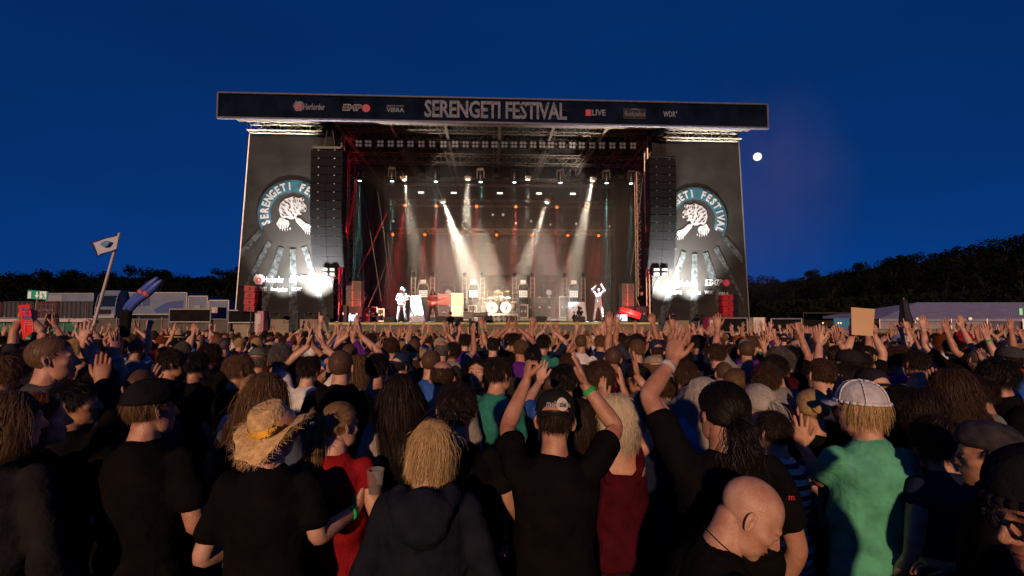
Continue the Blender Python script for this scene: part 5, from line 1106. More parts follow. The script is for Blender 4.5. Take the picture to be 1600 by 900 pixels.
def hat_mesh(kind):
    if kind in HATS: return HATS[kind]
    parts = []
    if kind in ('cap', 'trucker'):
        mb = MB(); mb.add(*dome(.090, .112, .100, (0, -.012, .040), ridge=.012, tilt=.008)); parts.append(('cap', mb.mesh('cap', [None], True)))
        mb = MB(); n = 14; vs = []
        for lay in (0, -.004):
            for i in range(n + 1):
                a = R(-62 + 124 * i / n); x, y = math.sin(a), math.cos(a); dr = -.018 * x * x
                vs.append((.088 * x, -.012 + .110 * y, .047 + dr * .3 + lay)); vs.append((.086 * x, -.012 + .112 * y + .070 * max(0, y) ** .6, .040 + dr * 1.3 + lay))
        h = 2 * (n + 1); fs = [(2 * i, 2 * i + 1, 2 * i + 3, 2 * i + 2) for i in range(n)] + [(h + 2 * i + 2, h + 2 * i + 3, h + 2 * i + 1, h + 2 * i) for i in range(n)] + [(2 * i + 1, h + 2 * i + 1, h + 2 * i + 3, 2 * i + 3) for i in range(n)]
        mb.add(vs, fs); parts.append(('brim', mb.mesh('brim', [None], True))); parts.append(('button', MB().lathe([(.004, .01), (.009, .006), (.009, 0), (.004, -.002)][::-1], 10, Matrix.Translation((0, -.012, .139))).mesh('button', [None], True)))
        if kind == 'trucker':
            mb = MB()
            for k in range(3):
                a = R(60 * k); pts = [(.0925 * math.cos(t) ** .75 * math.sin(a + (0 if s > 0 else math.pi)), -.012 + .1145 * math.cos(t) ** .75 * math.cos(a + (0 if s > 0 else math.pi)), .040 + .1025 * math.sin(t)) for s in (1, -1) for t in (np.linspace(.05, 1.5, 8) if s > 0 else np.linspace(1.5, .05, 8))]; mb.path(pts, .004, 5)
            mb.path([(.0925 * math.sin(t), -.012 + .1145 * math.cos(t), .043 + .008 * math.cos(t)) for t in np.linspace(0, 6.283, 26)], .008, 5); parts.append(('seam_tape', mb.mesh('seam_tape', [None], True)))
    elif kind == 'straw':
        mb = MB(); n = 40; prof = [(.088, .05), (.092, .075), (.086, .115), (.078, .15), (.066, .165), (.03, .158), (.006, .150)]; vs = []; fs = []
        brim = [(.165, .030), (.142, .042), (.125, .050), (.095, .050)]
        for r_, z_ in brim + prof:
            for i in range(n):
                a = 2 * math.pi * i / n; wv = (r_ - .09) * (-.42 * math.cos(2 * a) - .05 * math.sin(5 * a)) if r_ > .1 else 0; ra = r_ * (1 + (.06 * math.sin(9 * a) if r_ > .16 else 0)); pin = (1 - .18 * math.exp(-((math.sin(a)) / .5) ** 2) * (z_ > .12)); vs.append((ra * math.sin(a) * .98 * pin, ra * math.cos(a) * 1.16 - .012, z_ + wv * 1.5 - (.02 * math.exp(-(math.sin(a) / .4) ** 2) if r_ < .04 else 0)))
        K = len(brim) + len(prof)
        for j in range(K - 1):
            for i in range(n): fs.append((j * n + i, j * n + (i + 1) % n, (j + 1) * n + (i + 1) % n, (j + 1) * n + i))
        fs.append(tuple((K - 1) * n + i for i in range(n))); o = len(vs)
        mb.add(vs, fs); rr = random.Random(3)
        for k in range(520):
            a = rr.uniform(0, 6.283); l = rr.uniform(.008, .034); a2 = a + rr.uniform(-.25, .25); r0 = .162; wv = .072 * (-.42 * math.cos(2 * a) - .05 * math.sin(5 * a)) * 1.5; x, y = math.sin(a), math.cos(a) * 1.16; z = .030 + wv
            t = Vector((math.cos(a), -math.sin(a), 0)) * .0016; p = Vector((r0 * x, r0 * y - .012, z)); e = Vector(((r0 + l) * math.sin(a2), (r0 + l) * math.cos(a2) * 1.16 - .012, z + rr.uniform(-.03, .015))); mb.add([p - t, p + t, e + t * .4, e - t * .4], [(0, 1, 2, 3)])
        me = mb.mesh('straw_hat', [None], True, recalc=False); parts.append(('straw_hat', me))
        mb = MB(); vs = []; fs = []
        for z_, r_ in ((.056, .0925), (.075, .0955), (.088, .0935)):
            for i in range(n): a = 2 * math.pi * i / n; vs.append((r_ * math.sin(a) * .985, r_ * math.cos(a) * 1.165 - .012, z_))
        for j in range(2):
            for i in range(n): fs.append((j * n + i, j * n + (i + 1) % n, (j + 1) * n + (i + 1) % n, (j + 1) * n + i))
        mb.add(vs, fs); parts.append(('hat_band', mb.mesh('hat_band', [None], True)))
    elif kind == 'fedora':
        mb = MB(); mb.lathe([(.005, .14), (.05, .148), (.075, .14), (.084, .10), (.09, .05), (.145, .038), (.147, .034), (.09, .042), (.02, .04)], 28, Matrix.Translation((0, -.012, 0)) @ Matrix.Diagonal((1, 1.16, 1, 1))); parts.append(('straw_hat', mb.mesh('straw_hat', [None], True)))
        mb = MB(); mb.lathe([(.06, .05), (.0925, .05), (.089, .075), (.06, .075)], 28, Matrix.Translation((0, -.012, 0)) @ Matrix.Diagonal((1, 1.16, 1, 1))); parts.append(('hat_band', mb.mesh('hat_band', [None], True)))
    elif kind == 'beanie':
        mb = MB(); mb.add(*dome(.092, .115, .105, (0, -.014, .030), ridge=.0, tilt=.018)); parts.append(('beanie', mb.mesh('beanie', [None], True))); mb = MB(); mb.path([(.0935 * math.sin(t), -.014 + .1165 * math.cos(t), .034 + .018 * math.cos(t)) for t in np.linspace(0, 6.283, 30)], .010, 6); parts.append(('rolled_edge', mb.mesh('rolled_edge', [None], True)))
    elif kind == 'flatcap':
        mb = MB(); mb.add(*dome(.098, .130, .085, (0, .008, .050), ridge=.0, tilt=-.018)); parts.append(('flat_cap', mb.mesh('flat_cap', [None], True))); mb = MB(); mb.lathe([(.02, -.006), (.088, -.004), (.088, .004), (.02, .006)], 24, Matrix.Translation((0, .04, .036)) @ Matrix.Rotation(R(-8), 4, 'X') @ Matrix.Diagonal((1, 1.15, 1, 1))); parts.append(('brim', mb.mesh('brim', [None], True)))
    elif kind == 'bandana':
        mb = MB(); mb.add(*dome(.086, .108, .096, (0, -.012, .034), ridge=.02, tilt=.02)); parts.append(('headscarf', mb.mesh('headscarf', [None], True))); mb = MB()
        for a, b in (((0, -.12, .0), (.03, -.14, -.06)), ((0, -.12, .0), (-.025, -.145, -.075)), ((-.02, -.115, .005), (.02, -.115, .005))): mb.bar(a, b, .012, 6, .016)
        parts.append(('knot', mb.mesh('knot', [None], True)))
    HATS[kind] = parts; return parts
GLS = {}
def glasses_mesh():
    if 'g' in GLS: return GLS['g']
    mb = MB()
    for s in (-1, 1):
        mb.path([(s * .033 + .024 * math.cos(t), .104 - .012 * abs(math.cos(t)) * (s * math.cos(t) > 0), .0 + .018 * math.sin(t)) for t in np.linspace(0, 6.283, 17)], .0028, 6); mb.bar((s * .056, .094, .006), (s * .080, -.006, .006), .003, 6); mb.bar((s * .080, -.006, .006), (s * .079, -.028, -.012), .003, 6)
    mb.bar((-.010, .106, .004), (.010, .106, .004), .0028, 6); GLS['g'] = mb.mesh('glasses', BLKM); return GLS['g']
# ------------------------------------------------------------------ the people
HC = dict(k=(.009, .007, .006), d=(.020, .012, .008), b=(.048, .025, .013), l=(.12, .068, .032), y=(.52, .36, .16), w=(.55, .48, .36), g=(.11, .10, .09), r=(.22, .055, .015), s=(.42, .40, .38))
SC = dict(K=(.0065, .0062, .0065), N=(.013, .018, .045), G=(.20, .20, .20), W=(.62, .62, .64), B=(.03, .10, .40), S=(.25, .38, .58), R=(.26, .012, .018), P=(.10, .02, .24), T=(.03, .19, .16), C=(.025, .025, .028), O=(.36, .09, .03), E=(.05, .03, .022), D=(.055, .006, .012), M=(.10, .40, .26), A=(.03, .035, .055), H=(.36, .29, .20))
HN = dict(k='black', d='dark', b='brown', l='light brown', y='blond', w='pale blond', g='grey', r='red', s='silver')
SN = dict(K='black', N='navy', G='grey', W='white', B='blue', S='light blue', R='red', P='purple', T='teal', C='charcoal', O='rust', E='dark brown', D='maroon', M='green', A='slate', H='beige')
LIB = {}
def arms_lib(l, r): return mir(POSES[l]), POSES[r]
PRESET = {'down': ('down', 'down', 'short', 0), 'bent': ('bent', 'bent', 'short', 0), 'clap': ('clap', 'clap', 'short', 0), 'clapopen': ('clapopen', 'clapopen', 'short', 0), 'up': ('up', 'up', 'short', 0), 'wide': ('upwide', 'upwide', 'short', 0), 'fist': ('down', 'fist', 'short', 0), 'left': ('up', 'down', 'short', 0), 'face': ('face', 'face', 'short', 0), 'front': ('front', 'bent', 'short', 0), 'long': ('down', 'bent', 'long', 0), 'point': ('bent', 'point', 'short', 0),
          'fdown': ('down', 'bent', 'cap', 1), 'fclap': ('clap', 'clap', 'cap', 1), 'fface': ('face', 'face', 'short', 1), 'fup': ('upwide', 'up', 'cap', 1), 'tank': ('down', 'down', 'tank', 0), 'ftank': ('clapopen', 'clapopen', 'tank', 1)}
POSEW = {'down': 'arms down', 'bent': 'forearms bent', 'clap': 'clapping overhead', 'clapopen': 'hands above head', 'up': 'both arms up', 'wide': 'arms spread high', 'fist': 'one fist raised', 'left': 'open hand raised', 'face': 'clapping at face', 'front': 'one hand forward', 'long': 'in long sleeves', 'point': 'finger pointing up', 'fdown': 'arms low', 'fclap': 'clapping overhead', 'fface': 'clapping at face', 'fup': 'both arms up', 'tank': 'bare arms down', 'ftank': 'bare arms raised'}
def preset_body(p):
    a, b, sl, fe = PRESET[p]; L, Rr = arms_lib(a, b); return body_for(p, L, Rr, sleeve=sl, fem=bool(fe), build=.91, head=((0, 0, 0), (6, 3, 2), (-7, 0, -2))[len(p) % 3])
def setmat(o, i, m):
    o.material_slots[i].link = 'OBJECT'; o.material_slots[i].material = m
def slots(me, n):
    while len(me.materials) < n: me.materials.append(None)
def dress(t, B, sk, shirt, trous, hair, hat, near):
    slots(B[0], 3); o = put('body', B[0], t); setmat(o, 0, skin(sk)); setmat(o, 1, EYE); setmat(o, 2, LIP)
    slots(B[1], 1); o = put('shirt', B[1], t); setmat(o, 0, cloth(shirt)); SH = o
    slots(B[2], 1); o = put('trousers', B[2], t); setmat(o, 0, cloth(trous))
    if near:
        for q in B[3]: slots(q, 1); o = put('shoe', q, t); setmat(o, 0, cloth((.03, .03, .035)))
    if hat and hair and hair[0] in ('crop', 'short', 'buzz'): hair = ('under', hair[1])
    if hair: me = hair_mesh(hair[0]); o = put('hair', me, t, M=B[4]); hc_ = HC[hair[1]] if isinstance(hair[1], str) else hair[1]; setmat(o, 0, hairmat(tuple(.45 * a + b for a, b in zip(hc_, (.085, .05, .034))) if hair[0] == 'buzz' else hc_))
    if hat:
        k, c, turn = hat[:3]; M = B[4] @ Matrix.Rotation(R(turn), 4, 'Z') @ Matrix.Scale(1.05 if k != 'straw' else 1.08, 4); top = None
        if k == 'straw': M = B[4] @ Matrix.Translation((0, 0, -.012)) @ Matrix.Rotation(R(24), 4, 'X') @ Matrix.Rotation(R(-16), 4, 'Y') @ Matrix.Scale(.93, 4)
        for nm, me in hat_mesh(k):
            slots(me, 1)
            if top is None: o = top = put(nm, me, t, M=M)
            else: o = put(nm, me, top)
            cc = c
            if nm == 'hat_band': cc = hat[3] if len(hat) > 3 else (.03, .03, .03)
            if nm == 'seam_tape': cc = (.7, .7, .72)
            setmat(o, 0, cc if not isinstance(cc, tuple) else cloth(cc))
    return SH
def band(t, Wr, E, c, r=.034, wd=.011, back=.035, name='wristband', mt=None):
    Wr, E = Vector(Wr), Vector(E); d = (Wr - E).normalized(); q = d.to_track_quat('Z', 'Y').to_matrix().to_4x4(); mb = MB()
    mb.lathe([(r * .7, -wd), (r, -wd), (r * .97, wd), (r * .7, wd)], 16, Matrix.Translation(Wr - d * back) @ q); return mb.build(name, mt or cloth(c), t, True)
PEOPLE = []
NP = [0]
def person(px, top, d, pose='down', hair=('short', 'd'), shirt='K', hat=None, yaw=0, label='', group=None, sk=None, tr=(.02, .022, .03), L=None, Rr=None, head=(0, 0, 0), sleeve='short', fem=False, build=.97, wide=1, lean=(0, 0), hood=False, h=None, res=(56, 44), key=None, bands=(), near=None, xy=None, z=0.0, legs=None):
    NP[0] += 1; ext = .075 if hat and hat[0] == 'straw' else (.028 if hat else (.012 if hair else 0))
    if h is None and L is None and Rr is None:
        k_ = 0
        while at(px, top, d).z - z - ext > 1.83 and k_ < 8: d *= 1.045; k_ += 1
    p = at(px, top, d)
    if z == 0 and xy is None: z = terr(p.x, d)
    if h is None: h = p.z - z - ext
    s = h / 1.745; base = Vector((p.x, d, z)) if xy is None else Vector((*xy, z))
    t = empty('person', base, R(yaw)); t.scale = (s, s, s)
    inv = Matrix.Rotation(-R(yaw), 3, 'Z')
    def A(a, sgn):
        if a is None: return None
        if isinstance(a, str): return mir(POSES[a]) if sgn < 0 else POSES[a]
        if a[0] == 'raw': return a[1:]
        (ex, ey, ed), (wx, wy, wd_), f, n, k = a
        E = inv @ (at(ex, ey, d + ed) - base) / s; Wv = inv @ (at(wx, wy, d + wd_) - base) / s; return tuple(E), tuple(Wv), f, n, k
    if L is not None or Rr is not None or key:
        a, b = A(L or 'down', -1), A(Rr or 'down', 1); B = body_for(key or 'hero%d' % NP[0], a, b, head=head, lean=lean, sleeve=sleeve, build=build, wide=wide, fem=fem, hood=hood, res=res, legs=legs)
        for sd, c in bands: q = a if sd == 'L' else b; band(t, q[1], q[0], c)
    else: B = preset_body(pose)
    c = SC[shirt] if isinstance(shirt, str) else shirt
    SH = dress(t, B, sk if sk is not None else rnd.randrange(5), c, tr, hair, hat, d < 5.5 if near is None else near)
    tag(t, label, 'person', group or 'festival crowd'); PEOPLE.append((base.x, base.y)); t['_b'] = 0; del t['_b']
    return t, B, SH
ok5 = (.03, .45, .12)
# --- front row, seen from behind
HAIRK = lambda k, c: (k, c)
person(230, 590, 2.25, hair=('under', 'l'), hat=('cap', (.012, .012, .013), 0), L='bent', Rr=('raw', (.27, -.05, 1.15), (.14, .22, 1.12), (-.7, .7, .1), (0, 0, -1), 'relax'), head=(26, 2, 0), shirt='K', tr=(.38, .28, .15), wide=1.03, label='man in black tee and black cap, light trousers, alone in the dark gap', sk=4)
t, B, _ = person(425, 606, 2.10, hair=('under', 'b'), hat=('straw', mat('straw', (.62, .42, .19), .8, 0, .35, 40, .5, 60), 0, mat('band_yellow', (.75, .42, .04), .7, 0, .6, 12)), L='bent', Rr=((497, 840, .0), (556, 796, .24), (.35, .6, .9), (-1, .2, .1), 'grip'), head=(8, 4, 8), shirt='K', bands=(('R', ok5),), label='person in frayed straw hat with yellow band and black tee holding a cup', sk=2)
person(525, 626, 2.42, hair=('pony', (.32, .20, .095)), shirt='R', L='bent', Rr='down', head=(35, 6, 0), sleeve='cap', fem=True, label='woman with light brown ponytail in red top next to the plastic cup', sk=2)
t, B, _ = person(670, 652, 1.88, hair=('shag', 'y'), shirt=(.012, .014, .022), L='down', Rr='down', head=(16, 8, 3), sleeve='long', hood=True, fem=True, label='blond tousled person in dark hooded sweater with sunglasses on the head', sk=2)
put('sunglasses', glasses_mesh(), t, M=B[4] @ Matrix.Translation((0, -.03, .085)) @ Matrix.Rotation(R(35), 4, 'X') @ Matrix.Scale(1.13, 4))
person(714, 596, 2.25, hair=('short', 'd'), shirt='K', L='bent', Rr=((795, 770, -.02), (798, 830, .1), (0, .3, -1), (-1, 0, 0), 'relax'), head=(-4, 2, 0), label='dark brown haired man in black tee behind the blond hooded person', sk=1)
t, B, _ = person(866, 607, 2.15, hair=('under', 'd'), hat=('cap', (.018, .018, .019), 180), shirt='K', L=((792, 668, .20), (823, 594, .30), (.12, .1, 1), (1, .2, 0), 'fist'), Rr=((963, 668, .16), (914, 602, .24), (-.3, .1, 1), (-1, .2, 0), 'open'), head=(6, 8, 2), bands=(('R', ok5),), wide=1.04, label='man in dark cap with white round logo clapping high, black tee', sk=1)
CM = B[4] @ Matrix.Scale(1.05, 4)
mb = MB(); rr = .030; vs = []
def on_cap(a, z): t_ = math.asin(min(1, max(0, (z - .04) / .1))); q = math.cos(t_) ** .75 * 1.025; return (.090 * q * math.sin(a), -.012 - .112 * q * math.cos(a), z)
mbd = MB(); pts = [on_cap(.34 + .30 * math.cos(x), .080 + .027 * math.sin(x)) for x in np.linspace(0, 6.28, 25)[:-1]]; mbd.add(pts + [on_cap(.34, .080)], [(i, (i + 1) % 24, 24) for i in range(24)]); mbd.build('cap_badge', mat('badge_white', (.62, .6, .56), .7), t).matrix_local = CM
tx = text_mb('mckenzie', .034, .9, .0008, .0005); mbt = MB(); mbt.add([on_cap(.16 + x / .095, .078 + z_) for x, y_, z_ in tx[0]], tx[1]); q = mbt.build('cap_lettering', mat('badge_white', (.6, .6, .6), .7), t); q.matrix_local = CM @ Matrix.Scale(1.006, 4)
tx = text_mb('zie', .030, .9, .0008, .0005); mbt = MB(); mbt.add([on_cap(.36 + x / .095, .078 + z_) for x, y_, z_ in tx[0]], tx[1]); q = mbt.build('cap_lettering', DKP, t); q.matrix_local = CM @ Matrix.Scale(1.010, 4)
person(964, 612, 2.70, hair=('bob', 'w'), shirt='D', L=((955, 686, .10), (944, 628, .2), (-.1, .2, 1), (.9, .4, 0), 'open'), Rr='clapopen', sleeve='tank', fem=True, head=(10, 0, 0), bands=(('L', ok5),), label='pale blond woman in maroon tank top with raised bare arms', sk=4)
t, B, _ = person(1130, 597, 2.02, hair=('curlypony', 'k'), shirt='K', L=((1012, 618, .14), (1050, 564, .24), (.35, .3, 1), (.6, .7, 0), 'open'), Rr='down', head=(-8, 4, 4), wide=1.1, build=1.1, bands=(('L', (.5, .5, .5)),), label='broad man in black tee with dark curly ponytail and one arm raised', sk=1)
words(t, 'm', .17, 1.37, .022, None, mat('print_red2', (.6, .04, .06), .6), -.145, extr=.002)
# bald man bent down, in profile
t, B, _ = person(1190, 740, 1.47, hair=None, shirt='K', L='down', Rr='bent', head=(16, 26, 0), lean=(13, 0), yaw=-92, h=1.675, xy=(.545, 1.56), res=(112, 88), label='bald man in black tee bending down in profile, cord round his neck', sk=0)
mb = MB(); mb.path([(.0655 * math.cos(a), -.004 + .068 * math.sin(a), 1.50 - .035 * math.sin(a)) for a in np.linspace(0, 6.283, 30)], .0022, 5); mb.build('neck_cord', BLK, t).matrix_local = B[5]
NB = hair_mesh('buzz'); 
# right edge
t, B, _ = person(1572, 722, 1.18, hair=('buzz', 'd'), shirt='K', hat=('beanie', (.012, .012, .014), 0), L='bent', Rr='down', head=(-6, 14, 0), yaw=84, h=1.85, xy=(1.20, 1.06), res=(112, 88), label='man in profile with black beret and dark glasses at the corner', sk=3); put('glasses', glasses_mesh(), t, M=B[4])
person(1562, 652, 1.82, hair=('under', 'k'), shirt='K', hat=('bandana', mat('scarf_dark', (.02, .018, .022), .8, 0, .8, 30), 0), L='down', Rr='bent', head=(-20, 6, 0), yaw=35, label='person in dark patterned headscarf behind the man with glasses', sk=3)
t, B, _ = person(1352, 594, 2.38, hair=('underlong', 'y'), hat=('trucker', (.5, .5, .54), 0), shirt='M', L=((1284, 752, .14), (1254, 697, .26), (-.08, .1, 1), (.5, .8, 0), 'spread'), Rr='face', head=(-30, 4, 0), wide=.98, label='blond man in green tee and white mesh cap on', sk=0)
q = B
mb = MB(); band(t, (0, 0, 0), (0, 0, -1), (.3, .3, .3), name='watch') if False else None
person(1270, 606, 2.75, hair=('bun', 'y'), shirt='K', L='face', Rr='face', fem=True, head=(10, 5, 0), key='bunwoman', label='woman with tied up blond hair in dark top clapping beside the white mesh cap', sk=4)
# left edge
person(4, 606, 1.95, hair=('bob', 'l'), shirt=(.018, .018, .019), L='bent', Rr='down', sleeve='long', head=(30, 4, 0), fem=True, label='person with light brown bob in grey coat cut by the frame', sk=2)
person(54, 610, 2.20, hair=('bob', 'r'), shirt='K', L='bent', Rr='bent', sleeve='long', head=(52, 0, 0), fem=True, label='red haired woman in black looking towards the stage', sk=2)
person(112, 592, 2.62, hair=('short', 'k'), shirt='K', L='down', Rr=((172, 662, .10), (158, 596, .22), (-.02, .1, 1), (-.5, .8, 0), 'flat'), sleeve='long', head=(62, 0, 0), bands=(('R', ok5),), label='dark haired man in black long sleeves, raised hand with green wristband', sk=3)
person(76, 524, 2.95, hair=('buzz', 'l'), shirt=(.06, .06, .065), L='bent', Rr=('raw', (.27, .10, 1.30), (.12, .16, 1.58), (-.3, .2, 1), (-1, 0, 0), 'open'), head=(55, 0, 0), label='man with shaved blond head in grey tee touching his face', sk=4)
person(412, 578, 2.62, hair=('long', 'l'), shirt=(.06, .075, .11), L=((338, 690, .05), (352, 730, .2), (.6, .6, -.3), (0, 0, -1), 'relax'), Rr='bent', fem=True, head=(14, 0, 4), label='woman with very long light brown hair behind the straw hat', sk=2)
person(150, 566, 3.15, hair=('short', 'd'), shirt='N', L=((120, 604, .12), (131, 557, .2), (.1, .1, 1), (1, .3, 0), 'open'), Rr=((196, 604, .12), (182, 556, .2), (-.1, .1, 1), (-1, .3, 0), 'open'), bands=(('L', (.02, .02, .02)), ('R', (.3, .3, .32))), label='dark haired man in navy clapping with both hands high by the leaning flag pole', sk=1)
person(100, 560, 3.6, hair=('crop', 'b'), shirt='C', L='down', Rr=((137, 580, .10), (133, 536, .2), (-.05, .1, 1), (-.4, .8, 0), 'open'), label='brown haired man in charcoal with one long arm up by the shaved blond man', sk=2)
# second rows
P2 = [
 (437, 536, 3.05, 'down', ('short', 'g'), 'N', None, 8, 'grey haired man in navy tee behind the long haired woman'),
 (370, 553, 3.65, 'bent', ('short', 'l'), 'K', None, -35, 'man with short fair hair in black tee turned aside'),
 (532, 545, 3.55, 'hood', ('buzz', 'b'), 'K', None, 4, 'short haired man in black hooded sweater with tour dates on the back'),
 (628, 580, 2.75, 'fdown', ('long', 'd'), (.30, .27, .24), None, 10, 'woman with long dark hair in pale top with a bag strap'),
 (690, 562, 2.95, 'down', ('bald', 'b'), (.22, .21, .20), None, 3, 'balding man in grey tee with dark shoulder strap'),
 (776, 556, 3.25, 'down', ('short', 'd'), 'T', None, -38, 'dark haired man in teal tee looking along the crowd'),
 (646, 528, 4.3, 'down', ('buzz', 'b'), 'E', None, 4, 'shaved headed man in brown shirt, broad back'),
 (588, 551, 4.0, 'tank', ('short', 'k'), 'S', None, 5, 'black haired man in pale blue tank top'),
 (726, 521, 5.4, 'down', ('short', 'd'), 'P', None, 2, 'dark haired man in purple shirt, arms down, before the drum kit'),
 (746, 555, 4.15, 'fdown', ('long', 'k'), 'K', None, 165, 'black haired woman turned round to face the camera'),
 (957, 541, 4.9, 'down', ('buzz', 'd'), 'R', None, 5, 'short haired man in bright red tee'),
 (1000, 569, 4.0, 'bent', ('crop', 'k'), 'G', ('cap', (.012, .012, .013), 0), 62, 'man in black cap in profile with pale shirt'),
 (1022, 554, 4.7, 'down', ('crop', 'l'), 'G', ('flatcap', (.30, .25, .18), 0), 15, 'person in beige cap behind the man in black cap'),
 (1000, 612, 3.05, 'long', ('messy', 'g'), 'N', None, -15, 'person with grey tousled hair in navy long sleeves'),
 (1070, 563, 3.7, 'down', ('short', 'b'), 'G', None, -12, 'brown haired man in pale grey shirt before the raised arm'),
 (1046, 588, 3.9, 'down', ('short', 'b'), 'B', None, 10, 'person in bright blue jacket under the raised arm'),
 (1100, 586, 3.2, 'fdown', ('long', 's'), 'S', None, 8, 'woman with long silver hair beside the dark curly ponytail'),
 (1196, 566, 3.35, 'down', ('short', 'b'), 'O', None, -18, 'brown haired man in rust coloured jacket'),
 (1186, 598, 2.85, 'fdown', ('pony', 's'), 'W', None, 14, 'woman with silver ponytail in white top'),
 (1212, 640, 2.6, 'fdown', ('short', 'd'), 'stripe', None, 6, 'person in white and navy striped shirt'),
 (1284, 558, 3.35, 'down', ('crop', 'b'), 'A', None, 5, 'brown haired man in dark slate shirt, broad back'),
 (1398, 541, 3.8, 'face', ('short', 'b'), 'P', None, 10, 'brown haired man in purple tee clapping'),
 (1489, 574, 2.95, 'fdown', ('curly', 'b'), 'C', None, -4, 'woman with big curly brown hair in charcoal top'),
 (1562, 560, 3.05, 'face', ('messy', 'k'), 'K', None, 78, 'black haired man in black seen in profile near the frame edge'),
 (1534, 588, 3.35, 'bent', ('short', 'd'), 'G', None, 35, 'dark haired man in pale grey tee bending in the crowd'),
 (1468, 648, 2.25, 'fdown', ('messy', 'd'), 'N', None, 12, 'dark haired person in navy top beside the green tee'),
 (1440, 604, 2.7, 'fdown', ('curly', 'd'), 'K', None, 0, 'woman with wavy dark hair in black top'),
 (1366, 574, 3.3, 'face', ('crop', 'y'), 'K', ('cap', (.02, .02, .025), 180), 8, 'person in backward black cap clapping behind the white mesh cap'),
 (1410, 600, 2.75, 'bent', ('short', 'k'), 'K', None, 10, 'black haired person in black tee beside the white mesh cap'),
 (212, 529, 4.3, 'down', ('buzz', 'l'), 'G', None, 20, 'shaved headed man in grey shirt below the trucks'),
 (220, 574, 3.05, 'front', ('buzz', 'b'), 'N', None, 8, 'shaved headed person behind the black cap, hand forward'),
 (265, 545, 3.8, 'down', ('short', 'd'), 'K', None, -40, 'dark haired man in profile looking to the stage, black tee'),
 (303, 548, 4.0, 'down', ('short', 'k'), 'K', None, -20, 'black haired man in black shirt in the dark part of the crowd'),
 (274, 516, 6.0, 'face', ('crop', 'd'), 'K', ('fedora', mat('straw2', (.6, .42, .2), .8, 0, .2, 40), 0, (.02, .02, .02)), -20, 'person in small straw hat with black band'),
 (52, 518, 4.4, 'clap', ('crop', 'd'), 'R', ('cap', (.01, .16, .06), 180), -10, 'person in green cap below the red cardboard sign'),
 (20, 548, 3.4, 'down', ('messy', 'd'), 'K', None, 20, 'person with dark tousled hair behind the red haired woman'),
 (5, 556, 2.9, 'fdown', ('messy', 'l'), 'E', None, -20, 'person with streaked hair at the frame edge behind the shaved man'),
 (326, 537, 4.4, 'down', ('messy', 'd'), 'K', None, -12, 'person with wavy dark hair behind the dark gap'),
 (404, 541, 4.6, 'down', ('crop', 'g'), 'C', ('flatcap', (.09, .10, .08), 0), 5, 'man in olive flat cap behind the grey haired man'),
 (473, 520, 5.6, 'point', ('short', 'd'), 'W', None, 0, 'man in white tee pointing one finger high below the bright banner'),
 (480, 556, 4.2, 'clap', ('short', 'd'), 'W', None, 0, 'person in white tee clapping high before the hooded man'),
 (465, 555, 4.6, 'fclap', ('bob', 'l'), 'K', None, 0, 'woman with brown hair clapping above the long haired woman'),
 (545, 536, 5.0, 'clap', ('buzz', 'b'), 'B', None, 2, 'man in blue tee clapping behind the hooded man'),
 (562, 551, 4.3, 'fdown', ('long', 'l'), 'K', None, 5, 'woman with long brown hair beside the tank top'),
 (690, 532, 4.6, 'down', ('bald', 'g'), 'C', None, 0, 'balding man in charcoal shirt beside the brown shirt'),
 (672, 545, 4.1, 'down', ('buzz', 'b'), 'B', None, -5, 'shaved headed man in blue shirt behind the balding man'),
 (770, 527, 4.9, 'down', ('crop', 'd'), 'K', None, 0, 'short haired man in black before the drum kit'),
 (802, 520, 5.2, 'clap', ('short', 'd'), 'K', None, 5, 'dark haired man clapping high behind the raised fist'),
 (848, 522, 4.6, 'down', ('short', 'k'), 'T', None, -20, 'black haired man in teal top near the dark cap with logo'),
 (882, 568, 3.4, 'front', ('short', 'k'), 'B', None, -8, 'dark haired man in blue tee between the raised arms'),
 (935, 563, 3.6, 'face', ('messy', 'b'), 'N', None, -25, 'brown haired person touching the hair beside the raised arm'),
 (905, 620, 2.7, 'fdown', ('bob', 'd'), 'D', None, 0, 'dark bobbed person in maroon behind the dark cap with the logo'),
 (832, 540, 4.0, 'down', ('crop', 'k'), 'C', None, 0, 'black haired man in charcoal behind the raised fist'),
 (1120, 536, 5.0, 'down', ('short', 'b'), 'C', None, 0, 'brown haired man in charcoal shirt deep behind the curly ponytail'),
 (1150, 574, 3.6, 'fdown', ('bun', 'l'), 'B', None, -60, 'woman with tied up fair hair in blue, turned aside'),
 (1235, 540, 4.5, 'fist', ('messy', 'k'), 'K', None, 10, 'dark haired person in black holding one fist up beside the slate shirt'),
 (1270, 528, 5.0, 'down', ('short', 'b'), 'S', None, 10, 'brown haired man in light blue shirt behind the slate shirt'),
 (1330, 545, 4.4, 'clapopen', ('crop', 'd'), 'C', ('cap', (.02, .02, .022), 0), 30, 'person in dark cap holding hands up below the cardboard sign'),
 (1432, 546, 4.2, 'face', ('short', 'd'), 'H', None, 6, 'dark haired man in beige shirt clapping at face height'),
 (1408, 522, 7.0, 'face', ('crop', 'd'), 'C', ('cap', (.55, .55, .6), 0), 20, 'person in white cap below the marquee'),
 (1580, 540, 4.6, 'down', ('crop', 'd'), 'B', ('cap', (.05, .05, .05), 0), 15, 'person in dark flat brimmed cap and blue at the frame edge'),
 (1545, 530, 5.4, 'wide', ('short', 'd'), 'K', None, 0, 'person in black raising both arms below the marquee'),
 (1490, 528, 4.7, 'up', ('short', 'k'), 'K', None, 0, 'black haired person with both hands up behind the curly haired woman'),
]
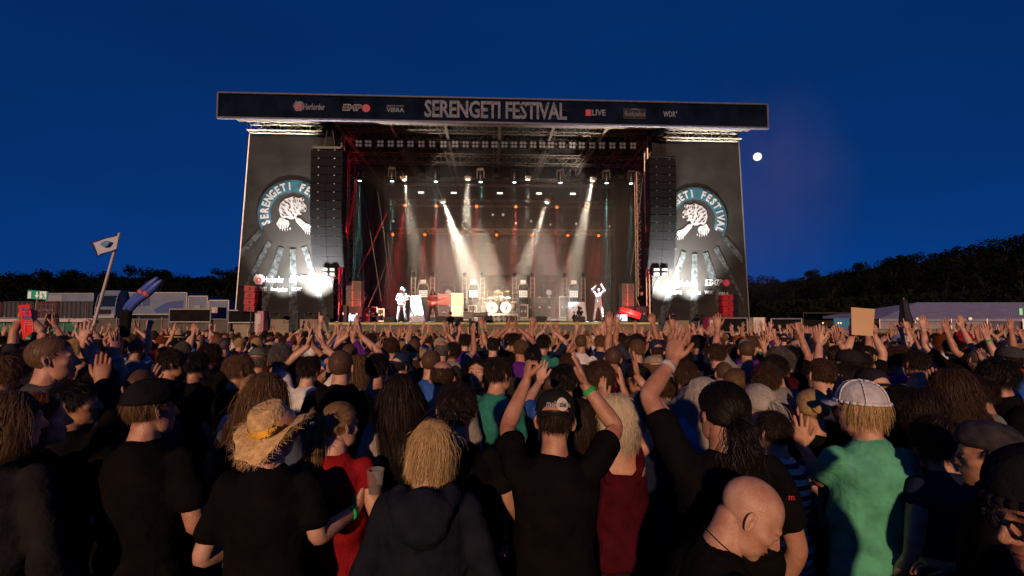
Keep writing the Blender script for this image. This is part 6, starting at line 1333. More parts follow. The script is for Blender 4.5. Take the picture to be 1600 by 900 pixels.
shirt_stripe = mat('striped_cloth', (.6, .6, .62), .9); n_ = shirt_stripe.node_tree; wv = n_.nodes.new('ShaderNodeTexWave'); wv.bands_direction = 'Z'; wv.inputs['Scale'].default_value = 6.0; tc_ = n_.nodes.new('ShaderNodeTexCoord'); rp = n_.nodes.new('ShaderNodeValToRGB'); rp.color_ramp.elements[0].position = .40; rp.color_ramp.elements[0].color = (.015, .02, .05, 1); rp.color_ramp.elements[1].position = .48; rp.color_ramp.elements[1].color = (.6, .6, .62, 1)
n_.links.new(tc_.outputs['Object'], wv.inputs['Vector']); n_.links.new(wv.outputs[0], rp.inputs[0]); n_.links.new(rp.outputs[0], n_.nodes['Principled BSDF'].inputs['Base Color'])
for (px, top, d, pose, hair, sh, hat, yaw, lab) in P2:
    if pose == 'hood':
        t, B, SH = person(px, top, d, hair=hair, shirt=sh, L='down', Rr='down', sleeve='long', hood=True, key='hooded', yaw=yaw, label=lab)
        mbs = MB()
        for k, (s, z_, hh, c_) in enumerate((('HERFORDER SERENGETI', 1.30, .020, 0), ('15.-17. JUNI 2013', 1.265, .018, 0), ('SAFARI PARK  OPEN AIR', 1.235, .011, 0), ('SCHLOSS HOLTE STUKENBROCK', 1.215, .009, 0))): words(t, s, 0, z_, hh, (.26, .2, .27, .24)[k], (mat('print_blue', (.25, .42, .62), .7), REDP, WHT)[k % 3] if k != 1 else WHT, -.176, extr=.002, name='back_print')
        continue
    t, B, SH = person(px, top, d, pose, hair, 'W' if sh == 'stripe' else sh, hat, yaw, lab, key=None)
    if sh == 'stripe': setmat(SH, 0, shirt_stripe)
    if 'shoulder strap' in lab or 'bag strap' in lab:
        mb = MB(); mb.path([(-.10, -.02, 1.485), (-.085, -.11, 1.45), (-.04, -.15, 1.33), (.03, -.155, 1.18), (.12, -.13, 1.02)], .014, 5); mb.build('strap', BLK, t)
# sign holders and the child on shoulders
HOLD = []
t, B, _ = person(1345, 548, 4.7, hair=('short', 'd'), shirt='K', L=((1322, 548, .05), (1332, 524, .1), (0, .1, 1), (1, 0, 0), 'grip'), Rr=((1380, 552, .05), (1366, 524, .1), (0, .1, 1), (-1, 0, 0), 'grip'), key='cardholder', label='person in black holding up the blank cardboard square')
person(42, 540, 4.9, hair=('short', 'd'), shirt='C', L=((22, 516, .05), (33, 500, .1), (.1, .1, 1), (1, 0, 0), 'grip'), Rr=((66, 518, .05), (52, 500, .1), (-.1, .1, 1), (-1, 0, 0), 'grip'), key='redholder', label='person with bare arms holding up the red cardboard sign')
person(146, 530, 5.0, hair=('short', 'b'), shirt='C', L='down', Rr=((152, 530, .1), (143, 517, .15), (0, .1, 1), (-1, 0, 0), 'grip'), key='flagholder', label='person holding the leaning flag pole')
person(186, 529, 6.2, hair=('short', 'k'), shirt='K', L='down', Rr='fist', key=None, pose='fist', label='person in black under the blue inflatable tubes')
person(1499, 530, 8.5, 'down', ('short', 'd'), 'C', None, 0, 'man carrying the child in red on his shoulders')
p_ = at(1502, 503, 8.5)
LEGC = [((s * .09, 0, .90), (s * .13, .36, .84), (s * .11, .40, .45)) for s in (-1, 1)]
t, B, _ = person(1502, 503, 8.52, hair=('short', 'b'), shirt='R', L='bent', Rr='bent', head=(-60, 0, 0), key='child', h=1.10, z=p_.z - 1.10, xy=(p_.x, 8.5), legs=LEGC, label='child in red tee sitting high on shoulders below the marquee')
# --- the rest of the crowd, rows up to the barrier
def zone(px):
    for lim, s in ((150, 'below the green fence banner'), (330, 'below the parked trucks'), (480, 'under the guitarist side banner'), (560, 'under the guitarist side speakers'), (700, 'below the two guitarists'), (830, 'below the drum kit'), (960, 'below the singer'), (1060, 'under the moon side speakers'), (1180, 'under the moon side banner'), (1330, 'below the blue lit stand'), (1450, 'below the cardboard sign'), (9999, 'below the white marquee')):
        if px < lim: return s
cells = {}
def free(x, y, r):
    for i in range(int(x / .7) - 1, int(x / .7) + 2):
        for j in range(int(y / .7) - 1, int(y / .7) + 2):
            for a, b in cells.get((i, j), ()):
                if (a - x) ** 2 + (b - y) ** 2 < r * r: return False
    return True
def occupy(x, y): cells.setdefault((int(x / .7), int(y / .7)), []).append((x, y))
for x, y in PEOPLE: occupy(x, y)
cand = []
tries = 0
while tries < 26000:
    tries += 1; y = math.sqrt(rnd.uniform(3.3 ** 2, 23.2 ** 2)); x = rnd.uniform(-1.12, 1.12) * y
    if abs(x) > 24: continue
    r = .50 if y < 6 else .56 + .008 * (y - 6)
    if y > 4.5 and noise.noise(Vector((x * .55, y * .55, 3))) < -.38: continue
    if free(x, y, r): occupy(x, y); cand.append((x, y))
cand.sort(key=lambda c: c[1])
LOWP = []
pp = ['down'] * 3 + ['bent', 'fdown', 'fdown', 'clap', 'clap', 'fclap', 'clapopen', 'clapopen', 'up', 'up', 'wide', 'wide', 'fist', 'left', 'left', 'face', 'face', 'fface', 'front', 'fup', 'fup', 'long', 'point', 'ftank']
hk = {0: ['short', 'short', 'crop', 'buzz', 'messy', 'short', 'bald', 'crop'], 1: ['long', 'bob', 'pony', 'curly', 'bun', 'long']}
cols = list('KKKKKCCNNAGGWWWSSBBBRPPTEDHOG'); hcs = list('kkkddddbbbblllyygrw')
SK = [0, 1, 2, 3, 4]; fill = []
for i, (x, y) in enumerate(cand):
    p = rnd.choice(pp)
    if y < 5.2 and p in ('clap', 'up', 'wide', 'fup', 'clapopen', 'fclap', 'left', 'fist', 'point', 'ftank'): p = rnd.choice(('down', 'bent', 'fdown', 'face', 'down'))
    if p in ('clap', 'up', 'wide', 'fup', 'clapopen', 'fclap', 'left', 'fist', 'point', 'ftank') and rnd.random() < (.68 if x / y < -.42 else (.32 if y > 9 else .2)): p = rnd.choice(('down', 'bent', 'fdown', 'down', 'long'))
    fe = PRESET[p][3]; hh = hk[fe][rnd.randrange(len(hk[fe]))]
    hgt = (rnd.gauss(1.66, .05) if fe else rnd.gauss(1.755, .075)); hgt = min(1.88, max(1.55, hgt))
    fill.append((x, y, p, hh, rnd.choice(hcs), rnd.choice(cols), hgt, rnd.uniform(-28, 28), rnd.randrange(5), rnd.random()))
NI = 300 - NP[0]
near_, far_ = fill[:NI], fill[NI:]
lab = []
HW = {'short': 'short', 'crop': 'cropped', 'buzz': 'shaved', 'messy': 'tousled', 'bald': 'thinning', 'long': 'long', 'bob': 'bobbed', 'pony': 'ponytailed', 'curly': 'curly', 'bun': 'tied'}
for (x, y, p, hh, hc, sc_, hgt, yw, sk_, rr_) in near_:
    px = 800 + F * x / y; lab.append(['%s %s hair' % (HW[hh], HN[hc]), SN[sc_], POSEW[p], zone(px), px])
cnt = {}
for i, l in enumerate(lab): cnt.setdefault((l[0], l[1], l[2], l[3]), []).append(i)
txt = [None] * len(lab)
for k, v in cnt.items():
    for n_, i in enumerate(sorted(v, key=lambda q: lab[q][4])):
        txt[i] = 'person, %s, %s shirt, %s, %s' % k if len(v) == 1 else '%s person, %s, %s shirt, %s, %s' % (('leftmost', 'second', 'third', 'fourth', 'fifth')[min(4, n_)], k[0], k[1], k[2], k[3])
for (x, y, p, hh, hc, sc_, hgt, yw, sk_, rr_), l in zip(near_, txt):
    B = preset_body(p); s = hgt / 1.745; t = empty('person', (x, y, terr(x, y)), R(yw)); t.scale = (s * (.96 + .1 * rr_), s, s)
    hat = None
    if rr_ < .13 and PRESET[p][3] == 0: hat = ('cap', rnd.choice(((.012, .012, .013), (.02, .03, .08), (.2, .2, .2))), rnd.choice((0, 180))); hh = 'crop'
    dress(t, B, sk_, SC[sc_], rnd.choice(((.02, .022, .03), (.03, .04, .07), (.015, .015, .016))), (hh, hc), hat, False)
    if rr_ > .8 and p in ('clap', 'up', 'wide', 'clapopen', 'fup', 'fclap', 'left'): A_ = mir(POSES[PRESET[p][0]]); band(t, A_[1], A_[0], ok5)
    tag(t, (l.replace('person,', 'capped person,') if hat else l), 'person', 'festival crowd')
# the far rows and the people behind the camera, one mass
def low(p, hh):
    B = preset_body(p); out = []
    for me, ratio in ((B[0], .13), (B[1], .035), (B[2], .05)):
        ob = bpy.data.objects.new('tmp', me); TS.collection.objects.link(ob); m = ob.modifiers.new('d', 'DECIMATE'); m.ratio = ratio; q = baked(ob, 'low'); TS.collection.objects.unlink(ob); TRASH.append(ob)
        V = np.array([v.co[:] for v in q.vertices]); f = [tuple(x.vertices) for x in q.polygons]; bpy.data.meshes.remove(q); out.append((V, f))
    k = is_scalp(CAPV); g = CAPV + sgrad(CAPV) * .012; Hn = np.array(B[4]); mp = {}; V = []; f = []
    for q in CAPF:
        if all(k[i] for i in q):
            for i in q:
                if i not in mp: mp[i] = len(V); V.append(g[i])
            f.append(tuple(mp[i] for i in q))
    V = np.array(V) @ Hn[:3, :3].T + Hn[:3, 3]; out.append((V, f)); return out
LOWC = {}
VV, FF, CC = [], [], []; off = 0
behind = []
for k in range(60):
    x, y = rnd.uniform(-6.5, 6.5), rnd.uniform(-7, -1.0)
    if all((x - a) ** 2 + (y - b) ** 2 > .4 for a, b in behind): behind.append((x, y))
far_ = far_ + [(x, y, rnd.choice(('down', 'bent', 'fdown', 'face')), 'short', 'd', 'K', rnd.gauss(1.74, .06), rnd.uniform(-20, 20), 0, .5) for x, y in behind]
for (x, y, p, hh, hc, sc_, hgt, yw, sk_, rr_) in far_:
    if p not in LOWC: LOWC[p] = low(p, hh)
    s = hgt / 1.745; c, q = math.cos(R(yw)) * s, math.sin(R(yw)) * s; Mx = np.array([[c, -q, 0], [q, c, 0], [0, 0, s]])
    for (V, f), cl in zip(LOWC[p], ([(.52, .31, .22), (.45, .25, .17), (.58, .36, .27), (.40, .21, .13), (.50, .28, .20)][sk_], SC[sc_], (.02, .022, .03), HC[hc])):
        VV.append(V @ Mx.T + V3(x, y, terr(x, y))); FF += [[i + off for i in a] for a in f]; CC.append(np.tile(np.array([*cl, 1.0], dtype=np.float32), (len(V), 1))); off += len(V)
me = bpy.data.meshes.new('crowd'); me.from_pydata(np.concatenate(VV).tolist(), [], FF); a = me.color_attributes.new('colour', 'FLOAT_COLOR', 'POINT'); a.data.foreach_set('color', np.concatenate(CC).ravel()); me.polygons.foreach_set('use_smooth', [True] * len(FF))
cm = mat('crowd_cloth', (.5, .5, .5), .8, spec=.2); n_ = cm.node_tree; at_ = n_.nodes.new('ShaderNodeAttribute'); at_.attribute_name = 'colour'; n_.links.new(at_.outputs['Color'], n_.nodes['Principled BSDF'].inputs['Base Color']); me.materials.append(cm)
tag(put('crowd', me), 'dense far rows of the crowd right before the stage', 'crowd', kind='stuff')
print('PEOPLE', NP[0], len(near_), len(far_))
# ------------------------------------------------------------------ the band
def spers(px, v, label, h=1.8, yaw=180, zz=DK, **k):
    u, _ = SP(px, 500, v); b = W(u, v, 0); return person(px, 450, 26, h=h, xy=(b.x, b.y), z=zz + .004, yaw=yaw, label=label, group='band and stage crew', near=True, **k), u, v
WIDE = [((s * .09, 0, .90), (s * .17, .02, .49), (s * .23, -.015, .085)) for s in (-1, 1)]
GL = ('raw', (-.30, .02, 1.16), (-.42, .24, 1.22), (-.5, .4, .6), (0, 0, 1), 'grip'); GRr = ('raw', (.33, -.02, 1.18), (.10, .22, 1.02), (-.9, .3, -.2), (0, -1, .2), 'grip')
spers(628, 1.3, 'guitarist in pale hat and pale clothes under white light', 1.84, 172, hair=('bob', 'y'), hat=('fedora', (.62, .64, .68), 0, (.4, .4, .45)), shirt=(.55, .6, .66), tr=(.6, .64, .7), L=GL, Rr=GRr, key='guitA', legs=WIDE)
spers(676, 3.4, 'long haired guitarist in red light between the towers', 1.80, 176, hair=('long', 'b'), shirt=(.2, .04, .035), tr=(.10, .03, .03), L=GL, Rr=GRr, key='guitB', legs=WIDE)
spers(935, .9, 'singer in white clapping hands above the head', 1.82, 180, hair=('short', 'd'), shirt=(.6, .64, .72), tr=(.64, .67, .75), L='clapopen', Rr='clapopen', sleeve='long', key='singer', legs=WIDE)
SIT = [((s * .10, 0, .90), (s * .17, .42, .88), (s * .20, .44, .47)) for s in (-1, 1)]
u, _ = SP(778, 480, 5.4); b_ = W(u, 5.45, 0); person(778, 450, 30, h=1.78, xy=(b_.x, b_.y), z=RH - .33, yaw=180, hair=('short', 'y'), shirt=(.10, .08, .07), L='front', Rr='front', key='drummer', legs=SIT, label='drummer sitting behind the two bass drums', group='band and stage crew', near=True)
spers(533, 2.2, 'stage hand in green shirt beside the red tower', 1.74, 120, hair=('short', 'd'), shirt=(.10, .22, .05), L='bent', Rr='bent', key='handA')
spers(1003, 2.6, 'stage hand in dark clothes behind the monitor stack by the singer', 1.76, 200, hair=('crop', 'd'), shirt='K', L='bent', Rr='down', key='handB')
GUIT = mat('guitar_red', (.45, .05, .03), .25, 0, spec=.6); GUITW = mat('guitar_white', (.6, .62, .66), .25, 0, spec=.6); NECK = mat('guitar_neck', (.45, .28, .13), .4)
for px, v, m, lab, zz, rot in ((630, 1.3, GUITW, 'pale electric guitar held by the guitarist in the hat', 1.12, 14), (678, 3.4, GUIT, 'red electric guitar held by the long haired guitarist', 1.06, 14)):
    u, _ = SP(px, 500, v); t = sthing('electric_guitar', u, v - .27, DK + zz, lab, 'guitar', 'electric guitars'); t.rotation_euler = (0, R(-rot), YAW)
    pts = [(.12, .05), (.20, .10), (.17, .15), (.06, .12), (-.06, .13), (-.18, .17), (-.27, .08), (-.28, -.06), (-.19, -.17), (-.05, -.12), (.06, -.11), (.15, -.15), (.19, -.10), (.12, -.04)]
    MB().prism(pts, -.022, .022).build('body', m, t); MB().box((.42, -.028, .0), (.66, .022, .05)).build('neck', NECK, t); MB().prism([(.74, -.025), (.92, -.02), (.94, .05), (.80, .05), (.74, .025)], -.034, -.018).build('headstock', NECK, t); MB().prism([(-.1, -.06), (.1, -.06), (.1, .06), (-.1, .06)], -.03, -.0225).build('pickguard', mat('pickguard', (.5, .5, .48), .4), t)
    mb = MB()
    for k in range(3): mb.bar((-.12, -.042, -.014 + .014 * k), (.78, -.044, -.014 + .014 * k), .0025, 4)
    mb.build('string', METC, t)
# camera crew in the pit
Y0 = 23.7; p = at(735, 492, Y0); t = empty('camera_platform', (at(720, 500, Y0).x, Y0 + .1, 0)); GZ = terr(0, Y0); MB().box((0, 0, .72), (2.6, 1.2, .1)).build('deck', DECK, t)
for a in (-1.2, 1.2):
    for b in (-.5, .5): MB().bar((a, b, GZ), (a, b, .68), .04, 6).build('leg', ALU, t)
tag(t, 'small camera platform in the pit before the stage', 'platform')
person(704, 486.5, Y0, hair=('short', 'k'), shirt='K', L='bent', Rr='face', key='camop', z=.774, xy=(at(704, 490, Y0).x, Y0), yaw=40, label='camera operator in black standing above the crowd before the stage', group='band and stage crew')
t = empty('broadcast_camera', (p.x, Y0, .774)); h = p.z - .774
GC = mat('camera_grey', (.14, .15, .13), .4, 0, .2, 10); MB().box((-.1, 0, h), (.5, .22, .3)).build('body', GC, t); MB().lathe([(.09, 0), (.11, .1), (.11, .45), (.13, .5), (.13, .72), (.05, .73)], 16, Matrix.Translation((.12, 0, h)) @ Matrix.Rotation(R(90), 4, 'Y')).build('lens', GC, t, True); MB().box((-.22, 0, h + .24), (.2, .14, .12)).build('viewfinder', BLKM, t); MB().lathe([(.2, .0), (.1, .1), (.06, .3), (.06, h - .2), (.1, h - .16)], 14).build('pedestal', BLKM, t); MB().bar((-.3, .1, h - .1), (-.75, .2, h - .3), .015, 6).build('handle', BLKM, t)
tag(t, 'grey broadcast camera with long lens in the pit before the drums', 'camera')
# ------------------------------------------------------------------ things the crowd holds
t = empty('flag', at(143, 521, 5.15)); a0 = at(143, 521, 5.15); a1 = at(181, 391, 5.0); a2 = at(187, 364, 5.0)
MB().bar((0, 0, 0), a2 - a0, .016, 8, .013).build('pole', mat('pole_pale', (.55, .5, .45), .6), t); k_ = MB().bar(Vector((0, 0, -.45)) - (a1 - a0) * .1, (0, 0, 0), .016, 8)
c = [at(139, 378, 5.0), at(186.5, 366, 5.0), at(181, 391, 5.0), at(150, 402, 5.0)]; mb = MB(); n = 12; vs = []; fs = []
for lay in (0, .004):
    for i in range(n + 1):
        for j in range(n + 1):
            a, b = i / n, j / n; q = (c[0] * (1 - a) + c[1] * a) * (1 - b) + (c[3] * (1 - a) + c[2] * a) * b - a0; vs.append(q + Vector((0, .02 * math.sin(a * 7 + b * 2) * (1 - a) + lay, 0)))
N1 = (n + 1) ** 2
for i in range(n):
    for j in range(n): o = i * (n + 1) + j; fs.append((o, o + 1, o + n + 2, o + n + 1)); fs.append(tuple(x + N1 for x in reversed(fs[-1])))
mi = []
for k in range(len(fs) // 2): i, j = divmod(k, n); e = 1 if (j == 0 or i == 0 or j == n - 1) else 0; mi += [e, e]
mb.add(vs, fs); mb.m = mi; mb.build('cloth', [mat('flag_white', (.46, .50, .62), .8), mat('flag_blue', (.012, .02, .14), .8)], t, True)
q = at(165, 381, 4.97) - a0; mb = MB(); mb.prism([(q.x + .045 * math.cos(x) * (1 + .2 * math.sin(3 * x)), q.z + .03 * math.sin(x) + .25 * .045 * math.cos(x)) for x in np.linspace(0, 6, 18)], q.y - .006, q.y - .002); mb.build('emblem', mat('flag_emblem', (.10, .25, .42), .8), t)
tag(t, 'white flag with dark blue border and blue mark on a leaning pole', 'flag')
def board(name, corners, Y, m, label, cat, th=.006):
    P = [at(x, y, Y) for x, y in corners]; o = sum(P, Vector()) / 4; t = empty(name, o); mb = MB(); vs = [p - o for p in P]; mb.add(vs + [p + Vector((0, th, 0)) for p in vs], [(0, 1, 2, 3), (7, 6, 5, 4), (0, 4, 5, 1), (1, 5, 6, 2), (2, 6, 7, 3), (3, 7, 4, 0)]); mb.build('board', m, t); return tag(t, label, cat), o
CARD = mat('cardboard', (.62, .42, .24), .85, 0, .08, 3, .2, 12)
board('cardboard_sign', ((1330, 480), (1367, 483), (1364, 525), (1331, 523)), 4.72, CARD, 'blank square of cardboard held up above the crowd', 'sign')
t, o = board('cardboard_sign', ((28, 477), (46, 475.5), (54, 517), (36, 530)), 4.95, mat('card_red', (.75, .03, .03), .8, 0, .08, 5), 'red cardboard sign with hand drawn lettering and a mug', 'sign')
BLU = mat('marker_blue', (.12, .12, .45), .8); LIL = mat('marker_lilac', (.6, .3, .5), .8)
for s, y, hh, wd in (('Bier', 483, .035, .085), ('is', 489, .03, .03), ('LEER', 496, .035, .10)):
    q = at(41 - (496 - y) * .22 + 1, y, 4.94) - o; words(t, s, q.x, q.z, hh, wd, BLU, q.y, extr=.001, bold=.001)
q = at(46, 510, 4.94) - o; mb = MB(); mb.path([(q.x - .045, q.y, q.z - .06), (q.x - .045, q.y, q.z + .04), (q.x + .035, q.y, q.z + .035), (q.x + .035, q.y, q.z - .05)], .003, 4); mb.path([(q.x - .045 + .08 * i / 8, q.y, q.z + .042 + .02 * abs(math.sin(i * 1.2))) for i in range(9)], .003, 4); mb.path([(q.x - .045, q.y, q.z + .02), (q.x + .035, q.y, q.z + .016)], .003, 4); mb.build('mug_drawing', LIL, t)
# blue inflatable tubes
BI = mat('inflatable_blue', (.05, .10, .42), .4, 0, .15, 6); t = empty('inflatable_tubes', at(193, 512, 6.0)); o = at(193, 512, 6.0)
for k, pts in enumerate((((190, 500), (196, 484), (205, 473), (222, 456), (235, 444), (246, 434)), ((197, 500), (203, 484), (213, 472), (230, 459), (243, 447), (252, 438)))):
    P = [at(x, y, 6.0 - .04 * k) - o for x, y in pts]; l = lrp([tuple(p) for p in P[1:]], [(.036, .036), (.044, .044), (.044, .044), (.042, .042), (.018, .018)], 4, 12, (0, 1, 0)); MB().add(list(l[0]), l[1]).build('tube', BI, t, True)
    l = lrp([tuple(at(193 + 4 * k, 524, 6.0) - o), tuple((P[0] + P[1]) / 2), tuple(P[1])], [(.04, .04), (.042, .042), (.036, .036)], 3, 12, (0, 1, 0)); MB().add(list(l[0]), l[1]).build('sleeve', BLK, t, True)
    a = P[3]; d_ = (P[4] - P[2]).normalized(); MB().bar(a - d_ * .02, a + d_ * .02, .0465, 12).build('orange_band', mat('band_orange', (.6, .12, .06), .6), t, True)
tag(t, 'pair of blue inflatable tubes with orange bands held above the crowd', 'inflatable')
# beer cups
PLA = mat('clear_plastic', (.75, .78, .8), .12, 0, alpha=.13, spec=1.0); FOAM = mat('beer_rest', (.25, .13, .03), .2, 0, trans=.6)
def cup(px, py, Y, lab):
    t = empty('plastic_cup', at(px, py, Y)); mb = MB(); mb.lathe([(.030, 0), (.031, .001), (.041, .112), (.043, .114), (.043, .117), (.040, .117), (.029, .004), (.002, .003)][::1], 24); mb.build('cup', PLA, t, True); MB().lathe([(.002, .005), (.0288, .005), (.0315, .035), (.002, .035)], 20).build('drink', FOAM, t); tag(t, lab, 'cup')
cup(586, 772, 2.36, 'clear plastic cup held out by the person in the straw hat')
# ------------------------------------------------------------------ beside the stage
def spk(side):
    px0, px1, py0, py1 = (383, 398, 446, 487) if side == 0 else (1128, 1145, 460, 497); v = -.5; u0, z1 = SP(px0, py0, v); u1, z0 = SP(px1, py1, v); H = z1 - z0; wd = u1 - u0
    t = sthing('outfill_speaker', (u0 + u1) / 2, v, z0, 'red lit stack of small speakers hung before the %s banner' % ('guitarist side' if side == 0 else 'moon side'), 'speakers', 'red lit speaker stacks')
    RS = mat('speaker_red_lit', (.28, .012, .02), .5, 0, .1, 5)  # red light on the cabinets is painted into their colour
    for k in range(4):
        h = H / 4; c = MB().box(((-.02 if side == 0 else .02) * (k % 2), .15, h * (k + .5)), (wd, .4, h - .02), M=Matrix.Rotation(R(5 if side == 0 else -5), 3, 'Y')).build('cabinet', RS, t)
        for q in (.36, .6): MB().box((wd * (.02 if side == 0 else .1), -.055, h * (k + q)), (wd * .2, .02, h * .1)).build('handle_slot', BLK, c)
    s = -1 if side == 0 else 1; MB().box((s * wd * .78, .2, H * .5), (wd * .5, .5, H)).build('front_grille', CAB, t)
    mb = MB(); mb.bar((0, .15, H), (0, .3, H + .5), .012); mb.bar((0, .15, 0), (0, .15, -z0 + .1), .04); mb.build('support', BLKM, t)
    spot('red_lamp', W((u0 + u1) / 2 - s * .9, v - 1.0, z0 + .2), W((u0 + u1) / 2, v, z0 + H * .6), 25, (1, .03, .06), 50, .5)
spk(0); spk(1)
def framed(px0, py0, px1, py1, Y, lab):
    a, b = at(px0, py1, Y), at(px1, py0, Y); t = empty('barrier_screen', ((a.x + b.x) / 2, Y, terr(0, Y))); g_ = terr(0, Y); wd, h = b.x - a.x, b.z - g_; zb = a.z - g_
    MB().box((0, 0, (h + zb) / 2), (wd, .04, h - zb)).build('black_mesh', BLK, t); mb = MB()
    for s in (-1, 1): mb.bar((s * wd / 2, -.03, 0), (s * wd / 2, -.03, h), .04, 6)
    for z in (zb, h): mb.bar((-wd / 2, -.03, z), (wd / 2, -.03, z), .04, 6)
    mb.build('frame', STEEL, t); MB().box((0, .1, .04), (wd, .6, .06)).build('foot', STEEL, t); tag(t, lab, 'panel', 'black panels in steel frames')
framed(265, 483, 330, 503, 26, 'wide black panel in steel frame below the trucks'); framed(357, 485, 400, 504, 24.3, 'black panel in steel frame at the foot of the guitarist side banner'); framed(1120, 497, 1167, 519, 24.2, 'black panel in steel frame at the foot of the moon side banner'); framed(1205, 498, 1252, 519, 25, 'black panel in steel frame standing free beside the stage, moon side')
def cabin(px0, py0, px1, py1, Y, lab, c):
    a, b = at(px0, py1, Y), at(px1, py0, Y); t = empty('portable_cabinet', ((a.x + b.x) / 2, Y + .4, terr(0, Y))); b.z -= terr(0, Y); wd = b.x - a.x; MB().box((0, 0, b.z / 2), (wd, .8, b.z)).build('body', mat('cabin_%s' % lab[:3], c, .6, 0, .2, 3), t); MB().box((-wd * .1, -.42, b.z * .5), (wd * .55, .03, b.z * .9)).build('door', mat('cabin_door', (.55, .52, .5), .6), t); MB().box((wd * .1, -.45, b.z * .55), (.05, .04, .2)).build('handle', BLKM, t); MB().box((wd * .46, -.42, b.z / 2), (wd * .08, .03, b.z)).build('red_edge', REDP, t); tag(t, lab, 'cabinet')
cabin(329, 480, 341, 503, 27, 'pale cabinet with red edge below the last truck', (.4, .38, .36)); cabin(1178, 496, 1196, 519, 25.5, 'white cabinet with red edge beside the moon side banner', (.7, .66, .6)); cabin(398, 486, 413, 504, 24.1, 'pinkish cabinet at the foot of the guitarist side banner', (.4, .22, .28)); cabin(1108, 496, 1119, 519, 24.1, 'magenta cabinet at the foot of the moon side banner', (.3, .05, .16))
# fences
def fence(p0, p1, Y0, Y1, ztop, npan, cloth_m, lab, dark=True):
    a, b = at(p0, 505, Y0), at(p1, 505, Y1); a.z = terr(a.x, Y0); b.z = terr(b.x, Y1); t = empty('fence', a); d = b - a
    for k in range(npan):
        q0, q1 = d * (k / npan), d * ((k + 1) / npan); n = 8; vs = []; fs = []
        for lay in (0, .02):
            for i in range(n + 1): q = q0 + (q1 - q0) * (i / n); w_ = .03 * math.sin(i * 1.7 + k); vs += [(q.x, q.y + w_ + lay, q.z + .05), (q.x, q.y + w_ + lay, q.z + ztop)]
        for i in range(n): o = 2 * i; fs += [(o, o + 2, o + 3, o + 1), (o + 2 * n + 2 + 1, o + 2 * n + 2 + 3, o + 2 * n + 2 + 2, o + 2 * n + 2)]
        MB().add(vs, fs).build('cloth_panel', cloth_m, t, True); mb = MB(); mb.bar((q0.x, q0.y - .03, q0.z), (q0.x, q0.y - .03, q0.z + ztop + .12), .025, 6); mb.build('post', STEEL, t); mb = MB(); mb.bar((q0.x, q0.y - .05, q0.z + ztop), (q1.x, q1.y - .05, q1.z + ztop), .022, 6); mb.build('rail', STEEL, t)
    return tag(t, lab, 'fence')
FB = mat('fence_beige', (.20, .175, .135), .9, 0, .2, 2, .4, 8); FG = mat('fence_grey', (.10, .095, .085), .9, 0, .25, 2, .4, 8)
fence(1250, 1720, 27, 25, 1.84, 9, FB, 'long beige cloth covered fence behind the crowd below the marquee'); fence(148, 360, 26.5, 26, 2.38, 6, FG, 'dark grey cloth covered fence below the trucks')
t = fence(-40, 147, 26.0, 26.5, 2.40, 4, mat('banner_green', (.02, .16, .10), .8, 0, .2, 2), 'green fence banner with white top edge and white dot'); o = t.location; 
for px, py, r_ in ((118.5, 506, .17),): q = at(px, py, 26.25) - o; disc(MB(), q.x, q.z, r_, q.y - .06, n=24).build('white_dot', WHT, t)
a, b = at(-40, 498, 25.85) - o, at(147, 498.5, 26.3) - o; mb = MB(); mb.add([a - Vector((0, .1, 0)), b - Vector((0, .1, 0)), b + Vector((0, -.1, -.16)), a + Vector((0, -.1, -.16))], [(0, 1, 2, 3)]); mb.build('white_edge', mat('edge_white', (.5, .48, .5), .7), t); q = at(66, 505, 26.0) - o; MB().box((q.x, q.y - .12, q.z), (.62, .02, .42)).build('white_field', WHT, t); q = at(4, 507, 25.9) - o; words(t, 'VELTINS', q.x, q.z, .16, .8, WHT, q.y - .1) if False else None
# emergency exit signs
EG = mat('exit_green', (.0, .26, .15), .5, emit=.12, ec=(0, .5, .3)); EW = mat('exit_white', (.75, .78, .76), .5, emit=.12, ec=(.9, 1, .95))
def exit_sign(px, py, wpx, Y, lab, foot):
    c = at(px, py, Y); wd = wpx / F * Y; h = wd * .42; t = empty('exit_sign', (c.x, Y, terr(c.x, Y))); z = c.z - t.location.z; tl = R(5); mb = MB(); mb.box((0, 0, z), (wd, .03, h), M=Matrix.Rotation(tl, 3, 'Y')); mb.build('board', EG, t); MB().box((-wd * .38, -.022, z), (wd * .15, .012, h * .8)).build('white_field', EW, t); MB().box((wd * .28, -.022, z), (wd * .32, .012, h * .84)).build('white_field', EW, t)
    MB().prism([(-.06 * wd, z + .38 * h), (.02 * wd, z + .38 * h), (.02 * wd, z), (.09 * wd, z), (-.02 * wd, z - .4 * h), (-.13 * wd, z), (-.06 * wd, z)], -.03, -.02).build('arrow', EW, t)
    mb = MB(); x = .28 * wd; r = .02 * wd
    for a, b in (((-.02, .06), (.03, -.1)), ((.03, -.1), (.10, -.2)), ((.03, -.1), (-.04, -.26)), ((-.04, -.26), (-.10, -.26)), ((-.01, .02), (.07, .04)), ((-.01, .04), (-.09, .0))): mb.bar((x + a[0] * wd, -.034, z + a[1] * wd * .7), (x + b[0] * wd, -.034, z + b[1] * wd * .7), r, 6)
    mb.lathe([(.01, -.01), (r * 1.5, -.005), (r * 1.5, .005), (.01, .01)], 12, Matrix.Translation((x - .03 * wd, -.034, z + .1 * wd)) @ Matrix.Rotation(R(90), 4, 'X')); mb.build('running_man', EG, t)
    MB().bar((foot * wd, .03, 0), (0, .03, z + h * .5), .03, 6).build('post', mat('post_wood', (.35, .24, .12), .8), t); tag(t, lab, 'sign', 'green exit signs')
exit_sign(59, 461, 32, 24.5, 'green emergency exit sign on a wooden post before the containers', -.4); exit_sign(1606, 487, 30, 29, 'green exit sign cut by the frame beside the marquee', 0)
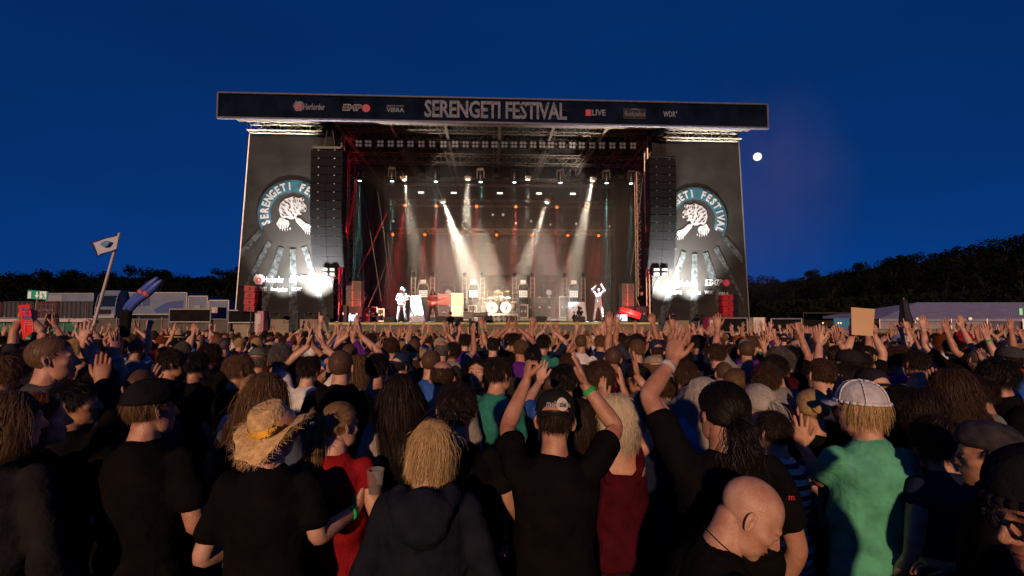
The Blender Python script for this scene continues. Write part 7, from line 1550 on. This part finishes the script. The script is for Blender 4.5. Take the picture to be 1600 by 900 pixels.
# containers and trucks
def corr(mb, wd, dep, h, c=(0, 0)):
    n = int(wd / .28); vs = []; fs = []
    for i in range(n + 1):
        x = -wd / 2 + wd * i / n; y = -dep / 2 + (.05 if i % 2 else 0); vs += [(x, y, .15), (x, y, h - .1)]
    for i in range(n): o = 2 * i; fs.append((o, o + 2, o + 3, o + 1))
    return mb.add(vs, fs)
def container(px0, px1, Y, c, lab, writing=None):
    a, b = at(px0, 490, Y), at(px1, 490, Y); g = terr((a.x + b.x) / 2, Y); wd = b.x - a.x; t = empty('freight_container', ((a.x + b.x) / 2, Y, g)); m = mat('container_%s' % lab[:8].replace(' ', '_'), c, .6, 0, .3, 1.5, .2, 10); h = 2.65
    corr(MB(), wd - .2, 2.4, h).build('side', m, t); MB().box((0, .08, h / 2), (wd - .16, 2.3, h - .2)).build('body', m, t); mb = MB()
    for z in (.08, h - .06): mb.box((0, -1.2, z), (wd, .12, .14))
    for s in (-1, 1): mb.box((s * (wd / 2 - .06), -1.2, h / 2), (.12, .12, h))
    mb.build('edge_frame', m, t); k = MB(); k.bar((wd * .3, -1.3, .2), (wd * .3, -1.3, h - .2), .025, 6); k.build('lock_bar', STEEL, t)
    if writing: words(t, writing, 0, h * .55, .32, 2.0, WHT, -1.3, bold=.01); words(t, 'SPEDITION', -.1, h * .82, .16, 2.6, WHT, -1.3)
    tag(t, lab, 'container', 'row of freight containers')
container(-60, -8, 66, (.05, .01, .015), 'dark red freight container cut by the frame'); container(-7, 17, 66, (.07, .012, .018), 'maroon freight container end next to the frame edge'); container(18, 67, 66, (.018, .02, .035), 'dark navy freight container behind the exit sign'); container(68, 103, 66, (.06, .01, .016), 'dark maroon freight container with white lettering', 'ZIMEX'); container(104, 157, 66, (.02, .022, .036), 'navy grey freight container before the semi trailer')
PW = mat('truck_white_dusk', (.15, .195, .30), .6, 0, .12, 1, spec=.2); GLASS = mat('windscreen', (.01, .02, .03), .08, 0, spec=.8); TYRE = mat('tyre', (.012, .012, .012), .8); PB = mat('truck_panel_blue', (.03, .07, .26), .5)  # truck white dimmed and blued, dusk light put into the paint
def wheels(t, xs, y, r=.5):
    for x in xs:
        w_ = MB().lathe([(r * .5, -.14), (r, -.12), (r, .12), (r * .5, .14)], 18, Matrix.Translation((x, y, r)) @ Matrix.Rotation(R(90), 4, 'X')).build('wheel', TYRE, t); MB().lathe([(.05, -.16), (r * .55, -.15), (r * .55, .1), (.05, .12)], 14, Matrix.Translation((x, y, r)) @ Matrix.Rotation(R(90), 4, 'X')).build('rim', STEEL, w_)
def trailer(px0, px1, Y, lab, m=PW, h=4.0, name='semi_trailer', extra=None):
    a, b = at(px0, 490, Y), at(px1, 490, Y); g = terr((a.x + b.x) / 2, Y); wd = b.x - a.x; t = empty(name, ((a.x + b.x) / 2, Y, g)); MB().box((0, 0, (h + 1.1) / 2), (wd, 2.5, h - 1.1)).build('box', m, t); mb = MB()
    for s in (-1, 1): mb.box((s * wd / 2, -1.26, (h + 1.1) / 2), (.1, .06, h - 1.1))
    for z in (1.12, h - .03): mb.box((0, -1.26, z), (wd, .06, .1))
    mb.build('edge_rail', STEEL, t); MB().box((0, 0, .9), (wd * .9, 1.2, .3)).build('chassis', BLKM, t); wheels(t, [wd * .2, wd * .3, wd * .4, -wd * .35], -1.1, .5)
    if extra: extra(t, wd, h)
    return tag(t, lab, 'trailer')
def ex1(t, wd, h): MB().box((-wd * .31, -1.28, h - .75), (wd * .3, .02, .9)).build('pale_field', mat('truck_pale', (.24, .27, .36), .6), t)
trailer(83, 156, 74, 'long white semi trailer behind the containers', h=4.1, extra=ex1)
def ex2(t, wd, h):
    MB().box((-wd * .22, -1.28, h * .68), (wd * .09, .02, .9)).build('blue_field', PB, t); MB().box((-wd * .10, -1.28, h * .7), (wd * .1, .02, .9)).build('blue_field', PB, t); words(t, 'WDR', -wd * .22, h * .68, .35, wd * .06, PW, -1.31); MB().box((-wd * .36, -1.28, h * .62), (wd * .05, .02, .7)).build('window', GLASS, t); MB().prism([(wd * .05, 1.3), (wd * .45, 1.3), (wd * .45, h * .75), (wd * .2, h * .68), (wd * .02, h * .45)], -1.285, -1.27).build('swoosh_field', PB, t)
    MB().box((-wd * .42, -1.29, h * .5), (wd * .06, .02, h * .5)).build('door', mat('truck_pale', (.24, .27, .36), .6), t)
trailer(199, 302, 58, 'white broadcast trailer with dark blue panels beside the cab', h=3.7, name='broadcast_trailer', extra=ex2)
def truckcab(px0, px1, Y, lab):
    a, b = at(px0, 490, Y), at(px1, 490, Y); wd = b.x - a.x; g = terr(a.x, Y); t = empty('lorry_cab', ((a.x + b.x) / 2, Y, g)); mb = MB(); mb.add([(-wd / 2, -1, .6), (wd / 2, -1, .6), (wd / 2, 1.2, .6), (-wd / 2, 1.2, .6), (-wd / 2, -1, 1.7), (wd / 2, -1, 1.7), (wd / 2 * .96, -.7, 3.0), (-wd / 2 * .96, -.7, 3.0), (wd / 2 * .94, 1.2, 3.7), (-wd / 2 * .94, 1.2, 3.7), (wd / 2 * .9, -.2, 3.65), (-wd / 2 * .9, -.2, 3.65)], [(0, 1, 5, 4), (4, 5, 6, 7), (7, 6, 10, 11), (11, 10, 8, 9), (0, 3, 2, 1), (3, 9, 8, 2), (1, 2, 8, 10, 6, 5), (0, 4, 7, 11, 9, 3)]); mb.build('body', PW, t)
    MB().add([(-wd * .45, -1.03, 1.78), (wd * .45, -1.03, 1.78), (wd * .43, -.76, 2.9), (-wd * .43, -.76, 2.9), (-wd * .45, -.98, 1.78), (wd * .45, -.98, 1.78), (wd * .43, -.7, 2.9), (-wd * .43, -.7, 2.9)], [(0, 1, 2, 3), (7, 6, 5, 4), (0, 4, 5, 1), (3, 2, 6, 7)]).build('windscreen', GLASS, t)
    for s in (-1, 1): MB().box((s * wd * .38, -1.03, .85), (.4, .06, .18)).build('headlight', METC, t); MB().box((s * wd * .56, -.9, 2.3), (.12, .2, .7)).build('mirror', BLKM, t)
    MB().box((0, -1.04, 1.2), (wd * .6, .05, .5)).build('radiator_grille', BLKM, t); MB().box((0, -1.06, .62), (wd, .14, .24)).build('bumper', STEEL, t); MB().box((0, -.72, 2.98), (wd * .9, .3, .1)).build('sun_visor', BLKM, t); wheels(t, [-wd * .36, wd * .36], .2, .5); tag(t, lab, 'truck')
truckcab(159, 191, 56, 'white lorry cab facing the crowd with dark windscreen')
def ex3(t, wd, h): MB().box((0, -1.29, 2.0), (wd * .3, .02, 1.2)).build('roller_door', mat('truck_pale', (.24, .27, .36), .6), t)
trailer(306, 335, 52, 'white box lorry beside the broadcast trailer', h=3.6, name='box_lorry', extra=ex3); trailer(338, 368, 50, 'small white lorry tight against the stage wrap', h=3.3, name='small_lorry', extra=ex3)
# marquee, stand, parasol
Y = 44; TENT = mat('tent_cloth', (.26, .26, .38), .7, 0, .15, 1.5, .2, 5); TW = mat('tent_wall', (.30, .27, .31), .7, 0, .2, 1.5, .3, 5)
a = at(1374, 498, Y); b = at(1447, 472, Y + 4); t = empty('marquee', (a.x, Y, terr(a.x, Y))); g = t.location.z; L_ = 26; e = a.z - g; rg = b.z - g; x1 = b.x - a.x
mb = MB(); th = .04
def slab(mb, q): n = len(q); mb.add([Vector(p) for p in q] + [Vector(p) - Vector((0, 0, th)) for p in q], [tuple(range(n)), tuple(range(2 * n - 1, n - 1, -1))] + [(i, n + i, n + (i + 1) % n, (i + 1) % n) for i in range(n)])
for k in range(6):
    xa, xb = L_ * k / 6, L_ * (k + 1) / 6; mb = MB(); slab(mb, [(xa, 0, e), (xb, 0, e + .0), (max(xb, x1), 5, rg), (max(xa, x1), 5, rg)] if xb > x1 else [(xa, 0, e), (xb, 0, e), (x1, 5, rg)]); mb.build('roof_panel', TENT, t)
mb = MB(); slab(mb, [(0, 0, e), (x1, 5, rg), (0, 10, e)]); mb.build('hip_panel', TENT, t); mb = MB(); slab(mb, [(0, 10, e), (L_, 10, e), (L_, 5, rg), (x1, 5, rg)]); mb.build('roof_panel', TENT, t)
for k in range(8):
    drape(MB(), L_ * k / 8 + .03, L_ * (k + 1) / 8 - .03, .12, .0, e - .1, .6, .05).build('wall_panel', TW if k not in (3, 6) else mat('tent_wall_blue', (.10, .11, .17), .7), t, True); MB().bar((L_ * k / 8, -.02, 0), (L_ * k / 8, -.02, e), .05, 6).build('post', ALU, t)
MB().box((L_ / 2, -.03, e - .12), (L_, .03, .24)).build('valance', TENT, t); tag(t, 'long white marquee with hipped roof beyond the fence', 'marquee')
for px, lab in ((1434, 'small round lamp under the marquee eave near the parasol'), (1516, 'small round lamp under the marquee eave above the child')):
    p = at(px, 498, Y - .3); t = empty('eave_lamp', p); MB().lathe([(.02, -.14), (.1, -.1), (.14, 0), (.1, .1), (.02, .14)], 14).build('globe', mat('globe_warm', (.9, .7, .4), .4, emit=.5, ec=(1, .75, .45)), t, True); MB().bar((0, 0, .12), (0, .3, .3), .015).build('arm', BLKM, t); tag(t, lab, 'lamp', 'eave lamps')
p = at(1414, 512, 30); t = empty('closed_parasol', (p.x, 30, terr(p.x, 30))); z0 = at(1414, 511, 30).z - t.location.z; z1 = at(1411, 468, 30).z - t.location.z; n = 24; vs = []; fs = []
prof = [(.16, z1), (.2, z1 - .25), (.26, z1 - .8), (.36, z0 + .35), (.46, z0 + .1), (.40, z0)]
for k, (r_, z) in enumerate(prof):
    for i in range(n): q = 2 * math.pi * i / n; rr = r_ * (1 + .16 * math.sin(6 * q + z) + .06 * math.sin(11 * q)); vs.append((rr * math.cos(q) + .1 * (z1 - z) / (z1 - z0), rr * math.sin(q), z + (.06 * math.sin(5 * q) if k == 5 else 0)))
for k in range(len(prof) - 1):
    for i in range(n): fs.append((k * n + i, k * n + (i + 1) % n, (k + 1) * n + (i + 1) % n, (k + 1) * n + i))
fs += [tuple(range(n)), tuple((len(prof) - 1) * n + i for i in range(n))]; MB().add(vs, fs).build('canopy', mat('parasol_navy', (.008, .01, .022), .7), t, True); MB().bar((0, 0, 0), (0, 0, z1 + .12), .04, 8).build('pole', ALU, t); MB().lathe([(.35, 0), (.35, .1), (.1, .14), (.06, .3)], 16).build('base', BLKM, t); q = MB(); words(t, 'CocaCola', .14, (z0 + z1) / 2 - .2, .14, .5, WHT, -.42) if False else None
tag(t, 'closed dark parasol standing before the marquee', 'parasol')
a, b = at(1252, 515, 42), at(1345, 489, 42); t = empty('market_stand', ((a.x + b.x) / 2, 42, terr(a.x, 42))); wd = b.x - a.x; h = b.z - t.location.z; MB().box((0, 1, h), (wd, 2.6, .12)).build('roof', mat('stand_dark', (.025, .02, .018), .7), t); MB().box((-wd * .2, 2, h / 2), (wd * .6, .1, h)).build('rear_wall', BLK, t); MB().box((wd * .33, 1.2, h * .45), (wd * .26, .1, h * .8)).build('blue_lit_wall', mat('stand_blue_glow', (.03, .12, .22), .6, emit=.10, ec=(.1, .5, .9)), t); MB().box((-.1 * wd, .2, .5), (wd * .5, .5, 1.0)).build('counter', BLK, t)  # blue light on the side wall put into its colour and emission
for s in (-1, 1): MB().bar((s * wd * .48, -.2, 0), (s * wd * .48, -.2, h), .05, 6).build('post', BLKM, t)
for q in (-.1, .16, .2): MB().lathe([(.02, -.08), (.07, 0), (.02, .08)], 10, Matrix.Translation((wd * q, .3, h * .72))).build('bulb', mat('bulb_warm', (1, .7, .3), .4, emit=1.4, ec=(1, .6, .2)), t, True)
tag(t, 'dark stand with blue lit wall and warm bulbs beyond the fence', 'stand')
# smoke drifting from the stage towards the moon
sm = bpy.data.materials.new('smoke'); sm.use_nodes = True; sm.node_tree.nodes.clear(); n = sm.node_tree; pv = n.nodes.new('ShaderNodeVolumePrincipled'); mo = n.nodes.new('ShaderNodeOutputMaterial'); n.links.new(pv.outputs[0], mo.inputs['Volume']); pv.inputs['Color'].default_value = (.8, .65, .95, 1)
tc = n.nodes.new('ShaderNodeTexCoord'); ln = n.nodes.new('ShaderNodeVectorMath'); ln.operation = 'LENGTH'; n.links.new(tc.outputs['Object'], ln.inputs[0]); mr = n.nodes.new('ShaderNodeMapRange'); mr.interpolation_type = 'SMOOTHSTEP'; mr.inputs['From Min'].default_value = 1; mr.inputs['From Max'].default_value = .1; mr.inputs['To Min'].default_value = 0; mr.inputs['To Max'].default_value = 1; n.links.new(ln.outputs['Value'], mr.inputs['Value'])
ns = n.nodes.new('ShaderNodeTexNoise'); ns.inputs['Scale'].default_value = 1.7; ns.inputs['Detail'].default_value = 3; n.links.new(tc.outputs['Object'], ns.inputs['Vector']); m2 = n.nodes.new('ShaderNodeMapRange'); m2.inputs['From Min'].default_value = .35; m2.inputs['From Max'].default_value = .7; m2.inputs['To Max'].default_value = .085; n.links.new(ns.outputs[0], m2.inputs['Value']); mu = n.nodes.new('ShaderNodeMath'); mu.operation = 'MULTIPLY'; n.links.new(mr.outputs[0], mu.inputs[0]); n.links.new(m2.outputs[0], mu.inputs[1]); n.links.new(mu.outputs[0], pv.inputs['Density'])
mb = MB(); mb.lathe([(math.sin(q), -math.cos(q)) for q in np.linspace(.05, 3.09, 16)], 24); o = mb.build('smoke', sm, smooth=True); o.location = at(1205, 290, 38.5); o.scale = (8, 3, 11)
tag(o, 'faint smoke drifting from the stage past the moon', 'smoke', kind='stuff')
cy.volume_step_rate = 4; cy.volume_max_steps = 64
bpy.data.scenes.remove(TS); bpy.data.batch_remove(set(TRASH))
